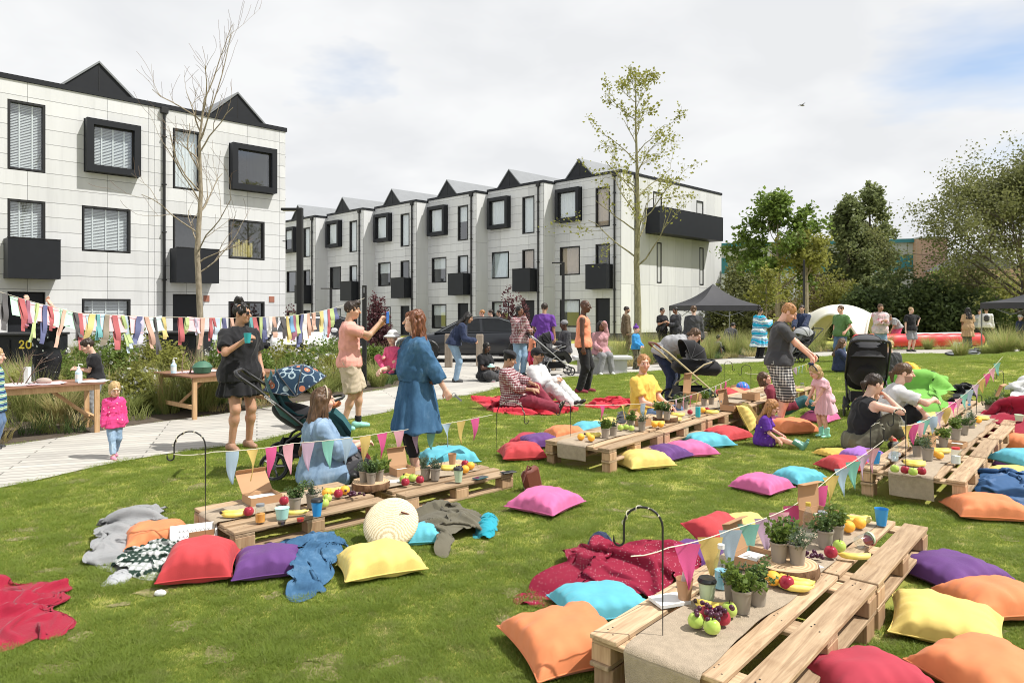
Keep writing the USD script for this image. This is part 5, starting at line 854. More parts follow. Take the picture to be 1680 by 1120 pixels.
# straw bag, grey bag, leather bag
p = G(643, 893); T = thing('straw_bag', 'round woven straw bag leaning on the left low table', 'bag', p, 12)
pr = [(.001, .150), (.09, .146), (.16, .125), (.19, .085), (.196, .05), (.188, .02), (.18, 0), (.172, 0), (.18, .05), (.15, .11), (.001, .13)]; part(T, 'basket', move((lambda m: (m[0] * [1, 1, .62], m[1]))(lathe(pr, 40)), (0, .03, .125), rx=46, rz=-18), 'straw', smooth=True)
part(T, 'strap', tube([(.06, -.03, .235), (.13, -.03, .21), (.19, -.01, .15)], .006, 6), 'leather', smooth=True)
p = G(553, 800); T = thing('changing_bag', 'grey canvas bag with pockets in front of the woman with long brown hair', 'bag', p, 8)
part(T, 'body', cbox((0, 0, .15), (.40, .17, .28), .045, rx=-6), 'bag_grey', smooth=40); part(T, 'pocket', cbox((-.06, -.10, .11), (.17, .04, .16), .012), ((.16, .155, .16), .9), smooth=30); part(T, 'flap', cbox((.07, -.105, .16), (.10, .03, .22), .012, ry=12), ((.075, .07, .075), .9), smooth=30); part(T, 'label_patch', bbox((-.1, -.124, .195), (-.02, -.1215, .23)), ((.4, .42, .42),)); part(T, 'strap', tube([(-.18 + .36 * t, .02, .28 + .10 * sin(pi * t)) for t in np.linspace(0, 1, 12)], .012, 6), 'bag_grey', smooth=True)
p = G(872, 806); T = thing('leather_bag', 'brown leather bag leaning on the end of the left low table', 'bag', p, 40); part(T, 'body', cbox((0, 0, .11), (.20, .08, .22), .03, ry=-16), 'leather', smooth=40); part(T, 'strap', tube([(-.10, -.02, .02), (-.13, -.03, .12), (-.07, -.03, .25), (-.02, -.02, .22)], .008, 6), 'leather', smooth=True)
# ---------------------------------------------------------------- things on the tables
tex('apple_green', ('noise_texture', {'scale': 22.0, 'detail': 3.0}), ([(.3, (.30, .44, .07)), (.7, (.50, .58, .16))], True), rough=.28); tex('apple_red', ('noise_texture', {'scale': 26.0, 'detail': 3.0}), ([(.3, (.22, .012, .03)), (.7, (.42, .05, .07))], True), rough=.25)
tex('banana', ('noise_texture', {'scale': 14.0, 'detail': 4.0}), ([(.28, (.50, .36, .08)), (.45, (.74, .58, .12)), (.7, (.78, .66, .22))], True), rough=.45); plain((.83, .40, .04), .45, .06, 40, .3, 300, name='orange_peel'); plain((.055, .012, .03), .3, .4, 60, name='grape'); plain((.26, .225, .185), .6, .06, 8, name='pot_taupe')
plain((.03, .25, .55), .45, .03, name='cup_blue'); plain((.015, .015, .016), .4, .05, name='lid_black'); plain((.36, .62, .54), .5, .03, name='cup_mint'); plain((.42, .24, .13), .6, .05, name='cup_kraft'); plain((.45, .56, .40), .5, .05, name='cup_sage'); plain((.75, .32, .06), .3, .2, 30, name='juice'); plain((.03, .015, .01), .8, .1, name='stalk')
def apple(c): 
    t = np.linspace(0, pi, 15); r = .036 * np.sin(t) ** .85 * (1 + .10 * np.cos(t)); z = .036 - .033 * np.cos(t) - .010 * np.exp(-(r / .014) ** 2) * np.sign(np.cos(t)) * -1; return lathe(np.column_stack([np.maximum(r, .0004), .036 - .034 * np.cos(t) + .010 * np.exp(-(r / .013) ** 2) * np.where(t < pi / 2, 1, -1)]), 18)
def bananas(n, L=.19):
    out = []
    for i in range(n):
        a = np.linspace(-1.15, 1.15, 13); R = L / 1.9; p = np.column_stack([R * np.sin(a), (i - (n - 1) / 2) * .026 * (1 - .5 * np.abs(a)) + R * .75 * (1 - np.cos(a)) - .03, .018 + R * .55 * (1 - np.cos(a * .9)) * (.25 if i % 2 else .12) + .012 * (i % 2)])
        out.append(tube(p, .0175 * np.clip(1.12 - np.abs(a) ** 5 * .85, .25, 1), 7))
    return out
def item(kind, px, py, label, z, rz=0, v=None, n=1, s=1.0):
    p = G(px, py, z)
    if kind == 'apple':
        T = thing('apple', label, 'apple', p, rz); part(T, 'flesh', apple(0), 'apple_' + v, smooth=True); part(T, 'stalk', tube([(0, 0, .055), (.004, 0, .078)], .0022, 4), 'stalk')
    elif kind == 'orange': single('orange', (lambda m: (m[0] * [1, 1, .93], m[1]))(ball((0, 0, .04), .039, 3)), 'orange_peel', label, 'orange', p, rz, smooth=True)
    elif kind == 'bananas':
        if n == 1: single('banana', bananas(1)[0], 'banana', label, 'banana', p, rz, smooth=True)
        else:
            T = thing('bananas', label, 'bananas', p, rz)
            for m in bananas(n): part(T, 'banana', m, 'banana', smooth=True)
            part(T, 'stalk', cbox((-.088, .004, .03), (.03, .02, .02), .006, ry=30), 'stalk')
    elif kind == 'grapes':
        rng = np.random.default_rng(int(px)); T = thing('grapes', label, 'grapes', p, rz)
        for k in range(22):
            q = rng.normal(0, 1, 3) * [.04, .03, .014] * s; part(T, 'grape', ball((q[0], q[1], .012 + abs(q[2]) + .01), .0115, 1), 'grape', smooth=True)
    elif kind == 'pot':
        T = thing('potted_herb', label, 'potted plant', p, rz); rng = np.random.default_rng(int(px * 7 + py)); hgt = .105 * s; r = .046 * s
        part(T, 'pot', lathe([(.001, 0), (r * .76, 0), (r * .95, hgt * .9), (r * 1.04, hgt * .9), (r * 1.05, hgt), (r * .95, hgt), (r * .9, hgt * .86), (.001, hgt * .86)], 20), v or 'pot_taupe', smooth=35); part(T, 'soil', lathe([(r * .9, hgt * .865), (.001, hgt * .90)], 14), 'pot_soil')
        k = n; st = [np.array([rng.normal(0, .02), rng.normal(0, .02), hgt * .85]) for _ in range(16)]; tp = [q + np.array([rng.normal(0, .032), rng.normal(0, .032), rng.uniform(.04, .115)]) * s for q in st]
        part(T, 'stem', [tube([a, (a + b) / 2 + rng.normal(0, .004, 3), b], .0016, 3) for a, b in zip(st, tp)], 'herb_green', kind='stuff')
        c = np.vstack([a + (b - a) * t[:, None] + rng.normal(0, .006, (22, 3)) for a, b in zip(st, tp) for t in (rng.uniform(.25, 1.08, 22),)]); part(T, 'foliage', leaves(c, (.022, .014, .03)[k % 3], rng), ('herb_green', 'herb_grey', 'leaf_green')[k % 3])
    elif kind == 'cup':
        T = thing('paper_cup', label, 'cup', p, rz); h = .105 * s; part(T, 'cup', lathe([(.001, .002), (.028 * s, 0), (.041 * s, h), (.0425 * s, h + .002), (.0405 * s, h), (.028 * s, .004), (.001, .006)], 22), v, smooth=40)
        if n == 2: part(T, 'lid', lathe([(.0445 * s, h), (.0445 * s, h + .007), (.040 * s, h + .014), (.037 * s, h + .02), (.001, h + .018)], 22), 'lid_black', smooth=30)
        if n == 3: part(T, 'spoon', box((.005, .01, h + .03), (.02, .004, .13), ry=8, rx=10), 'paper_white')
    elif kind == 'bowl':
        T = thing('paper_bowl', label, 'bowl', p, rz); part(T, 'bowl', lathe([(.001, 0), (.038 * s, 0), (.05 * s, .075 * s), (.052 * s, .077 * s), (.048 * s, .074 * s), (.001, .066 * s)], 22), v, smooth=35)
    elif kind == 'tub':
        T = thing('sauce_tub', label, 'tub', p, rz); part(T, 'tub', lathe([(.001, 0), (.024, 0), (.031, .032), (.033, .033), (.033, .036), (.001, .037)], 18), 'clear', smooth=35); part(T, 'sauce', lathe([(.001, .003), (.022, .003), (.026, .024), (.001, .024)], 16), v, smooth=35)
    elif kind == 'jar':
        T = thing('jar', label, 'jar', p, rz); a = .033 * s; part(T, 'glass', lathe([(.001, 0), (a, 0), (a * 1.05, .01), (a * 1.05, .09 * s), (a * .82, .105 * s), (a * .82, .118 * s)], 20), 'clear', smooth=35); part(T, 'lid', lathe([(a * .88, .112 * s), (a * .88, .128 * s), (.001, .13 * s)], 20), v[1], smooth=35)
        if v[0]: part(T, 'contents', lathe([(.001, .004), (a * .96, .004), (a * .96, .06 * s), (.001, .06 * s)], 18), v[0], smooth=35)
    elif kind == 'bottle':
        T = thing('bottle', label, 'bottle', p, rz); a = .032 * s; part(T, 'bottle', lathe([(.001, 0), (a, .003), (a, .13 * s), (a * .45, .17 * s), (a * .42, .2 * s)], 20), 'clear', smooth=35); part(T, 'cap', lathe([(a * .5, .19 * s), (a * .5, .21 * s), (.001, .212 * s)], 14), v, smooth=35); part(T, 'drink', lathe([(.001, .006), (a * .93, .006), (a * .93, .09 * s), (.001, .091 * s)], 18), plain((.25, .5, .62), .1, .02) if n == 2 else 'paper_white' if n == 3 else 'clear', smooth=35)
    elif kind == 'log':
        rng = np.random.default_rng(int(px)); an = np.arange(44) * 2 * pi / 44; R = .15 * s * (1 + .05 * np.sin(an * 2 + 1) + .02 * np.sin(an * 7)); T = thing('log_slice', label, 'log slice', p, rz); H = .055 * s; P = []
        for k, (f, z_) in enumerate(((.97, 0), (1.0, .01), (1.0, H * .5), (1.0, H - .006), (.965, H))): P.append(np.column_stack([R * f * np.cos(an), R * f * np.sin(an), np.full(44, z_)]) + (rng.normal(0, .003, (44, 3)) if 0 < k < 4 else 0))
        v_ = np.vstack(P); i, j = np.meshgrid(np.arange(4), np.arange(44), indexing='ij'); q = np.stack([i * 44 + j, i * 44 + (j + 1) % 44, (i + 1) * 44 + (j + 1) % 44, (i + 1) * 44 + j], -1).reshape(-1, 4); part(T, 'bark', (v_, np.vstack([q[:, [0, 1, 2]], q[:, [0, 2, 3]]])), 'log_bark', smooth=50)
        part(T, 'cut_face', (np.vstack([P[-1] + [0, 0, .0005], [[0, 0, H + .001]]]), np.array([[j, (j + 1) % 44, 44] for j in range(44)])), 'log_top')
    elif kind == 'box':
        w, d, h = v; T = thing('food_box', label, 'cardboard box', p, rz); t = .004; part(T, 'tray', [bbox((-w / 2, -d / 2, 0), (w / 2, d / 2, t)), bbox((-w / 2, -d / 2, t), (w / 2, -d / 2 + t, h)), bbox((-w / 2, d / 2 - t, t), (w / 2, d / 2, h)), bbox((-w / 2, -d / 2 + t, t), (-w / 2 + t, d / 2 - t, h)), bbox((w / 2 - t, -d / 2 + t, t), (w / 2, d / 2 - t, h))], 'cardboard')
        part(T, 'lid', move(cat([bbox((-w / 2, 0, -t), (w / 2, d, 0)), bbox((-w / 2, d - .003, .001), (w / 2, d, .04))]), (0, d / 2, h), rx=n), 'cardboard'); part(T, 'lining', bbox((-w / 2 + .008, -d / 2 + .008, t), (w / 2 - .008, d / 2 - .008, h * .55)), 'paper_white')
    elif kind == 'can': T = thing('drink_can', label, 'can', p, rz); part(T, 'can', lathe([(.001, 0), (.026, 0), (.033, .01), (.033, .125), (.027, .135)], 20), v, smooth=35); part(T, 'lid', lathe([(.0265, .134), (.001, .132)], 18), 'zinc', smooth=35)
    elif kind == 'phone': T = thing('phone', label, 'phone', p, rz); part(T, 'case', cbox((0, 0, .005), (.145, .072, .009), .003), v); part(T, 'screen', bbox((-.066, -.032, .0097), (.066, .032, .0102)), 'lens')
    elif kind == 'card': single('card', box((0, 0, .003), v, rz=0), 'paper_white', label, 'card', p, rz)
    elif kind == 'lyingjar': T = thing('jar', label, 'jar', p, rz); part(T, 'glass', move(lathe([(.001, 0), (.034, 0), (.036, .01), (.036, .07), (.033, .085)], 20), (0, 0, .037), ry=80), 'clear', smooth=35); part(T, 'lid', move(lathe([(.038, .084), (.038, .096), (.001, .097)], 20), (0, 0, .037), ry=80), 'cup_sage', smooth=35)
Z = TL + .012
IT = [('box', 430, 822, 'open cardboard food box at the back of the left low table', 40, (.24, .2, .06), 38), ('pot', 484, 838, 'feathery green herb in a taupe pot beside the open food box', 0, None, 0), ('pot', 512, 832, 'variegated herb in a taupe pot, right of the feathery one', 0, None, 1), ('jar', 427, 856, 'orange juice jar with a silver lid on the near left table', 0, ('juice', 'zinc')), ('bowl', 463, 850, 'mint green paper bowl on the near edge of the left table', 0, 'cup_mint'), ('cup', 520, 846, 'bright blue coffee cup with black lid on the left table', 0, 'cup_blue', 2),
 ('tub', 462, 860, 'small tub of dark sauce in front of the mint bowl', 0, ((.08, .04, .03), .3)), ('tub', 493, 855, 'small tub of red sauce beside the blue cup', 0, ((.5, .04, .02), .3)), ('apple', 408, 846, 'red apple left of the juice jar', 0, 'red'), ('apple', 466, 828, 'dark red apple behind the mint bowl', 0, 'red'), ('bananas', 385, 846, 'pale pear like bananas at the left end of the left table', 20, None, 2), ('bananas', 485, 843, 'single ripe banana behind the mint bowl', 10, None, 1), ('orange', 536, 815, 'orange at the left of the fruit heap on the near left table', 0), ('bananas', 550, 808, 'bananas behind the near left table fruit heap', 30, None, 2), ('apple', 555, 816, 'red apple in the middle of the near left table fruit heap', 0, 'red'), ('orange', 566, 811, 'orange at the right of the near left table fruit heap', 0), ('apple', 537, 824, 'green apple in front of the near left table fruit heap', 0, 'green'), ('apple', 532, 832, 'second green apple beside the blue cup', 0, 'green'), ('grapes', 580, 815, 'thin dark grape stalk left of the log slice', 0, None, 1, .7),
 ('log', 608, 800, 'bark edged log slice on the left low table', 0), ('box', 660, 778, 'white lined food box right of the log slice', 35, (.18, .16, .07), 70), ('bananas', 677, 786, 'two bananas leaning on the apples of the far left pallet', -25, None, 2), ('apple', 662, 792, 'green apple left in the far left pallet fruit heap', 0, 'green'), ('apple', 677, 790, 'green apple right in the far left pallet fruit heap', 0, 'green'), ('apple', 665, 797, 'red apple in front in the far left pallet fruit heap', 0, 'red'), ('apple', 689, 793, 'red apple at the right of the far left pallet fruit heap', 0, 'red'), ('pot', 698, 786, 'pale flowering herb in a taupe pot by the far bananas', 0, None, 1), ('pot', 714, 787, 'lavender grey herb in a taupe pot by the far bananas', 0, None, 1),
 ('cup', 742, 762, 'plain brown paper cup at the back of the left low table', 0, 'cup_kraft'), ('grapes', 756, 772, 'red grapes behind the sage green cup', 0), ('orange', 763, 776, 'orange right of the sage green cup', 0), ('orange', 772, 770, 'orange beside the red grapes at the far end', 0), ('apple', 763, 766, 'red apple behind the grapes at the far end of the left table', 0, 'red'), ('bananas', 738, 770, 'bananas under the plain brown paper cup', 10, None, 2), ('cup', 752, 790, 'sage green cup with a grey lid on the far left pallet', 0, 'cup_sage', 2), ('phone', 788, 784, 'dark green wallet phone lying on the far left pallet', 50, 'cloth_teal'), ('phone', 834, 775, 'black phone at the far end of the left low table', 35, 'lid_black'), ('card', 648, 790, 'crumpled white napkin right of the log slice', 15, (.12, .09, .012))]
for a in IT: item(a[0], a[1], a[2], a[3], Z, *a[4:])
zl = Z + .056
for a in [('pot', 597, 790, 'left of the three herb pots standing on the left table log slice', 0, None, 1), ('pot', 609, 793, 'front one of the three herb pots on the left table log slice', 0, None, 0), ('pot', 622, 788, 'right of the three herb pots standing on the left table log slice', 0, None, 2)]: item(a[0], a[1], a[2], a[3], zl, *a[4:], s=.9)
Z = TZ + .012
IT = [('orange', 953, 722, 'orange at the near end of the middle row, left one', 0), ('orange', 970, 724, 'orange at the near end of the middle row, right one', 0), ('bananas', 973, 716, 'bananas behind the oranges at the near end of the middle row', 5, None, 2), ('pot', 993, 718, 'snowdrop leaved herb pot, nearest on the middle row', 0, None, 2), ('pot', 1006, 714, 'herb pot just right of the nearest one on the middle row', 0, None, 1), ('apple', 1018, 706, 'left green apple of three on the near middle pallet', 0, 'green'), ('apple', 1027, 705, 'middle green apple of three on the near middle pallet', 0, 'green'), ('apple', 1036, 707, 'right green apple of three on the near middle pallet', 0, 'green'), ('pot', 1034, 703, 'tall green herb pot left of the brown carrier box', 0, None, 2), ('pot', 1053, 706, 'grey green herb pot in front of the brown carrier box', 0, None, 1), ('box', 1055, 698, 'brown carrier box on the middle row', 40, (.16, .12, .09), 30),
 ('bananas', 1078, 696, 'bananas right of the brown carrier box', -15, None, 3), ('orange', 1074, 701, 'orange below the bananas right of the brown carrier box', 0), ('orange', 1084, 701, 'second orange below the bananas by the carrier box', 0), ('log', 1092, 690, 'log slice on the second pallet of the middle row', 0), ('bananas', 1112, 682, 'banana bunch right of the middle row log slice', -10, None, 3), ('bananas', 1107, 690, 'green bananas below the bunch on the middle row', 0, None, 2), ('pot', 1113, 672, 'dark herb pot behind the middle row banana bunch', 0, None, 0), ('pot', 1124, 670, 'tall grey herb pot behind the middle row banana bunch', 0, None, 1), ('apple', 1132, 680, 'red apple beside the teal can', 0, 'red'), ('can', 1145, 684, 'teal drink can on the third middle pallet', 0, ((.03, .36, .40), .3)), ('orange', 1153, 677, 'orange right of the teal can', 0), ('apple', 1160, 676, 'red apple right of the teal can and orange', 0, 'red'), ('bananas', 1168, 678, 'thin banana at the right of the teal can', -20, None, 2), ('pot', 1155, 665, 'olive herb pot behind the oranges by the teal can', 0, None, 2), ('pot', 1167, 663, 'pale herb pot behind the oranges by the teal can', 0, None, 1), ('jar', 1181, 672, 'glass jar on the third middle pallet', 0, (None, 'zinc')), ('box', 1200, 672, 'long white lined food box on the third middle pallet', 50, (.3, .2, .08), 80), ('box', 1090, 668, 'food box behind the second herb pots of the middle row', 50, (.24, .18, .07), 75), ('box', 1232, 655, 'square brown box on the fourth middle pallet', 50, (.22, .2, .1), 20), ('box', 1140, 655, 'open brown box under the front wheel of the black pram', 40, (.2, .3, .1), 95),
 ('orange', 1300, 640, 'orange on the fifth middle pallet', 0), ('bananas', 1310, 642, 'bananas on the fifth middle pallet', 0, None, 2), ('jar', 1316, 640, 'glass on the fifth middle pallet', 0, (None, 'zinc'))]
IT += [('apple', 1468, 775, 'green apple left of four at the near end of the right row', 0, 'green'), ('apple', 1485, 777, 'red apple second of four at the near end of the right row', 0, 'red'), ('apple', 1498, 780, 'green apple third of four at the near end of the right row', 0, 'green'), ('apple', 1512, 779, 'dark red apple last of four at the near end of the right row', 0, 'red'), ('bananas', 1500, 763, 'big banana bunch behind the four apples of the right row', -15, None, 4), ('bottle', 1468, 757, 'clear plastic bottle with a red cap on the right row', 0, ((.6, .03, .03), .4)), ('cup', 1437, 760, 'blue paper cup at the left edge of the right row', 0, 'cup_blue'), ('pot', 1505, 748, 'left wiry herb pot behind the right row bananas', 0, None, 0), ('pot', 1522, 755, 'bushy herb pot right of the right row bananas', 0, None, 1, 1.15), ('pot', 1548, 733, 'small herb pot behind the oranges of the right row', 0, None, 2), ('orange', 1533, 748, 'orange beside the bushy herb pot of the right row', 0), ('orange', 1541, 753, 'orange nearest the white jar of the right row', 0), ('bananas', 1543, 742, 'bananas above the oranges of the right row', -15, None, 2), ('jar', 1568, 760, 'large white jar with a red lid on the right row', 0, ('paper_white', ((.6, .03, .04), .4)), 1, 1.15),
 ('pot', 1568, 720, 'large taupe herb pot behind the white jar', 0, None, 2, 1.15), ('pot', 1582, 712, 'taupe herb pot right of the large one on the right row', 0, None, 0), ('pot', 1594, 702, 'dark leaved herb pot on the right row', 0, None, 1), ('box', 1570, 733, 'black and brown food box behind the white jar', 45, (.2, .14, .05), 15), ('bananas', 1590, 700, 'yellow peppers and bananas on the second right pallet', 20, None, 2), ('bananas', 1612, 688, 'bananas on the third right pallet', 10, None, 2), ('pot', 1622, 676, 'olive herb pot on the third right pallet', 0, None, 0), ('pot', 1632, 674, 'taller herb pot right of the olive one on the third right pallet', 0, None, 2), ('box', 1650, 668, 'cardboard tray at the right end of the right row', 45, (.3, .25, .09), 110), ('apple', 1645, 678, 'red apple before the cardboard tray of the right row', 0, 'red'), ('orange', 1605, 694, 'orange on the third right pallet', 0), ('pot', 1640, 662, 'farthest herb pot on the right row', 0, None, 1), ('bowl', 1665, 680, 'shallow red bowl of tomatoes on the right row', 0, ((.5, .05, .03), .4)), ('bowl', 1672, 690, 'foil tray like pale bowl at the right edge', 0, 'cup_sage'), ('bananas', 1535, 715, 'bananas in front of the seated man', 15, None, 2), ('box', 1520, 735, 'brown box with a pink ribbon on the right row', 40, (.16, .12, .12), 40), ('bottle', 1590, 690, 'white milk bottle on the third right pallet', 0, 'cup_blue', 3)]
IT += [('apple', 1142, 1030, 'green apple at the front left of the grape and apple pile', 0, 'green'), ('apple', 1168, 1040, 'green apple foremost in the grape and apple pile', 0, 'green'), ('apple', 1161, 1018, 'dark red apple behind the two front green apples', 0, 'red'), ('apple', 1185, 1025, 'red apple at the right of the grape and apple pile', 0, 'red'), ('apple', 1196, 1012, 'green apple at the back of the grape and apple pile', 0, 'green'), ('bananas', 1175, 1000, 'banana bunch behind the grape and apple pile', -12, None, 3), ('cup', 1123, 985, 'brown paper cup holding a white spoon', 0, 'cup_kraft', 3), ('cup', 1160, 990, 'sage green cup with a black lid on the front table', 0, 'cup_sage', 2), ('bottle', 1183, 965, 'clear bottle of blue drink on the front table', 0, 'paper_white', 2, 1.05), ('pot', 1217, 1003, 'leafy herb in a taupe pot, foremost on the front table', 0, None, 2, 1.0), ('pot', 1203, 988, 'herb pot half hidden behind the foremost one', 0, None, 1), ('pot', 1243, 990, 'bushy herb pot right of the foremost one', 0, None, 0),
 ('log', 1293, 940, 'bark edged log slice on the front table', 0), ('orange', 1268, 960, 'orange between the herb pots and the front log slice', 0), ('apple', 1291, 966, 'dark red apple in front of the front log slice', 0, 'red'), ('bananas', 1303, 962, 'banana bunch in front of the front log slice', -35, None, 4), ('grapes', 1330, 918, 'small bunch of red grapes right of the front log slice', 0, None, 1, .75), ('card', 1338, 930, 'white paper tag on the front table runner', 20, (.07, .05, .003)), ('apple', 1363, 915, 'dark red apple near the single banana', 0, 'red'), ('apple', 1377, 905, 'green apple near the single banana', 0, 'green'), ('bananas', 1402, 915, 'single banana on the bare boards of the front table', -4, None, 1), ('lyingjar', 1408, 900, 'clear jar lying on its side on the front table', 20), ('apple', 1427, 895, 'red apple behind the lying clear jar', 0, 'red'), ('pot', 1354, 898, 'herb pot in the middle of the far front pallet', 0, None, 0), ('pot', 1372, 888, 'taller herb pot just right of the middle one on the far front pallet', 0, None, 2), ('bottle', 1326, 880, 'clear glass bottle behind the herbs of the front log slice', 0, ((.5, .35, .05), .4)), ('jar', 1350, 872, 'clear jar behind the middle herb pots of the front table', 0, (None, 'zinc')), ('orange', 1392, 873, 'orange at the left of the far pair on the front table', 0), ('orange', 1410, 867, 'orange at the right of the far pair on the front table', 0), ('bananas', 1405, 856, 'bananas behind the far pair of oranges', -8, None, 2), ('cup', 1446, 861, 'blue paper cup on the far corner of the front table', 0, 'cup_blue'), ('box', 1345, 862, 'open cardboard box standing at the far end of the front table', 30, (.20, .16, .10), 88), ('card', 1098, 985, 'crumpled white napkins at the left edge of the front table', 20, (.16, .12, .015)), ('box', 1235, 925, 'open food box behind the blue drink bottle', 45, (.22, .16, .06), 75)]
for a in IT: item(a[0], a[1], a[2], a[3], Z, a[4], *(a[5:8] if len(a) > 5 else ()), **({'s': a[8]} if len(a) > 8 else {}))
item('grapes', 1168, 1015, 'dark red grapes on top of the grape and apple pile', Z + .04)
zl = Z + .056
for a in [('pot', 1278, 920, 'dark green herb pot standing on the front log slice, left one', 0, None, 2), ('pot', 1308, 924, 'pale thyme pot standing on the front log slice, right one', 0, None, 1), ('pot', 1292, 912, 'half hidden herb pot at the back of the front log slice', 0, None, 0)]: item(a[0], a[1], a[2], a[3], zl, *a[4:])
for a in [('pot', 1082, 686, 'left herb pot standing on the middle row log slice', 0, None, 2), ('pot', 1094, 688, 'right herb pot standing on the middle row log slice', 0, None, 0)]: item(a[0], a[1], a[2], a[3], zl, *a[4:])
# paper sign and boxes under the left table's end
p = G(318, 898); T = thing('paper_sign', 'white paper sign with handwriting propped at the left table end', 'sign', p, 25); part(T, 'sheet', box((0, 0, .085), (.30, .004, .17), rx=-38), 'paper_white'); 
rng = np.random.default_rng(9); part(T, 'handwriting', [(lambda m: m)(move(tube([(x, -.0045, z_), (x + .008, -.0045, z_ + .016), (x + .014, -.0045, z_ - .004), (x + .02, -.0045, z_ + .01)], .0016, 4), (0, 0, .085), rx=-38)) for z_ in (.03, -.01) for x in np.arange(-.1, .1, .026)], 'cloth_navy', kind='stuff')
item('box', 335, 908, 'small brown box under the left table end', 0.01, 30, (.16, .1, .06), 10)
# ---------------------------------------------------------------- bunting and hook poles
plain((.55, .52, .42), .9, .1, name='twine'); BC = dict(blue=(.46, .60, .72), yellow=(.78, .58, .20), pink=(.80, .14, .35), rose=(.78, .42, .48), lilac=(.62, .46, .60), mint=(.28, .62, .52))
BC = {k: tuple(.8 * q for q in c) for k, c in BC.items()}
for k, c in BC.items():
    custom('flag_' + k, {'tc': ('texture_coordinate', {}), 'n': ('noise_texture', {'scale': 400.0}), 'r': ('rgb_ramp', {'ramp': [(.3, np.array(c) * .88), (.7, np.minimum(np.array(c) * 1.06, .9))]}), 'd': ('diffuse_bsdf', {}), 't': ('translucent_bsdf', {}), 'm': ('mix_closure', {'fac': .35})},
           [('tc.object', 'n.vector'), ('n.fac', 'r.fac'), ('r.color', 'd.color'), ('r.color', 't.color'), ('d.BSDF', 'm.closure1'), ('t.BSDF', 'm.closure2')], surface='m.closure')
def hook_pole(label, base, h, d, w=.16, wrap=True):
    T = thing('hook_pole', label, 'pole', base, math.degrees(math.atan2(d[1], d[0]))); a = np.linspace(0, pi, 12); r = w / 2
    pts = [(0, 0, -.02), (0, 0, h - r)] + [(r - r * cos(t), 0, h - r + r * sin(t)) for t in a[1:]] + [(w, 0, h - r - .07)] + [(w + .022 - .022 * cos(t), 0, h - r - .07 - .022 * sin(t)) for t in np.linspace(.4, pi, 6)] + [(w + .044, 0, h - r - .045)]
    part(T, 'rod', tube(pts, .0052, 6), 'black_metal', smooth=True)
    if wrap: 
        an = np.linspace(0, 26, 90); q = np.array([(r - r * cos(t), 0, h - r + r * sin(t)) for t in np.linspace(.5, pi, 90)]); q += .008 * np.column_stack([np.cos(an), np.sin(an), np.cos(an) * .6]); part(T, 'twine_wrap', tube(q, .0026, 4), 'twine')
    return T
def bunting(label, pts, n, cols, w=.115, h=.165, sag=.05, seed=0, start=.05, turn=0.0):
    """twine through the points with triangular pennants of cloth"""
    rng = np.random.default_rng(seed); P = np.asarray(pts, float); t = np.r_[0, np.cumsum(np.linalg.norm(np.diff(P, axis=0), axis=1))]; s = np.linspace(0, t[-1], 60); C = np.column_stack([np.interp(s, t, P[:, k]) for k in range(3)])
    for a, b in zip(t[:-1], t[1:]): m = (s >= a) & (s <= b); u = (s[m] - a) / (b - a); C[m, 2] -= 4 * sag * u * (1 - u)
    T = thing('bunting', label, 'bunting', C[0]); part(T, 'twine', tube(C - C[0], .0028, 4), 'twine')
    sp = (t[-1] * (1 - start) - w) / n
    for i in range(n):
        a0 = start * t[-1] + i * sp; e = lambda q: np.array([np.interp(q, s, C[:, k]) for k in range(3)]) - C[0]
        A, B = e(a0), e(a0 + w); d = (B - A) / np.linalg.norm(B - A) + np.array([turn, -turn * .5, 0]); d /= np.linalg.norm(d); nn = np.cross(d, [0, 0, 1]); nn /= np.linalg.norm(nn); V, m_ = [], 7; ph = rng.uniform(0, 6); tw = rng.normal(0, .42); k_ = 9
        for j in range(k_):
            v_ = j / (k_ - 1)
            for q in range(m_):
                u_ = q / (m_ - 1) - .5; wd = w * (1 - v_) ** .95; V.append((A + B) / 2 + d * u_ * wd * cos(tw * v_) + nn * (u_ * wd * sin(tw * v_ * 2) + .022 * sin(v_ * 3.2 + ph) * v_ + .006 * sin(u_ * 9 + ph) * v_) - np.array([0, 0, h * v_]))
        part(T, 'pennant', (np.array(V), grid(k_, m_)), 'flag_' + cols[i % len(cols)], smooth=True)
    return T
SEQ = ['blue', 'yellow', 'pink', 'rose', 'lilac', 'mint']; left = np.array([-.72, -.69])
hook_pole('black hook pole at the left end of the left low table', G(337, 908), .83, np.array([-1, -.15]), .20)
hook_pole('black hook pole wrapped in twine beyond the leather bag', G(815, 757), .66, np.array([1, -.1]), .30)
hook_pole('thin black hook pole at the near end of the middle row', G(936, 752), .64, np.array([-.9, -.2]), .12)
hook_pole('black hook pole beyond the black pram', G(1188, 655), .70, np.array([.8, .1]), .16)
hook_pole('black hook pole left of the man in checked shorts', G(1232, 668), .72, np.array([-1, 0]), .16, False)
hook_pole('near black hook pole wrapped in twine at the front table', (.645, 3.0, 0), .80, np.array([-.9, .25]), .165)
hook_pole('hook pole wound with white ribbon beside the blue cup', G(1428, 818), .66, np.array([.8, .2]), .14)
hook_pole('dark hook pole standing before the hessian end of the right row', G(1486, 825), .80, np.array([-.9, .1]), .10)
hook_pole('twin hook pole on the third right pallet', G(1602, 712), .52, np.array([.7, .1]), .08, False); hook_pole('far hook pole at the end of the right row bunting', G(1646, 668), .62, np.array([-.7, .1]), .10)
bunting('pastel bunting across the front of the woman with long brown hair, over the left table', [At(285, 745, 4.7), At(350, 741, 4.78), At(480, 727, 5.6), At(640, 708, 6.5), At(808, 680, 7.6)], 15, SEQ, .135, .235, .012, 1, .10)
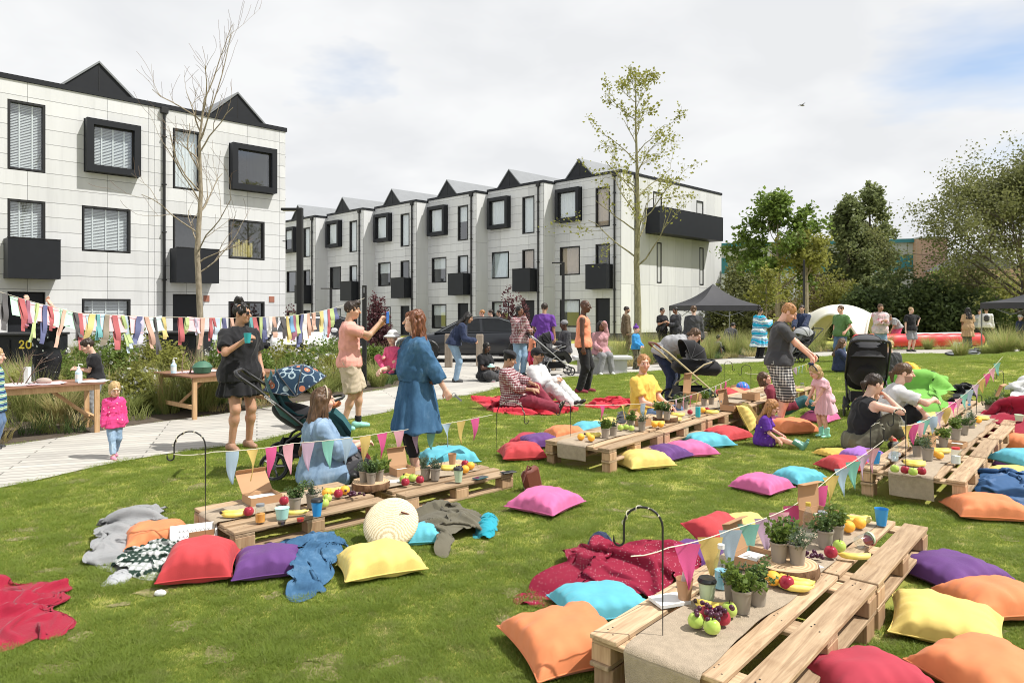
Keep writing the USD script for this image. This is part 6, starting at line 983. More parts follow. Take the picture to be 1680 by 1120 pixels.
bunting('pastel bunting at the near middle row, in front of the yellow shirt', [At(926, 663, 7.7), At(940, 663, 7.77), At(1105, 656, 9.2), At(1199, 621, 12.6)], 13, ['pink', 'yellow', 'blue', 'mint', 'lilac', 'rose'], .10, .18, .03, 2, .1)
bunting('small pastel bunting right of the man in checked shorts', [At(1222, 612, 12.5), At(1285, 605, 13), At(1340, 588, 15)], 10, SEQ, .10, .16, .05, 3, .2)
bunting('pastel bunting rising along the front table herbs', [At(1035, 912, 3.05), At(1095, 898, 3.15), At(1200, 868, 3.75), At(1300, 830, 4.6), At(1370, 775, 5.3), At(1450, 722, 6.3)], 14, ['pink', 'yellow', 'blue', 'mint', 'lilac', 'rose', 'pink', 'yellow'], .145, .215, .01, 4, .08, .8)
bunting('pastel bunting climbing along the right row', [At(1475, 698, 6.0), At(1520, 688, 7.2), At(1590, 640, 9.0), At(1645, 585, 10.6)], 16, ['yellow', 'pink', 'rose', 'mint', 'blue', 'lilac'], .125, .19, .02, 5, .05, .8)
# ---------------------------------------------------------------- ribbon line with cards
RC = dict(t=(.03, .42, .45), l=(.45, .62, .78), g=(.48, .66, .16), r=(.58, .03, .05), n=(.04, .07, .28), o=(.72, .38, .25), y=(.78, .60, .10), k=(.04, .04, .05), p=(.60, .56, .78), w=(.75, .72, .68), m=(.35, .05, .15), b=(.25, .20, .12), s=(.05, .33, .62))
LX = [-30, 60, 130, 250, 330, 400, 470, 520, 560, 598]; LYp = [470, 497, 514, 520, 521, 521, 519, 512, 502, 489]; LD = [8.6, 9.6, 10.3, 11.4, 12.1, 12.7, 13.3, 13.8, 14.2, 14.6]
line = lambda px: At(px, np.interp(px, LX, LYp), np.interp(px, LX, LD))
T = thing('ribbon_line', 'string of coloured ribbons and drawn cards hung across in front of the left block', 'ribbon line', line(-30)); o_ = line(-30); part(T, 'string', tube(np.array([line(x) for x in np.linspace(-30, 598, 70)]) - o_, .004, 4), 'twine')
RIB = 'tw,-5 tk,8 cy,4 cg,32 cw,52 rr,35 rm,46 cp,50 rg,62 cp,66 rn,74 rr,82 cp,88 cg,97 rp,91 ro,106 cg,116 rk,124 rr,131 cp,145 cs,158 rt,161 cp,176 ry,152 rb,176 rr,188 cp,195 rg,201 rl,206 cp,224 rn,229 rp,232 ro,240 cl,252 rk,254 ry,268 rt,276 cp,292 rr,296 rg,307 cp,322 rp,321 ro,333 rr,346 rr,350 rl,357 rg,362 rn,367 ro,380 rw,386 rt,411 rr,417 rg,428 rn,432 rw,444 ro,448 rk,452 rk,463 ry,471 rs,478 rm,482 rg,487 rn,496 rw,501 ro,505 rb,509 ro,515 rk,521 ry,527 rl,533 rr,539 rg,543 rn,549 rt,566 rr,575'.split()
rng = np.random.default_rng(17)
RC = {k: tuple(.62 * np.array(c) + .38 * np.array((.5, .48, .46)) * (.4 + np.mean(c))) for k, c in RC.items()}
for q in RIB:
    if rng.random() < .14: continue
    k, px = q.split(','); px = float(px); c = line(px) - o_; kind, col = k[0], k[1]; up = np.array([0, 0, 1.]); d = line(px + 4) - line(px - 4); d /= np.linalg.norm(d); nn = np.cross(d, up)
    if kind == 'c':
        w_, h_ = (.31, .24) if rng.random() > .35 else (.21, .27); tl = rng.normal(0, .12); cm = {'p': (.80, .52, .55), 'g': (.50, .74, .58), 'w': (.62, .72, .76), 'y': (.80, .74, .35), 'l': (.62, .75, .75), 's': (.45, .62, .72)}[col]; V = []
        for i in range(5):
            for j in range(5): u, v_ = i / 4 - .5, j / 4; V.append(c + d * (u * w_ * cos(tl) + v_ * h_ * sin(tl)) - up * (v_ * h_ * cos(tl) - u * w_ * sin(tl)) + nn * (.05 * u * u + .02 * v_ - .03 - .01 * rng.random() * 0))
        b = part(T, 'drawn_card', (np.array(V), grid(5, 5)), plain(cm, .8, .06), smooth=True)
    else:
        L = rng.uniform(.26, .62); w_ = rng.uniform(.035, .085); a = rng.normal(0, .16)
        for sgn in (0, 1):
            V = []; ph = rng.uniform(0, 6)
            for i in range(9):
                v_ = i / 8
                for j in (-.5, 0, .5): V.append(c + d * (j * w_ * (1 - .25 * sin(v_ * 3 + ph)) + a * v_ * L + (sgn - .5) * .03 * v_) - up * L * v_ * (1 - .12 * sgn) + nn * (.02 * sin(v_ * 7 + ph) * v_ + (sgn - .5) * .014 + .01 * j))
            part(T, 'ribbon', (np.array(V), grid(9, 3)), plain(RC.get(col, RC['r']), .7, .08), smooth=True)
# ---------------------------------------------------------------- craft tables and what stands on them
def trestle(label, corner, deg, L, W, H, lb):
    T = thing('trestle_table', label, 'table', (corner[0], corner[1], 0), deg)
    part(T, 'tabletop', cbox((L / 2, W / 2, H - .012), (L, W, .024), .004), 'table_ply'); part(T, 'apron', bbox((.06, .05, H - .10), (L - .06, .075, H - .026)), 'trestle_wood'); part(T, 'apron', bbox((.06, W - .075, H - .10), (L - .06, W - .05, H - .026)), 'trestle_wood')
    for x in (.09, L - .09):
        for y in (.06, W - .06): part(T, 'leg', bbox((x - .03, y - .022, 0), (x + .03, y + .022, H - .027)), 'trestle_wood')
        part(T, 'rail', bbox((x - .02, .083, .16), (x + .02, W - .083, .22)), 'trestle_wood')
    for x, s in ((.12, 1), (L - .12, -1)): part(T, 'brace', tube([(x, W / 2, .19), (x + s * .5, W / 2, H - .05)], .024, 4), 'trestle_wood')
    return T
TA = np.array([-5.45, 9.4]); trestle('first wooden craft table at the left edge of the path', TA + along(0, 222) * 1.9, 42, 1.9, .75, .68, '')
TB = np.array([-4.75, 10.35]); trestle('second wooden craft table behind the woman in black', TB + along(0, 139) * 0, 49, 1.5, 1.3, .66, '')
def sani(label, px, py, z):
    p = G(px, py, z); T = thing('sanitiser_bottle', label, 'pump bottle', p); part(T, 'bottle', lathe([(.001, 0), (.04, 0), (.042, .015), (.042, .13), (.02, .16), (.018, .18)], 20), ((.50, .66, .76), .15), smooth=35); part(T, 'pump', cat([lathe([(.02, .175), (.02, .20), (.006, .205), (.006, .24), (.001, .24)], 14), tube([(0, 0, .235), (.045, 0, .232), (.05, 0, .222)], .006, 6)]), 'paper_white', smooth=35); part(T, 'label', lathe([(.0425, .04), (.0425, .10)], 20), 'paper_white', smooth=True)
sani('pump bottle of clear hand gel on the first craft table', 129, 626, .69); sani('pump bottle of clear hand gel on the second craft table', 285, 612, .67)
for i, (px, py, w_, d_, lb, z) in enumerate([(18, 632, .42, .3, 'white drawing papers at the left of the first craft table', .685), (70, 630, .4, .28, 'pink tinted papers in the middle of the first craft table', .685), (150, 626, .3, .22, 'papers at the right end of the first craft table', .685), (305, 611, .34, .24, 'white papers beside the second hand gel', .665), (335, 609, .34, .24, 'pink printed papers on the second craft table', .665)]):
    p = G(px, py, z); single('paper_stack', [box((.02 * k, .015 * k, .003 + .004 * k), (w_, d_, .003), rz=9 * k) for k in range(3)], ((.75, .72, .72), .7) if i % 2 == 0 else ((.74, .52, .55), .7), lb, 'papers', p, 30, kind=None)
single('pebble', ball((0, 0, .04), (.10, .06, .045), 2), ((.38, .30, .26), .8), 'rounded stone on the first craft table', 'stone', G(72, 630, .685), smooth=True)
T = thing('glass_bottle', 'clear glass bottle on the first craft table', 'bottle', G(54, 628, .685)); part(T, 'bottle', lathe([(.001, 0), (.035, 0), (.036, .14), (.015, .19), (.014, .24)], 18), 'clear', smooth=35)
single('cardboard_tube', cbox((0, 0, .11), (.06, .06, .22), .004), 'paper_white', 'tall white box on the first craft table', 'box', G(45, 630, .685))
T = thing('twig_display', 'bare twigs standing on the first craft table', 'twigs', G(33, 632, .685)); rng = np.random.default_rng(4)
for k in range(4):
    o, tp = [], []; grow(np.array([rng.normal(0, .06), rng.normal(0, .03), 0]), np.array([rng.normal(0, .3), rng.normal(0, .2), 1]), .42, .008, 1, rng, o, tp, (4, 6), .7, .1, .1, .45, .3, 5); part(T, 'twig', [tube(a, b, 4) for a, b, _ in o], 'twig_brown')
T = thing('net_basket', 'green mesh basket on the second craft table', 'basket', G(332, 612, .665)); part(T, 'mesh', lathe([(.001, .01), (.12, .01), (.15, .10), (.10, .16), (.04, .19)], 16), ((.05, .14, .09), .6), smooth=40); part(T, 'handle', tube([(-.02, 0, .18), (-.03, 0, .32), (0, 0, .36), (.03, 0, .32), (.02, 0, .18)], .006, 5), 'black_metal')
o, tp = [], []; T = thing('twig_display', 'bare twigs standing on the second craft table', 'twigs', G(308, 612, .665)); rng = np.random.default_rng(6)
for k in range(3): o = []; grow(np.array([rng.normal(0, .04), 0, 0]), np.array([rng.normal(0, .3), 0, 1]), .36, .009, 1, rng, o, tp, (3, 4), .6, .1, .1, .45, .3, 5); part(T, 'twig', [tube(a, b, 4) for a, b, _ in o], 'twig_brown')
# bin stores
def binstore(label, px0, px1, py, Y, txt=None):
    a, b = At(px0, py, Y), At(px1, py, Y); w, h = b[0] - a[0], a[2]; T = thing('bin_store', label, 'bin store', (a[0], Y, 0)); part(T, 'body', bbox((0, 0, 0), (w, .9, h - .05)), 'anthracite'); part(T, 'lid', cbox((w / 2, .44, h - .022), (w + .06, 1.0, .05), .01), 'black_metal')
    for k in range(2): part(T, 'door', bbox((.03 + k * w / 2, -.02, .06), (w / 2 - .03 + k * w / 2, -.002, h - .12)), 'anthracite')
    if txt:
        m = meshkit.text_mesh(txt, .17, .004, bold=True); v = np.array(m.vertices); part(T, 'number', (np.column_stack([v[:, 0] + w * .62, -.024 - v[:, 2], v[:, 1] + h - .32]), np.array(m.faces)), ((.75, .58, .06), .6)); part(T, 'sticker', bbox((w * .86, -.025, h - .27), (w * .94, -.021, h - .2)), 'paper_white')
binstore('dark bin store numbered 20 beside the front door at the left edge', -30, 68, 547, 15.2, '20'); binstore('dark bin store behind the second craft table', 240, 322, 545, 16.9)
# ---------------------------------------------------------------- lamps and posts
def lamp(label, px, Y, z, w, arm=None, name='street_lamp', head=.5):
    X = (px - 840) / FOC * Y; T = thing(name, label, 'lamp post', (X, Y, 0)); part(T, 'post', cbox((0, 0, z / 2), (w, w, z), .008), 'black_metal'); part(T, 'base_plate', cbox((0, 0, .012), (w * 2, w * 2, .024), .004), 'black_metal')
    if arm: h = part(T, 'lamp_head', cbox((arm * head / 2, 0, z - .035), (head, w * 1.15, .06), .01), 'black_metal'); part(h, 'diffuser', bbox((arm * .08, -w * .4, z - .074), (arm * (head - .03), w * .4, z - .066)), 'paper_white')
    return T
lamp('black square lamp post with its arm to the left, beside the left block', 492, 16.2, 4.0, .13, -1, head=.42); lamp('slim black street lamp before the nearest terrace house', 924, 31, 3.75, .13, -1, head=.5); lamp('distant black street lamp at the far end of the terrace', 543, 42, 2.95, .14, -1, head=.6); lamp('black lamp post with spotlights behind the tent', 1319, 35, 4.15, .085)
T = thing('ribbon_post', 'short black slotted post behind the man in pink, holding the ribbons', 'post', ((598 - 840) / FOC * 14.7, 14.7, 0)); part(T, 'post', cbox((0, 0, 1.08), (.085, .085, 2.16), .006), 'black_metal'); part(T, 'slot_plate', bbox((-.012, -.047, 2.0), (.012, -.044, 2.12)), 'zinc')
for i, (px, Y, h) in enumerate([(787, 20.5, .92), (736, 20.0, .95), (1155, 27, .8)]):
    T = thing('timber_bollard', ['weathered timber bollard before the dark car', 'weathered timber bollard behind the woman in pale jeans', 'timber bollard near the dark gazebo'][i], 'bollard', ((px - 840) / FOC * Y, Y, 0)); part(T, 'post', cbox((0, 0, h / 2), (.21, .21, h), .015), 'grey_post'); part(T, 'cap', cbox((0, 0, h + .006), (.19, .19, .012), .004), 'grey_post')
T = thing('concrete_bench', 'pale concrete bench under the woman with the long black hair', 'bench', (2.35, 18.3, 0), 4); part(T, 'seat', cbox((0, 0, .40), (1.5, .5, .09), .012), 'panel_white'); part(T, 'base', bbox((-.62, -.2, 0), (.62, .2, .354)), 'panel_grey')
# ---------------------------------------------------------------- prams
def wheel(r, w, c, n=5):
    t = np.linspace(0, 2 * pi, 25); ty = [tube([(r * .90 * cos(a), 0, r * .90 * sin(a)) for a in t], r * .10, 7, False)]; rim = [tube([(r * .76 * cos(a), 0, r * .76 * sin(a)) for a in t], r * .05, 5, False), move(lathe([(.001, -w * .5), (r * .18, -w * .5), (r * .18, w * .5), (.001, w * .5)], 10), rx=90)] + [tube([(0, 0, 0), (r * .76 * cos(a), 0, r * .76 * sin(a))], r * .07, 4) for a in np.arange(n) * 2 * pi / n]
    return move(cat(ty), c), move(cat(rim), c)
def dome(c, rx, ry, rz_, a0, a1, nu=13, nv=11, th=.006):
    """a folding hood: part of a shell swept about the cross axis from angle a0 to a1"""
    A = np.linspace(rad(a0), rad(a1), nu); B = np.linspace(-pi / 2, pi / 2, nv); V = []
    for a in A:
        for b in B: k = 1 - .035 * abs(sin((a - A[0]) / (A[-1] - A[0]) * 3 * pi)) * cos(b); q = abs(cos(b)) ** .55; V.append((c[0] + rx * k * cos(a) * q, c[1] + ry * np.sign(sin(b)) * abs(sin(b)) ** .8, c[2] + rz_ * k * sin(a) * q))
    V = np.array(V); f = grid(nu, nv); c = np.array(c); V2 = c + (V - c) * (1 - th / .2); return np.vstack([V, V2]), np.vstack([f, f[:, ::-1] + len(V)])
def pram(label, loc, rz, hood='cloth_black', seat='cloth_charcoal', frame='black_metal', s=1.0, hd=(35, 150), bassinet=False, text=None, rw=.145, fw=.12, group=None, grip_m=None):
    T = thing('pram', label, 'pram', loc, rz, s=s)
    for sg in (-1, 1):
        for nm, r, c in (('rear_wheel', rw, (-.30, sg * .29, rw)), ('front_wheel', fw, (.40, sg * .20, fw))):
            ty, rm = wheel(r, .05, c); w_ = part(T, nm, ty, 'lid_black', smooth=50); part(w_, 'rim', rm, ((.07, .07, .075), .4), smooth=50)
        part(T, 'main_tube', tube([(-.62, sg * .24, 1.02), (-.48, sg * .25, .92), (-.05, sg * .26, .55), (.30, sg * .22, .26), (.40, sg * .17, .13)], .015, 8), frame, smooth=True); part(T, 'rear_strut', tube([(-.30, sg * .26, rw), (-.18, sg * .25, .38), (.02, sg * .25, .50)], .014, 8), frame, smooth=True); part(T, 'seat_arm', tube([(-.08, sg * .25, .58), (.12, sg * .24, .72), (.26, sg * .22, .76)], .012, 7), frame, smooth=True)
    part(T, 'handle', tube([(-.60, -.24, 1.00), (-.66, -.22, 1.05), (-.68, -.15, 1.07), (-.68, .15, 1.07), (-.66, .22, 1.05), (-.60, .24, 1.00)], .019, 8), grip_m or 'lid_black', smooth=True); part(T, 'rear_axle', tube([(-.30, -.29, rw), (-.30, .29, rw)], .013, 7), frame)
    part(T, 'bumper_bar', tube([(.26, -.22, .76), (.34, -.15, .78), (.36, 0, .785), (.34, .15, .78), (.26, .22, .76)], .015, 7), 'lid_black', smooth=True)
    if bassinet: part(T, 'bassinet', cbox((.08, 0, .66), (.80, .40, .24), .09, ry=4), seat, smooth=50)
    else:
        n = 9; pr = [(-.36, .98), (-.30, .80), (-.22, .64), (-.10, .54), (.08, .52), (.24, .55), (.34, .46), (.42, .34)]; V = []
        for x_, z_ in pr:
            for j in range(n): u = j / (n - 1) * 2 - 1; V.append((x_ + .03 * u * u * .5, u * .20, z_ + .10 * abs(u) ** 4))
        V = np.array(V); f = grid(len(pr), n); nn = vnorm(V, f); part(T, 'seat', (np.vstack([V, V - nn * .06]), np.vstack([f, f[:, ::-1] + len(V)])), seat, smooth=50)
    if not bassinet: part(T, 'seat_shell', move((lambda m: (m[0] * [.36, .205, .13], m[1]))(ball((0, 0, 0), 1, 3)), (-.02, 0, .56), ry=22), 'cloth_black', smooth=True)
    part(T, 'hood', dome((-.10, 0, .82), .34, .225, .31, *hd), hood, smooth=60)
    for a in np.linspace(hd[0], hd[1], 4): part(T, 'hood_rib', tube([(-.10 + .344 * cos(rad(a)) * abs(cos(b)) ** .55, .228 * np.sign(sin(b)) * abs(sin(b)) ** .8, .82 + .314 * sin(rad(a)) * abs(cos(b)) ** .55) for b in np.linspace(-pi / 2, pi / 2, 13)], .006, 5), 'cloth_charcoal', smooth=True)
    part(T, 'basket', [bbox((-.26, -.2, .20), (.26, .2, .215)), bbox((-.26, -.205, .215), (.26, -.2, .34)), bbox((-.26, .2, .215), (.26, .205, .34)), bbox((-.265, -.2, .215), (-.26, .2, .36)), bbox((.26, -.2, .215), (.265, .2, .30))], 'cloth_black')
    if text: m = meshkit.text_mesh(text, .028, .002, bold=True); v = np.array(m.vertices); R = Rot.from_euler('y', 40, degrees=True).as_matrix(); q = np.column_stack([v[:, 0], -v[:, 2], v[:, 1]]) @ R.T; part(T, 'lettering', (q + [-.40, -.266, .83], np.array(m.faces)), 'paper_white')
    return T
tex('hood_print', ('voronoi_texture', {'scale': 9.0}), ([(0, (.55, .52, .5)), (.09, (.45, .16, .09)), (.24, (.5, .18, .10)), (.28, (.02, .04, .075)), (.55, (.02, .045, .08)), (.60, (.30, .38, .42)), (.66, (.02, .045, .08)), (1, (.02, .045, .08))], False), out='distance')
pram('big pushchair with a flower printed navy hood beside the woman in black', (-2.06, 7.08, 0), 12, 'hood_print', 'cloth_teal', 'black_metal', .98, (35, 170), text='cosatto')
single('orange_blanket', ball((0, 0, 0), (.11, .10, .05), 2), 'cushion_orange', 'orange blanket tucked in the flower printed pushchair', 'blanket', (-1.84, 7.1, .70), smooth=True)
pram('black pushchair with silver tubes parked behind the man in the coral vest', (1.05, 17.6, 0), 8, 'cloth_black', 'cloth_charcoal', ((.4, .4, .41), .3, .05, 2, 0, 60, .8), .98, (95, 175))
pram('black pram with cream tubes and a large black hood leaning over the middle row', (3.05, 11.9, 0), 6, 'cloth_black', 'cloth_black', ((.50, .42, .25), .35), 1.02, (-5, 105), True, grip_m='leather')
pram('grey hooded pushchair pushed by the man in the dark jacket', (8.9, 21.6, 0), 200, 'cloth_palegrey', 'cloth_grey', 'black_metal', 1.0, (20, 150))
pram('large black pushchair seen from behind, beside the seated couple', (5.55, 11.0, 0), 68, 'cloth_charcoal', 'cloth_black', 'black_metal', 1.12, (40, 175))
# ---------------------------------------------------------------- gazebos, tent, inflatable, bicycle and small things far off
plain((.035, .035, .04), .7, .15, 4, name='canopy_black')
def gazebo(label, c, rz, w, ze, za):
    T = thing('gazebo', label, 'gazebo', c, rz); n = 9; h = w / 2
    for k in range(4):
        V = []; a = rad(90 * k); R = np.array([[cos(a), -sin(a)], [sin(a), cos(a)]])
        for i in range(n):
            t = i / (n - 1)
            for j in range(n): u = (j / (n - 1) * 2 - 1) * (1 - t); sag = -.14 * sin(pi * t) * (1 - abs(u)) ** .5 - .16 * t * (1 - t); V.append((*(R @ [h * u, -h * (1 - t)]), ze + (za - ze) * t ** 1.06 + sag))
        part(T, 'canopy', (np.array(V), grid(n, n)), 'canopy_black', smooth=True); q = np.array([(*(R @ [h * (j / 12 - 1), -h * 1.004]), ze - .22 * b - .015 * (j % 2) * b) for b in (0, 1) for j in range(0, 25)]); part(T, 'valance', (q, grid(2, 25)), 'canopy_black', smooth=True)
        p = R @ [h * .98, -h * .98]; part(T, 'leg', cbox((p[0], p[1], ze / 2), (.04, .04, ze), .004), 'zinc'); part(T, 'truss', tube([(*(R @ [-h * .96, -h * .97]), ze - .05), (*(R @ [0, -h * .97]), ze - .45), (*(R @ [h * .96, -h * .97]), ze - .05)], .014, 5), 'zinc')
    return T
gazebo('black pop up gazebo with a pointed roof beside the white end wall', (8.75, 30.5, 0), 8, 2.9, 1.83, 2.78)
Tg = gazebo('black gazebo with a white label at the right edge of the picture', (19.9, 26.0, .12), 4, 3.0, 1.80, 2.5); part(Tg, 'label_tag', bbox((-1.42, -1.53, 1.65), (-1.26, -1.524, 1.73)), 'paper_white')
T = thing('dome_tent', 'small white arched event shelter behind the man in green', 'tent', (15.15, 32.4, 0), 50); n = 21; u = np.linspace(-1, 1, n); V = np.array([(a * 1.35, b * 1.35, max(1.9 - .45 * a * a - .45 * b * b - 1.0 * a * a * b * b, 0)) for a in u for b in u]); f = grid(n, n); plain((.66, .64, .56), .6, .05, name='tent_white')
part(T, 'canopy', (np.vstack([V, V - [0, 0, .02]]), np.vstack([f, f[:, ::-1] + len(V)])), 'tent_white', smooth=60)
for k, sd_ in enumerate(((0, -1), (0, 1), (-1, 0), (1, 0))): part(T, 'arch_tube', tube([((a if sd_[0] == 0 else sd_[0]) * 1.35, (a if sd_[1] == 0 else sd_[1]) * 1.35, max(1.45 - 1.45 * a * a, 0)) for a in u], .06, 7), 'tent_white', smooth=True)
a, b = G(1400, 571), G(1612, 568); d = b - a; L = np.linalg.norm(d); T = thing('inflatable_tube', 'long red inflatable with a pale top lying across the far grass', 'inflatable', a, math.degrees(math.atan2(d[1], d[0]))); x = np.linspace(0, L, 40)
part(T, 'tube', (lambda m: (m[0] * [1, 1, 1], m[1]))(tube([(t, .02 * sin(t * 3), .30) for t in x], .30 * np.clip(np.minimum(x, L - x) * 5 + .3, 0, 1) * (1 + .03 * np.sin(x * 9)), 12)), ((.55, .04, .05), .4), smooth=True); part(T, 'pale_top', tube([(t, .1, .50) for t in np.linspace(L * .45, L * .93, 12)], .14, 8), 'tent_white', smooth=True)
def bicycle(label, c, rz):
    T = thing('bicycle', label, 'bicycle', c, rz)
    def flat(m): return move(m, rx=84)
    for x_, nm in ((-.52, 'wheel'), (.52, 'wheel')):
        ty, rm = wheel(.33, .04, (0, 0, 0), 14); w_ = part(T, nm, move(flat(ty), (x_, 0, .12)), 'lid_black', smooth=50); part(w_, 'rim', move(flat(rm), (x_, 0, .12)), 'zinc')
    P = {'b': (-.52, 0, 0), 'f': (.52, 0, 0), 'bb': (-.08, 0, -.05), 's': (-.22, 0, .42), 'h': (.36, 0, .42)}
    part(T, 'frame', move(flat(cat([tube([P[i], P[j]], .018, 6) for i, j in (('b', 'bb'), ('b', 's'), ('bb', 's'), ('bb', 'h'), ('s', 'h'), ('h', 'f'))])), (0, 0, .12)), 'zinc'); part(T, 'saddle', move(flat(cbox((-.24, 0, .50), (.26, .13, .05), .02)), (0, 0, .12)), 'lid_black', smooth=40); part(T, 'handlebar', move(flat(tube([(.34, 0, .46), (.32, 0, .58), (.36, .2, .60), (.30, .28, .6)], .014, 6)), (0, 0, .12)), 'lid_black')
bicycle('bicycle lying on its side on the grass bank', (*G(1598, 588)[:2], .02), 150); bicycle('second bicycle lying behind the first on the bank', (*G(1612, 583)[:2], .03), 190)
single('helmet', ball((0, 0, .10), (.16, .12, .12), 2), ((.12, .13, .15), .3), 'dark round cycle helmet on the fallen bicycles', 'helmet', (*G(1626, 575)[:2], .22), smooth=True)
T = thing('bucket', 'white bucket beside the far path', 'bucket', G(1571, 574)); part(T, 'pail', lathe([(.001, 0), (.13, 0), (.17, .30), (.175, .31), (.16, .30), (.12, .02), (.001, .02)], 20), 'tent_white', smooth=35); part(T, 'handle', tube([(.17 * cos(a), 0, .30 - .1 * sin(a)) for a in np.linspace(0, pi, 12)], .006, 5), 'zinc')
single('ball', ball((0, 0, .135), .135, 3), tex('ball_skin', ('wave_texture', {'scale': 3.0, 'distortion': 2.0}), ([(0, (.03, .12, .5)), (.5, (.04, .3, .6)), (.75, (.35, .06, .3)), (1, (.05, .2, .55))], True), rough=.25), 'shiny blue play ball near the checked shorts', 'ball', G(1218, 649), smooth=True)
p = At(1316, 173, 38); T = thing('bird', 'small bird flying in front of the clouds', 'bird', p, 20); part(T, 'body', ball((0, 0, 0), (.16, .05, .05), 2), 'cloth_grey', smooth=True)
for sg in (-1, 1): part(T, 'wing', ([(-.06, 0, .02), (.07, 0, .02), (.02, sg * .16, .10), (-.05, sg * .30, .03)], [(0, 1, 2), (0, 2, 3), (2, 1, 0), (3, 2, 0)]), 'cloth_grey')
# ---------------------------------------------------------------- cars
plain((.012, .014, .018), .18, .05, 2, spec=.6, name='car_dark'); plain((.62, .62, .62), .25, .03, 2, name='car_white'); plain((.012, .015, .018), .04, .05, 2, spec=.8, name='car_glass')
def car(label, loc, rz, paint, L=4.85):
    T = thing('parked_car', label, 'car', loc, rz, group=None); k = L / 4.85
    st = np.array([(-2.42, .42, .62, .70), (-2.38, .30, .86, .80), (-2.2, .24, .98, .86), (-1.6, .22, 1.02, .90), (-.6, .21, 1.00, .92), (.4, .21, .99, .92), (1.0, .21, .96, .92), (1.7, .22, .88, .90), (2.2, .25, .78, .84), (2.38, .32, .68, .76), (2.42, .42, .58, .66)]); n = 20; V = []
    for x_, zb, zt, hw in st:
        for j in range(n):
            a = 2 * pi * j / n; ca, sa = cos(a), sin(a); e = .32; V.append((x_ * k, hw * np.sign(ca) * abs(ca) ** e, (zb + zt) / 2 + (zt - zb) / 2 * np.sign(sa) * abs(sa) ** .42))
    V = np.array(V); m = len(st); i, j = np.meshgrid(np.arange(m - 1), np.arange(n), indexing='ij'); q = np.stack([i * n + j, (i + 1) * n + j, (i + 1) * n + (j + 1) % n, i * n + (j + 1) % n], -1).reshape(-1, 4); F = [q[:, [0, 2, 1]], q[:, [0, 3, 2]]]
    for e_, c_ in ((0, -2.42), ((m - 1) * n, 2.42)): V = np.vstack([V, [[c_ * k, 0, .52]]]); F.append(np.array([[e_ + t, e_ + (t + 1) % n, len(V) - 1] for t in range(n)]))
    part(T, 'body', (V, np.vstack(F)), paint, smooth=50)
    def house(pr, w0, w1, z0, z1):
        V = []; 
        for x_, z_ in pr:
            w = w0 + (w1 - w0) * (z_ - z0) / (z1 - z0); V += [(x_ * k, -w, z_), (x_ * k, w, z_)]
        n_ = len(pr); F = [(2 * a, 2 * ((a + 1) % n_), 2 * ((a + 1) % n_) + 1) for a in range(n_)] + [(2 * a, 2 * ((a + 1) % n_) + 1, 2 * a + 1) for a in range(n_)] + [(0, 2 * a + 2, 2 * a) for a in range(1, n_ - 1)] + [(1, 2 * a + 1, 2 * a + 3) for a in range(1, n_ - 1)]; return np.array(V), np.array(F)
    part(T, 'cabin', house([(-1.75, .96), (1.22, .93), (.35, 1.38), (-.1, 1.43), (-.8, 1.42), (-1.25, 1.30)], .86, .62, .93, 1.43), paint); 
    for sg in (-1, 1):
        for nm, pr in (('front_side_window', [(.98, .985), (.36, 1.32), (-.18, 1.375), (-.22, .985)]), ('rear_side_window', [(-.30, .985), (-.27, 1.375), (-.78, 1.365), (-1.2, 1.235), (-1.52, .985)])):
            V = [(x_ * k, sg * (.86 - .24 * (z_ - .93) / .5 + .008), z_) for x_, z_ in pr]; part(T, nm, (V, [(0, a, a + 1) for a in range(1, len(V) - 1)] + [(0, a + 1, a) for a in range(1, len(V) - 1)]), 'car_glass')
        part(T, 'chrome_strip', tube([(x_ * k, sg * (.86 - .24 * (z_ - .93) / .5 + .012), z_) for x_, z_ in [(1.02, .98), (.36, 1.335), (-.2, 1.39), (-.8, 1.38), (-1.24, 1.245), (-1.56, .98)]], .011, 5), 'zinc'); part(T, 'mirror', cbox((.62 * k, sg * .98, 1.0), (.16, .2, .13), .04), paint, smooth=40); part(T, 'headlight', cbox((2.2 * k, sg * .62, .68), (.3, .34, .13), .04), 'clear', smooth=40); part(T, 'door_line', bbox((-.265 * k, sg * .921, .35), (-.25 * k, sg * .926, .97)), 'lid_black')
        for x_, nm in ((1.42, 'wheel'), (-1.42, 'wheel')):
            w_ = part(T, nm, move(lathe([(.20, -.11), (.31, -.11), (.335, -.08), (.335, .08), (.31, .11), (.20, .11)], 28), (x_ * k, sg * .80, .335), rx=90), 'lid_black', smooth=35)
            part(w_, 'rim', move(cat([lathe([(.001, .09), (.06, .09), (.06, .10), (.001, .10)], 14)] + [move(cbox((.14, 0, .085), (.20, .05, .02), .006), rz=a) for a in range(0, 360, 36)] + [lathe([(.22, .105), (.235, .105), (.235, .06), (.22, .06)], 24)]), (x_ * k, sg * .80, .335), rx=90 if sg < 0 else -90), 'zinc', smooth=30); part(w_, 'arch', move(lathe([(.36, .125), (.001, .12)], 24), (x_ * k, sg * .80, .335), rx=90 if sg < 0 else -90) if False else tube([((x_ + .37 * cos(a) / k) * k, sg * .925, .335 + .37 * sin(a)) for a in np.linspace(.1, pi - .1, 12)], .03, 5), 'lid_black')
    part(T, 'windscreen', ([(1.16 * k, -.74, .97), (1.16 * k, .74, .97), (.40 * k, .60, 1.375), (.40 * k, -.60, 1.375)], [(0, 1, 2), (0, 2, 3)]), 'car_glass'); part(T, 'bumper_grille', cbox((2.40 * k, 0, .52), (.06, .9, .22), .03), 'lid_black'); part(T, 'number_plate', bbox((2.44 * k, -.26, .42), (2.45 * k, .26, .53)), 'paper_white')
    return T
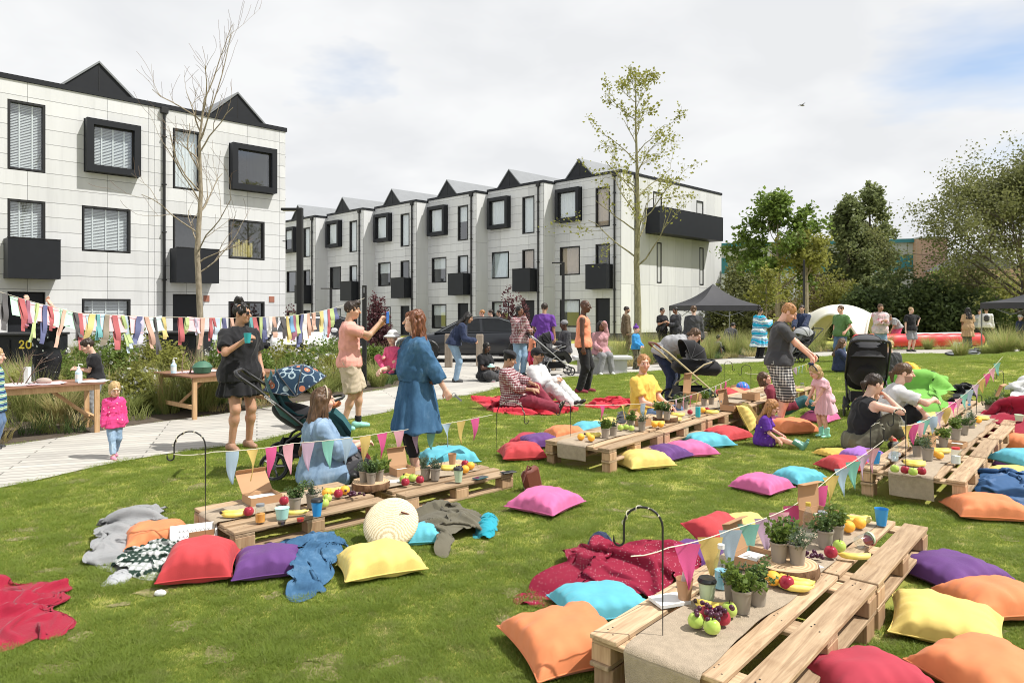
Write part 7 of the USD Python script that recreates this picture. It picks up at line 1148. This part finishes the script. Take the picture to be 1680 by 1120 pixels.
car('dark saloon car parked side on before the terrace', (-1.25, 22.7, 0), 183, 'car_dark'); car('white car nosing out behind the flowering shrub', (-6.75, 22.6, 0), 285, 'car_white', 4.2); car('dark car parked behind the white one', (-7.6, 27.5, 0), 190, 'car_dark', 4.4)
# ---------------------------------------------------------------- far buildings
custom('far_brick', {'g': ('geometry', {}), 'mp': ('mapping', {'rotation': (rad(90), 0, 0)}), 'b': ('brick_texture', {'scale': 1.0, 'brick_width': .24, 'row_height': .08, 'mortar_size': .008, 'color1': (.32, .19, .14), 'color2': (.40, .25, .19), 'mortar': (.35, .3, .26)}), 'p': ('principled_bsdf', {'roughness': .9})}, [('g.position', 'mp.vector'), ('mp.vector', 'b.vector'), ('b.color', 'p.base_color')])
plain((.02, .13, .16), .5, .05, name='teal_clad'); plain((.32, .34, .35), .6, .08, 3, name='grey_clad'); plain((.66, .67, .68), .5, .03, name='roof_white')
a, b = At(1180, 500, 78), At(1545, 500, 72); d = b - a; L = np.hypot(d[0], d[1]); T = thing('warehouse', 'long grey warehouse with a teal band and pale roof behind the trees', 'building', (a[0], a[1], 0), math.degrees(math.atan2(d[1], d[0])))
for k in range(14): part(T, 'wall_panel', bbox((L * k / 14 + .03, 0, 0), (L * (k + 1) / 14 - .03, .3, 5.6)), 'grey_clad'); part(T, 'wall_panel', bbox((L * k / 14 + .03, 0, 7.42), (L * (k + 1) / 14 - .03, .3, 8.6)), 'grey_clad')
part(T, 'teal_band', bbox((0, -.02, 5.63), (L, .3, 7.39)), 'teal_clad'); part(T, 'gutter', bbox((-.1, -.3, 8.62), (L + .1, .2, 9.0)), 'teal_clad'); part(T, 'roof', ([(0, -.2, 9.02), (L, -.2, 9.02), (L, 14, 10.2), (0, 14, 10.2)], [(0, 1, 2), (0, 2, 3)]), 'roof_white'); part(T, 'roof_vent', cbox((L * .72, 2.5, 9.7), (2.6, 1.2, .9), .05), 'roof_white')
part(T, 'antenna', tube([(L * .8, 4, 9.2), (L * .82, 4, 13.5)], .04, 5), 'zinc')
T = thing('brick_tower', 'red brown brick end block of the warehouse', 'building', (*At(1532, 500, 71)[:2], 0), -6); part(T, 'wall', bbox((-1.3, 0, 0), (1.3, 3, 8.9)), 'far_brick'); part(T, 'coping', bbox((-1.35, -.05, 8.9), (1.35, 3.05, 9.05)), 'grey_clad')
T = thing('brick_house', 'salmon brick building glimpsed through the large domed tree', 'building', (*At(1612, 500, 64)[:2], 0), -8); part(T, 'wall', bbox((-2.4, 0, 0), (3.2, 6, 5.4)), 'far_brick'); part(T, 'roof', extr(Polygon([(-2.6, 5.4), (3.4, 5.4), (.4, 7.0)]), 0, 6), 'plinth_grey')
for k in range(3): w_ = part(T, 'window', bbox((-1.8 + 1.7 * k, -.03, 2.9), (-.9 + 1.7 * k, .05, 4.2)), 'car_glass')
# ---------------------------------------------------------------- people
SIT = dict(pel=(0, 0, .12), lf=(-.13, .48, .085), rf=(.13, .50, .085), lk=(-.2, .3, 1), rk=(.2, .3, 1)); CROSS = dict(pel=(0, 0, .12), lf=(.16, .30, .07), rf=(-.16, .34, .07), lk=(-1, .35, .4), rk=(1, .35, .4)); OUT = dict(pel=(0, 0, .12), lf=(-.10, .80, .075), rf=(.10, .82, .075), lk=(0, 0, 1), rk=(0, 0, 1))
WALK = dict(lf=(-.09, .22, .085), rf=(.09, -.20, .11)); pp = person
def gp(px, py, z=0): return G(px, py, z)
W1 = pp('person in a loose black dress and sunglasses holding a teal cup by the pushchair', gp(393, 736), 318, 1.70, w=1.22, fem=True, skin='tan', hair=('bun', 'black'), glasses=True, top=('cloth_black', .38, -.1, .032), dress=('cloth_black', .66, .27, 0), rh=(.10, .30, 1.33), re=(.8, -.2, -.9), lh=(-.27, .06, .92), shoe=((.30, .17, .11), .5), neck=(30, 2), res=.013, lf=(-.12, .0, .085), rf=(.13, .06, .085), bot=('cloth_black', .2, .02))
W2 = pp('person in a salmon pink tee and beige shorts taking a photo with a raised phone', gp(573, 704), 12, 1.74, w=.95, skin='olive', hair=('quiff', 'dark'), top=('cloth_pink', .34, -.06, .03), bot=('cloth_beige', .46, .035), rh=(.10, .42, 1.49), lh=(-.05, .40, 1.42), re=(.5, .2, -1), le=(-.4, .3, -1), shoe='shoe_mint', socks='cloth_black', res=.013, lf=(-.11, .12, .085), rf=(.10, -.08, .085), toe=(-15, 15), neck=(0, 4))
W3 = pp('person with long auburn curls in a blue denim tunic carrying the baby', (-.95, 6.95, 0), 196, 1.62, w=1.2, fem=True, skin='fair', hair=('wavy', 'auburn', .64), top=('denim', .78, .10, .045), dress=('denim', .50, .33, .9), bot=('cloth_black', .82, .0), lh=(-.20, -.30, .90), le=(-.9, -.4, .1), rh=(.02, .34, 1.15), re=(.8, .1, -.9), res=.011, neck=(-6, -4), belly=.05)
pp('person, a baby in a pink knitted jacket and white sun hat held in arms', (-1.19, 7.0, 1.03), 255, .70, hs=1.62, skin='fair', hair=('crop', 'fair'), top=('cloth_rose', 1, -.04, .03), bot=('cloth_rose', .9, .02), pel=(0, 0, .14), lf=(-.12, .26, .06), rf=(.12, .26, .06), lk=(-.6, .4, .6), rk=(.6, .4, .6), lh=(-.18, .16, .32), rh=(.16, .24, .40), extra={'hat': ('sunhat', 'cloth_white')}, res=.012, nose=.6, shoe='cloth_rose')
pp('person with long brown hair in a pale denim shirt at the left table', gp(523, 800), 25, 1.68, w=1.12, fem=True, skin='fair', hair=('straight', 'brown', .48), top=('pale_denim', .8, -.05, .04), bot=('cloth_charcoal', 1, .01), rh=(.12, .38, .42), lh=(-.05, .42, .40), extra={'band': 'cloth_beige'}, res=.012, neck=(8, 4), **CROSS)
pp('person, a blonde toddler in a bright pink hooded top walking on the path', gp(187, 752), 318, .86, hs=1.5, skin='fair', hair=('bob', 'blonde'), top=('spot_pink', 1, -.16, .05), bot=('jeans', .93, .012), shoe='shoe_pink', lf=(-.07, -.16, .12), rf=(.08, .20, .085), neck=(-6, 16), res=.011, nose=.6)
pp('person, a dark haired child in a black tee at the first craft table', gp(158, 694), 212, 1.24, hs=1.22, skin='fair', hair=('short', 'dark'), top=('cloth_black', .34, -.08, .03), bot=('cloth_palegrey', 1, .03), rh=(.10, .34, 1.18), lh=(-.04, .36, 1.16), neck=(4, 22), lean=8)
pp('person with raised arms in a badge covered black top behind the ribbons', gp(78, 682), 262, 1.68, fem=True, skin='fair', hair=('straight', 'brown', .3), top=('badge_black', .3, .03, .045), bot=('speck_black', 1, .035), lh=(-.22, .18, 1.80), rh=(.24, .16, 1.82), le=(-1, .3, .2), re=(1, .3, .2))
pp('person, a small fair child in a striped coat at the left edge', gp(-12, 737), 20, 1.20, hs=1.28, skin='fair', hair=('short', 'fair'), top=('stripe_kid', 1, -.26, .05), bot=('cloth_jean', 1, .012), shoe='shoe_black', neck=(0, 6))
pp('person in a navy hooded top and pale jeans bending over beside the bollard', gp(748, 627), 5, 1.66, fem=True, skin='tan', hair=('straight', 'black', .3), top=('cloth_navy', 1, -.02, .04), bot=('cloth_lightjean', 1, .008), lean=36, pel=(0, -.06, .92), rh=(.14, .42, 1.0), lh=(-.12, .40, .98), neck=(0, 5))
pp('person with long black braids sitting cross legged on the paving', gp(795, 625), 320, 1.64, fem=True, skin='dark', hair=('braids', 'black'), top=('cloth_black', .35, -.04, .03), bot=('cloth_charcoal', 1, .02), rh=(.10, .34, .34), lh=(-.10, .34, .34), neck=(0, 16), **CROSS)
pp('person, a baby in a mint sun hat sitting on the paving', gp(806, 627), 100, .72, hs=1.6, skin='fair', hair=('crop', 'fair'), top=('cloth_palegrey', 1, -.04, .03), bot=('cloth_rose', 1, .03), extra={'hat': ('sunhat', ((.42, .66, .62), .8))}, **OUT)
pp('person in an open red plaid shirt and jeans eating, standing behind the blanket', gp(852, 616), 300, 1.72, fem=True, skin='brown', hair=('bob', 'black'), top=('plaid_red', 1, -.1, .045), bot=('cloth_lightjean', 1, .012), rh=(.03, .28, 1.46), lh=(-.16, .26, 1.15))
pp('person in a purple shirt seen from behind near the silver tubed pushchair', gp(893, 611), 75, 1.80, w=1.1, skin='tan', hair=('short', 'dark'), top=('cloth_purple', .4, -.1, .04), bot=('cloth_grey', 1, .02), lh=(-.24, .2, 1.0))
pp('person, a child in a red pink dress behind the silver tubed pushchair', gp(873, 608), 200, 1.10, hs=1.3, skin='brown', hair=('short', 'black'), top=('cloth_coral', .3, -.04, .03), dress=('cloth_rose', .45, .24, 0), bot=('cloth_red', 1, .01))
pp('person in a coral vest and black trousers standing on the grass edge', gp(957, 644), 348, 1.82, w=1.08, skin='dark', hair=('bald', 'black'), top=('cloth_coral', 0, -.06, .012), bot=('cloth_black', 1, .012), lf=(-.13, .06, .085), rf=(.12, -.06, .085), shoe='cloth_maroon', neck=(-4, 4))
pp('person in a grey beanie and dark top sitting behind the man in the coral vest', gp(927, 607), 200, 1.74, skin='dark', hair=('crop', 'black'), top=('cloth_charcoal', 1, -.04, .04), bot=('cloth_beige', 1, .03), extra={'hat': ('beanie', 'cloth_grey')}, pel=(0, 0, .52), lf=(-.12, .42, .085), rf=(.12, .42, .085), rh=(.1, .3, .75), lh=(-.1, .3, .75))
pp('person with long black hair and a mask sitting on the concrete bench', (2.30, 18.2, 0), 285, 1.66, w=1.1, fem=True, skin='brown', hair=('straight', 'black', .4), top=(((.42, .22, .24), .85), 1, -.05, .035), bot=('cloth_grey', 1, .02), pel=(0, 0, .58), lf=(-.14, .44, .085), rf=(.20, .46, .085), rh=(.18, .34, .70), lh=(.0, .26, 1.38), shoe='shoe_white')
pp('person in maroon trousers and a black beret lounging on the red blanket', gp(850, 672), 338, 1.76, w=1.1, skin='tan', hair=('short', 'black'), top=('plaid_red', .8, -.04, .04), bot=('cloth_maroon', 1, .025), pel=(0, -.1, .13), lean=-14, twist=15, lf=(-.05, .55, .08), rf=(.18, .72, .08), lk=(-.4, .3, 1), rk=(.5, .2, .8), rh=(.16, .30, .36), lh=(-.05, .32, .40), extra={'hat': ('beret', 'cloth_black')}, neck=(0, 24), shoe='shoe_black')
pp('person all in white with sunglasses and a black cap beside the man in maroon', gp(884, 664), 330, 1.76, w=1.0, skin='tan', hair=('short', 'black'), top=('cloth_white', 1, -.08, .045), bot=('cloth_white', 1, .035), pel=(0, 0, .13), lean=-6, lf=(-.10, .66, .08), rf=(.12, .64, .08), lk=(0, .2, 1), rk=(.3, .2, 1), rh=(.16, .36, .45), lh=(-.06, .34, .45), extra={'hat': ('cap', 'cloth_black')}, glasses=True, beard=.5)
pp('person in a brown coat half hidden by the long grass', gp(1027, 583), 352, 1.74, skin='olive', hair=('short', 'dark'), beard=.6, top=('cloth_brown', 1, -.3, .05), bot=('cloth_brown', 1, .02))
pp('person, a child in a bright blue top and bobble hat by the young tree', gp(1043, 606), 318, 1.20, hs=1.22, skin='fair', hair=('crop', 'brown'), top=('cloth_blue', 1, -.08, .035), bot=('camo', 1, .02), extra={'hat': ('bobble', 'cloth_purple')}, rh=(.10, .26, 1.0), lh=(-.08, .28, 1.0))
pp('person in a black top with sunglasses, left of the pair by the gazebo', gp(1086, 580), 292, 1.70, fem=True, skin='tan', hair=('tied', 'black'), top=('cloth_black', .36, -.05, .03), bot=('cloth_black', 1, .02), rh=(.1, .3, 1.22), lh=(-.08, .32, 1.2), glasses=True)
pp('person in a dark wrap, right of the pair by the gazebo', gp(1109, 580), 200, 1.72, fem=True, skin='brown', hair=('short', 'black'), top=('cloth_charcoal', 1, -.2, .06), bot=('cloth_black', 1, .03), rh=(.1, .3, 1.12), lh=(-.08, .3, 1.1))
pp('person seen from behind in a white and black jacket beyond the black pram', gp(1138, 603), 80, 1.74, fem=True, skin='fair', hair=('tied', 'brown'), top=('cloth_charcoal', 1, -.10, .05), bot=('cloth_black', 1, .005), shoe='shoe_white')
pp('person, a boy in grey sitting in the long grass under the gazebo', gp(1178, 582), 20, 1.3, hs=1.15, skin='tan', hair=('short', 'black'), top=('cloth_grey', .4, -.04, .03), bot=('cloth_black', 1, .02), **SIT)
pp('person in dark clothes stooping under the gazebo', gp(1193, 580), 40, 1.68, skin='tan', hair=('short', 'black'), top=('cloth_charcoal', 1, -.04, .05), bot=('cloth_black', 1, .03), lean=45, pel=(0, 0, .5), lf=(-.12, .4, .085), rf=(.12, .4, .085))
pp('person wrapped in a blue wave patterned hooded poncho', gp(1246, 588), 20, 1.70, fem=True, skin='tan', hair=('bun', 'black'), top=('wave_poncho', 1, -.15, .07), dress=('wave_poncho', .42, .36, .9), bot=('cloth_black', 1, .01), rh=(.12, .36, 1.25))
pp('person in a dark jacket over a blue tee pushing the grey hooded pushchair', gp(1316, 588), 235, 1.78, skin='olive', hair=('short', 'dark'), top=('cloth_navy', 1, -.1, .05), bot=('cloth_grey', 1, .02), rh=(.16, .44, 1.06), lh=(-.16, .44, 1.06))
pp('person in a grey tee and checked shorts looking down at the paper in hand', gp(1278, 703), 342, 1.74, w=1.06, skin='pink', hair=('short', 'ginger'), beard=.35, top=('cloth_charcoal', .34, -.04, .025), bot=('plaid_grey', .60, .045), rh=(.06, .40, 1.02), lh=(-.08, .42, 1.05), re=(.9, -.6, .0), le=(-.9, -.5, .0), neck=(0, 30), lean=4, shoe='shoe_black', socks='cloth_white', res=.013)
pp('person, a fair girl in a starry purple top and green wellingtons on the grass', gp(1250, 731), 335, 1.02, hs=1.36, skin='pink', hair=('straight', 'ginger', .36), top=('star_purple', .42, -.1, .04), bot=('cloth_palegrey', .3, .02), shoe='boot_green', boot=.2, pel=(0, 0, .14), lf=(-.04, .86, .08), rf=(.16, .82, .08), lk=(0, 0, 1), rk=(0, 0, 1), rh=(.2, .36, .18), lh=(-.02, .42, .26), neck=(-4, 22), lean=12, res=.011)
pp('person, a small girl in a pale pink dress, bow and mint boots, stooping', gp(1352, 717), 195, .98, hs=1.38, skin='pink', hair=('bob', 'blonde'), top=(((.72, .42, .47), .8), .25, -.05, .035), dress=(((.72, .42, .47), .8), .60, .30, .8), bot=(((.6, .5, .55), .8), .2, .02), shoe='boot_mint', boot=.17, lean=26, pel=(0, -.06, .92), neck=(0, 18), lh=(-.16, .42, .82), rh=(.16, .40, .78), extra={'band': 'cloth_navy', 'bow': 1}, res=.011, nose=.6)
pp('person in a black vest and olive trousers sitting with a hand at the face', gp(1408, 742), 6, 1.68, w=1.12, fem=True, skin='fair', hair=('pony', 'dark'), top=('cloth_black', 0, .0, .012), bot=('cloth_olive', .74, .03), rh=(.06, .34, .66), lh=(-.06, .24, .74), re=(.9, -.2, -.6), le=(-.9, .5, -.6), lean=18, neck=(4, 8), res=.012, pel=(0, 0, .13), lf=(-.12, .56, .085), rf=(.14, .58, .085), lk=(-.2, .3, 1), rk=(.25, .3, 1))
pp('person with brown hair tied back, a beard and a white tee, wearing a watch', gp(1452, 716), 348, 1.78, w=1.05, skin='fair', hair=('pony', 'brown'), beard=.65, top=('cloth_white', .36, -.04, .03), bot=('cloth_black', .5, .03), rh=(.12, .52, .50), lh=(-.10, .56, .46), re=(.9, -.3, -.2), le=(-.8, -.2, -.4), lean=22, neck=(-8, -2), pel=(0, 0, .13), lf=(-.12, .66, .085), rf=(.14, .62, .085), lk=(-.2, .3, 1), rk=(.2, .3, 1), shoe='shoe_white')
pp('person in navy with long brown hair sitting on the far grass', gp(1377, 612), 338, 1.66, fem=True, skin='fair', hair=('straight', 'brown', .34), top=('cloth_navy', 1, -.04, .04), bot=('cloth_navy', 1, .02), rh=(.1, .36, .5), lh=(-.08, .36, .5), neck=(0, 18), **SIT)
pp('person in dark grey with fair hair, back turned beside the green bean bag', gp(1460, 626), 78, 1.72, fem=True, skin='fair', hair=('tied', 'blonde'), top=('cloth_charcoal', 1, -.03, .05), bot=('cloth_jean', 1, .03), **CROSS)
pp('person in a green tee and blue jeans in front of the white tent', gp(1380, 595), 205, 1.76, w=1.08, skin='pink', hair=('short', 'brown'), top=('cloth_green', .38, -.1, .04), bot=('cloth_jean', 1, .025), lh=(-.30, .16, .98))
pp('person in a tie dyed shirt and ripped jeans holding a magenta cup', gp(1444, 585), 268, 1.82, skin='tan', hair=('short', 'brown'), beard=.5, top=('tie_dye', .85, -.14, .06), bot=('cloth_lightjean', 1, .02), rh=(.04, .30, 1.22), lh=(-.04, .30, 1.20))
pp('person, a boy in a black tee and grey shorts standing on the far path', gp(1494, 577), 285, 1.72, w=1.1, skin='fair', hair=('crop', 'fair'), top=('cloth_black', .36, -.08, .04), bot=('cloth_grey', .5, .03), lh=(-.34, .02, 1.12), le=(-1, -.2, 0), neck=(0, 0))
pp('person in pale clothes bending down behind the red inflatable', gp(1470, 569), 200, 1.7, skin='tan', hair=('short', 'brown'), top=('cloth_palegrey', .4, -.03, .04), bot=('cloth_rose', .45, .02), lean=62, pel=(0, -.12, .9), rh=(.1, .5, .6), lh=(-.1, .5, .6))
pp('person in a tan coat with a long dark plait seen from behind', gp(1588, 571), 82, 1.72, fem=True, skin='brown', hair=('straight', 'black', .34), top=('cloth_tan', .45, -.25, .045), dress=('cloth_tan', .52, .27, 0), bot=('cloth_navy', 1, .02))
pp('person in a white shirt with a dark rucksack at the far right', gp(1618, 566), 60, 1.72, skin='tan', hair=('short', 'dark'), top=('cloth_white', 1, -.1, .05), bot=('cloth_black', 1, .02), extra={'pack': 'cloth_charcoal'})
pp('person in a pale top beside the rucksack wearer at the far right', gp(1607, 564), 250, 1.64, fem=True, skin='fair', hair=('bob', 'dark'), top=('cloth_palegrey', 1, -.1, .04), bot=('cloth_black', 1, .02))
pp('person with auburn hair sitting under the right gazebo', (19.1, 25.8, .35), 190, 1.66, fem=True, skin='fair', hair=('wavy', 'auburn', .3), top=('cloth_charcoal', 1, -.04, .04), bot=('cloth_black', 1, .02), pel=(0, 0, .45), lf=(-.12, .42, .0), rf=(.12, .42, .0))
pp('person, a child with a white cap under the right gazebo', (18.55, 25.6, .35), 280, 1.1, hs=1.3, skin='fair', hair=('short', 'brown'), top=('cloth_navy', 1, -.04, .04), bot=('cloth_black', 1, .02), extra={'hat': ('cap', 'cloth_white')})
pp('person in navy trousers and a red grey top bending over the black pram', gp(1100, 660), 332, 1.68, w=1.15, fem=True, skin='fair', hair=('tied', 'brown'), top=(((.30, .30, .31), .85), .8, -.03, .045), bot=('cloth_navy', 1, .025), lean=78, pel=(0, -.14, .90), rh=(.14, .52, .55), lh=(-.12, .52, .55))
pp('person in a mustard yellow tee with a ginger beard seated behind the middle row', gp(1055, 700), 318, 1.78, w=1.1, skin='pink', hair=('crop', 'ginger'), beard=.5, top=('cloth_yellow', .36, -.04, .03), bot=('cloth_jean', 1, .02), rh=(.14, .36, .32), lh=(-.10, .38, .30), neck=(-42, 2), pel=(0, 0, .16), lf=(.16, .34, .07), rf=(-.16, .36, .07), lk=(-1, .35, .4), rk=(1, .35, .4), res=.013)
pp('person in dark green leggings lying on the cushions behind the checked shorts', gp(1288, 690), 340, 1.3, hs=1.15, skin='pink', hair=('bob', 'brown'), top=('cloth_maroon', 1, -.04, .03), bot=('cloth_teal', .9, .015), pel=(0, 0, .26), lean=-50, lf=(-.08, .72, .2), rf=(.1, .74, .2), lk=(0, .2, 1), rk=(0, .2, 1), bare=True)
for i, (px, py, Y, lb, sk, hr) in enumerate([(792, 518, 25.5, 'person with reddish fair hair walking behind the dark car', 'pink', ('short', 'ginger')), (806, 516, 25.6, 'person with dark hair in white walking behind the dark car', 'fair', ('short', 'dark')), (820, 520, 26.0, 'person in a blue top walking behind the dark car near the plum tree', 'tan', ('short', 'dark'))]):
    pp(lb, (((px - 840) / FOC * Y), Y, 0), 190, 1.62, skin=sk, hair=hr, top=(('cloth_charcoal', 'cloth_white', 'cloth_blue')[i], 1, -.1, .03), bot=('cloth_black', 1, .01))
# things held in hands
p = W1['J']['rwr']; d = along(0, 318); T = thing('paper_cup', 'teal paper cup held by the woman in black', 'cup', (p[0] + d[0] * .09, p[1] + d[1] * .09, p[2] - .02), 0); part(T, 'cup', lathe([(.001, 0), (.030, 0), (.042, .11), (.001, .112)], 18), ((.03, .33, .36), .5), smooth=40)
p = W2['J']['rwr']; T = thing('phone', 'phone in a red and blue case held up by the man in pink', 'phone', (p[0] + .10, p[1] + .02, p[2] + .06), 75); part(T, 'case', cbox((0, 0, 0), (.080, .012, .165), .005), ((.03, .12, .40), .4)); part(T, 'cover_flap', cbox((0, .009, .05), (.078, .004, .066), .002), ((.6, .03, .06), .4)); part(T, 'screen', bbox((-.035, .0065, -.075), (.035, .0068, .01)), 'lens')
p = W3['J']['lwr']; T = thing('keys', 'small bunch of keys in the hand of the denim tunic wearer', 'keys', (p[0] + .09, p[1] - .02, p[2] - .05)); part(T, 'key', box((.04, 0, -.03), (.09, .006, .018), ry=40), 'zinc'); part(T, 'ring', tube([(.02 * cos(a), 0, .02 * sin(a)) for a in np.linspace(0, 6.28, 14)], .003, 4), 'zinc')
# ---------------------------------------------------------------- short lawn grass and ground cover (uncountable)
def instancer(name, label, cat_, protos, pos, rot, scl, idx):
    pi = UsdGeom.PointInstancer.Define(stage, uname('/World', name)); tag(pi.GetPrim(), label, cat_, kind='stuff'); ps = []
    for k, (m, mat) in enumerate(protos): ps.append(part(pi.GetPrim(), 'tuft', m, mat).GetPath())
    for q in ps: pi.GetPrototypesRel().AddTarget(q)
    pi.CreatePositionsAttr(Vt.Vec3fArray.FromNumpy(np.asarray(pos, np.float32))); pi.CreateProtoIndicesAttr(Vt.IntArray.FromNumpy(np.asarray(idx, np.int32)))
    qs = np.zeros((len(pos), 4), np.float32); qs[:, 0] = np.cos(rot / 2); qs[:, 3] = np.sin(rot / 2)
    pi.CreateOrientationsAttr(Vt.QuathArray([Gf.Quath(float(a), 0, 0, float(d)) for a, _, _, d in qs])); pi.CreateScalesAttr(Vt.Vec3fArray.FromNumpy(np.repeat(np.asarray(scl, np.float32)[:, None], 3, 1)))
custom('lawn_blade', {'g': ('geometry', {}), 'n1': ('noise_texture', {'scale': 0.55, 'detail': 5.0, 'roughness': 0.6}), 'n2': ('noise_texture', {'scale': 5.5, 'detail': 6.0, 'roughness': 0.7, 'distortion': 0.4}), 'mp': ('mapping', {'scale': (1, 1, 0.2)}),
    'r1': ('rgb_ramp', {'ramp': [(0.3, (0.385, 0.445, 0.07)), (0.5, (0.41, 0.465, 0.08)), (0.7, (0.44, 0.48, 0.095))]}), 'r2': ('rgb_ramp', {'ramp': [(0.2, (0, 0, 0)), (0.52, (0.12, 0.12, 0.12)), (0.68, (0.6, 0.6, 0.6))]}), 'm1': ('mix_color', {'b': (0.43, 0.40, 0.15)}),
    'v': ('rgb_ramp', {'ramp': [(0.0, (0.5, 0.6, 0.5)), (0.75, (1.2, 1.16, 1.0)), (0.90, (1.75, 1.45, 1.9)), (1, (1.9, 1.5, 2.2))]}), 'm2': ('mix_color', {'blend_type': 'multiply', 'fac': 1.0, 'use_clamp': False}),
    'p': ('principled_bsdf', {'roughness': 0.55, 'specular_ior_level': 0.3}), 't': ('translucent_bsdf', {}), 'mc': ('mix_closure', {'fac': 0.55})},
    [('g.position', 'mp.vector'), ('mp.vector', 'n1.vector'), ('mp.vector', 'n2.vector'), ('n1.fac', 'r1.fac'), ('n2.fac', 'r2.fac'), ('r1.color', 'm1.a'), ('r2.color', 'm1.fac'), ('g.random_per_island', 'v.fac'), ('m1.result', 'm2.a'), ('v.color', 'm2.b'),
     ('m2.result', 'p.base_color'), ('m2.result', 't.color'), ('p.BSDF', 'mc.closure1'), ('t.BSDF', 'mc.closure2')], surface='mc.closure')
rng = np.random.default_rng(77); N = 90000
u = rng.random(N); Y = 2.6 + (30 - 2.6) * u ** 1.7; X = rng.uniform(-.80, .80, N) * Y
from shapely import contains_xy
ok = ~contains_xy(path.buffer(-.03), X, Y) & ~contains_xy(bed, X, Y) & ~contains_xy(bed2, X, Y) & ~contains_xy(road, X, Y)
for pl in NOGRASS: ok &= ~contains_xy(pl, X, Y)
WP, wr_ = [], np.random.default_rng(31)
for k in range(230):
    y_ = 3.0 + 11 * wr_.random() ** 1.4; q = np.array([wr_.uniform(-.72, .72) * y_, y_]); a_ = np.arange(14) * 2 * pi / 14; R_ = wr_.uniform(.025, .085) * (1 + .35 * np.sin(a_ * 2 + k) + .25 * wr_.normal(size=14))
    pg = Polygon(q + np.column_stack([R_ * 1.25 * np.cos(a_), R_ * np.sin(a_)])).buffer(0)
    if pg.geom_type == 'Polygon' and not any(pg.intersects(n_) for n_ in [path, bed, bed2] + NOGRASS): WP.append(pg)
single('paper_scrap', ball((0, 0, .02), (.035, .02, .02), 1), 'paper_white', 'small scrap of white paper on the grass before the red cushion', 'litter', G(263, 978))
tag(part(None, 'worn_earth', [sheet(pg, .005) for pg in WP], ((.22, .19, .09), .95, .4, 18, .6, 90)), 'bare dry earth showing through the worn lawn', 'worn earth', kind='stuff')
for pg in WP: ok &= ~(contains_xy(pg.buffer(-.015), X, Y) & (rng.random(N) < .6))
X, Y = X[ok], Y[ok]; sc = np.clip(.75 + (Y - 3) * .07, .75, 2.0) * rng.uniform(.75, 1.25, len(X))
sc *= np.clip(.85 + .14 * wav(np.column_stack([X, Y, 0 * X]), 3.1), .6, 1.3)
tu = [(blades(36, .080, .036, .0052, np.random.default_rng(k), lean=.9, droop=.75, seg=2), 'lawn_blade') for k in range(4)]
instancer('lawn_grass', 'short mown blades of green lawn grass covering the park', 'grass', tu, np.column_stack([X, Y, mound(X, Y) - .002]), rng.uniform(0, 6.28, len(X)), sc, rng.integers(0, 4, len(X)))
q = np.array(gc); gl = [(blades(60, .12, .22, .008, np.random.default_rng(40 + k), lean=.6, droop=.6), ('grass_green', 'grass_straw', 'herb_green')[k]) for k in range(3)]
instancer('ground_cover', 'low mixed grass and weeds covering the soil of the beds', 'ground cover', gl, np.column_stack([q, np.zeros(len(q))]), rng.uniform(0, 6.28, len(q)), rng.uniform(.6, 1.7, len(q)), rng.integers(0, 3, len(q)))
print('prims', sum(1 for _ in stage.Traverse()), 'things', len(list(stage.GetPrimAtPath('/World').GetChildren())))
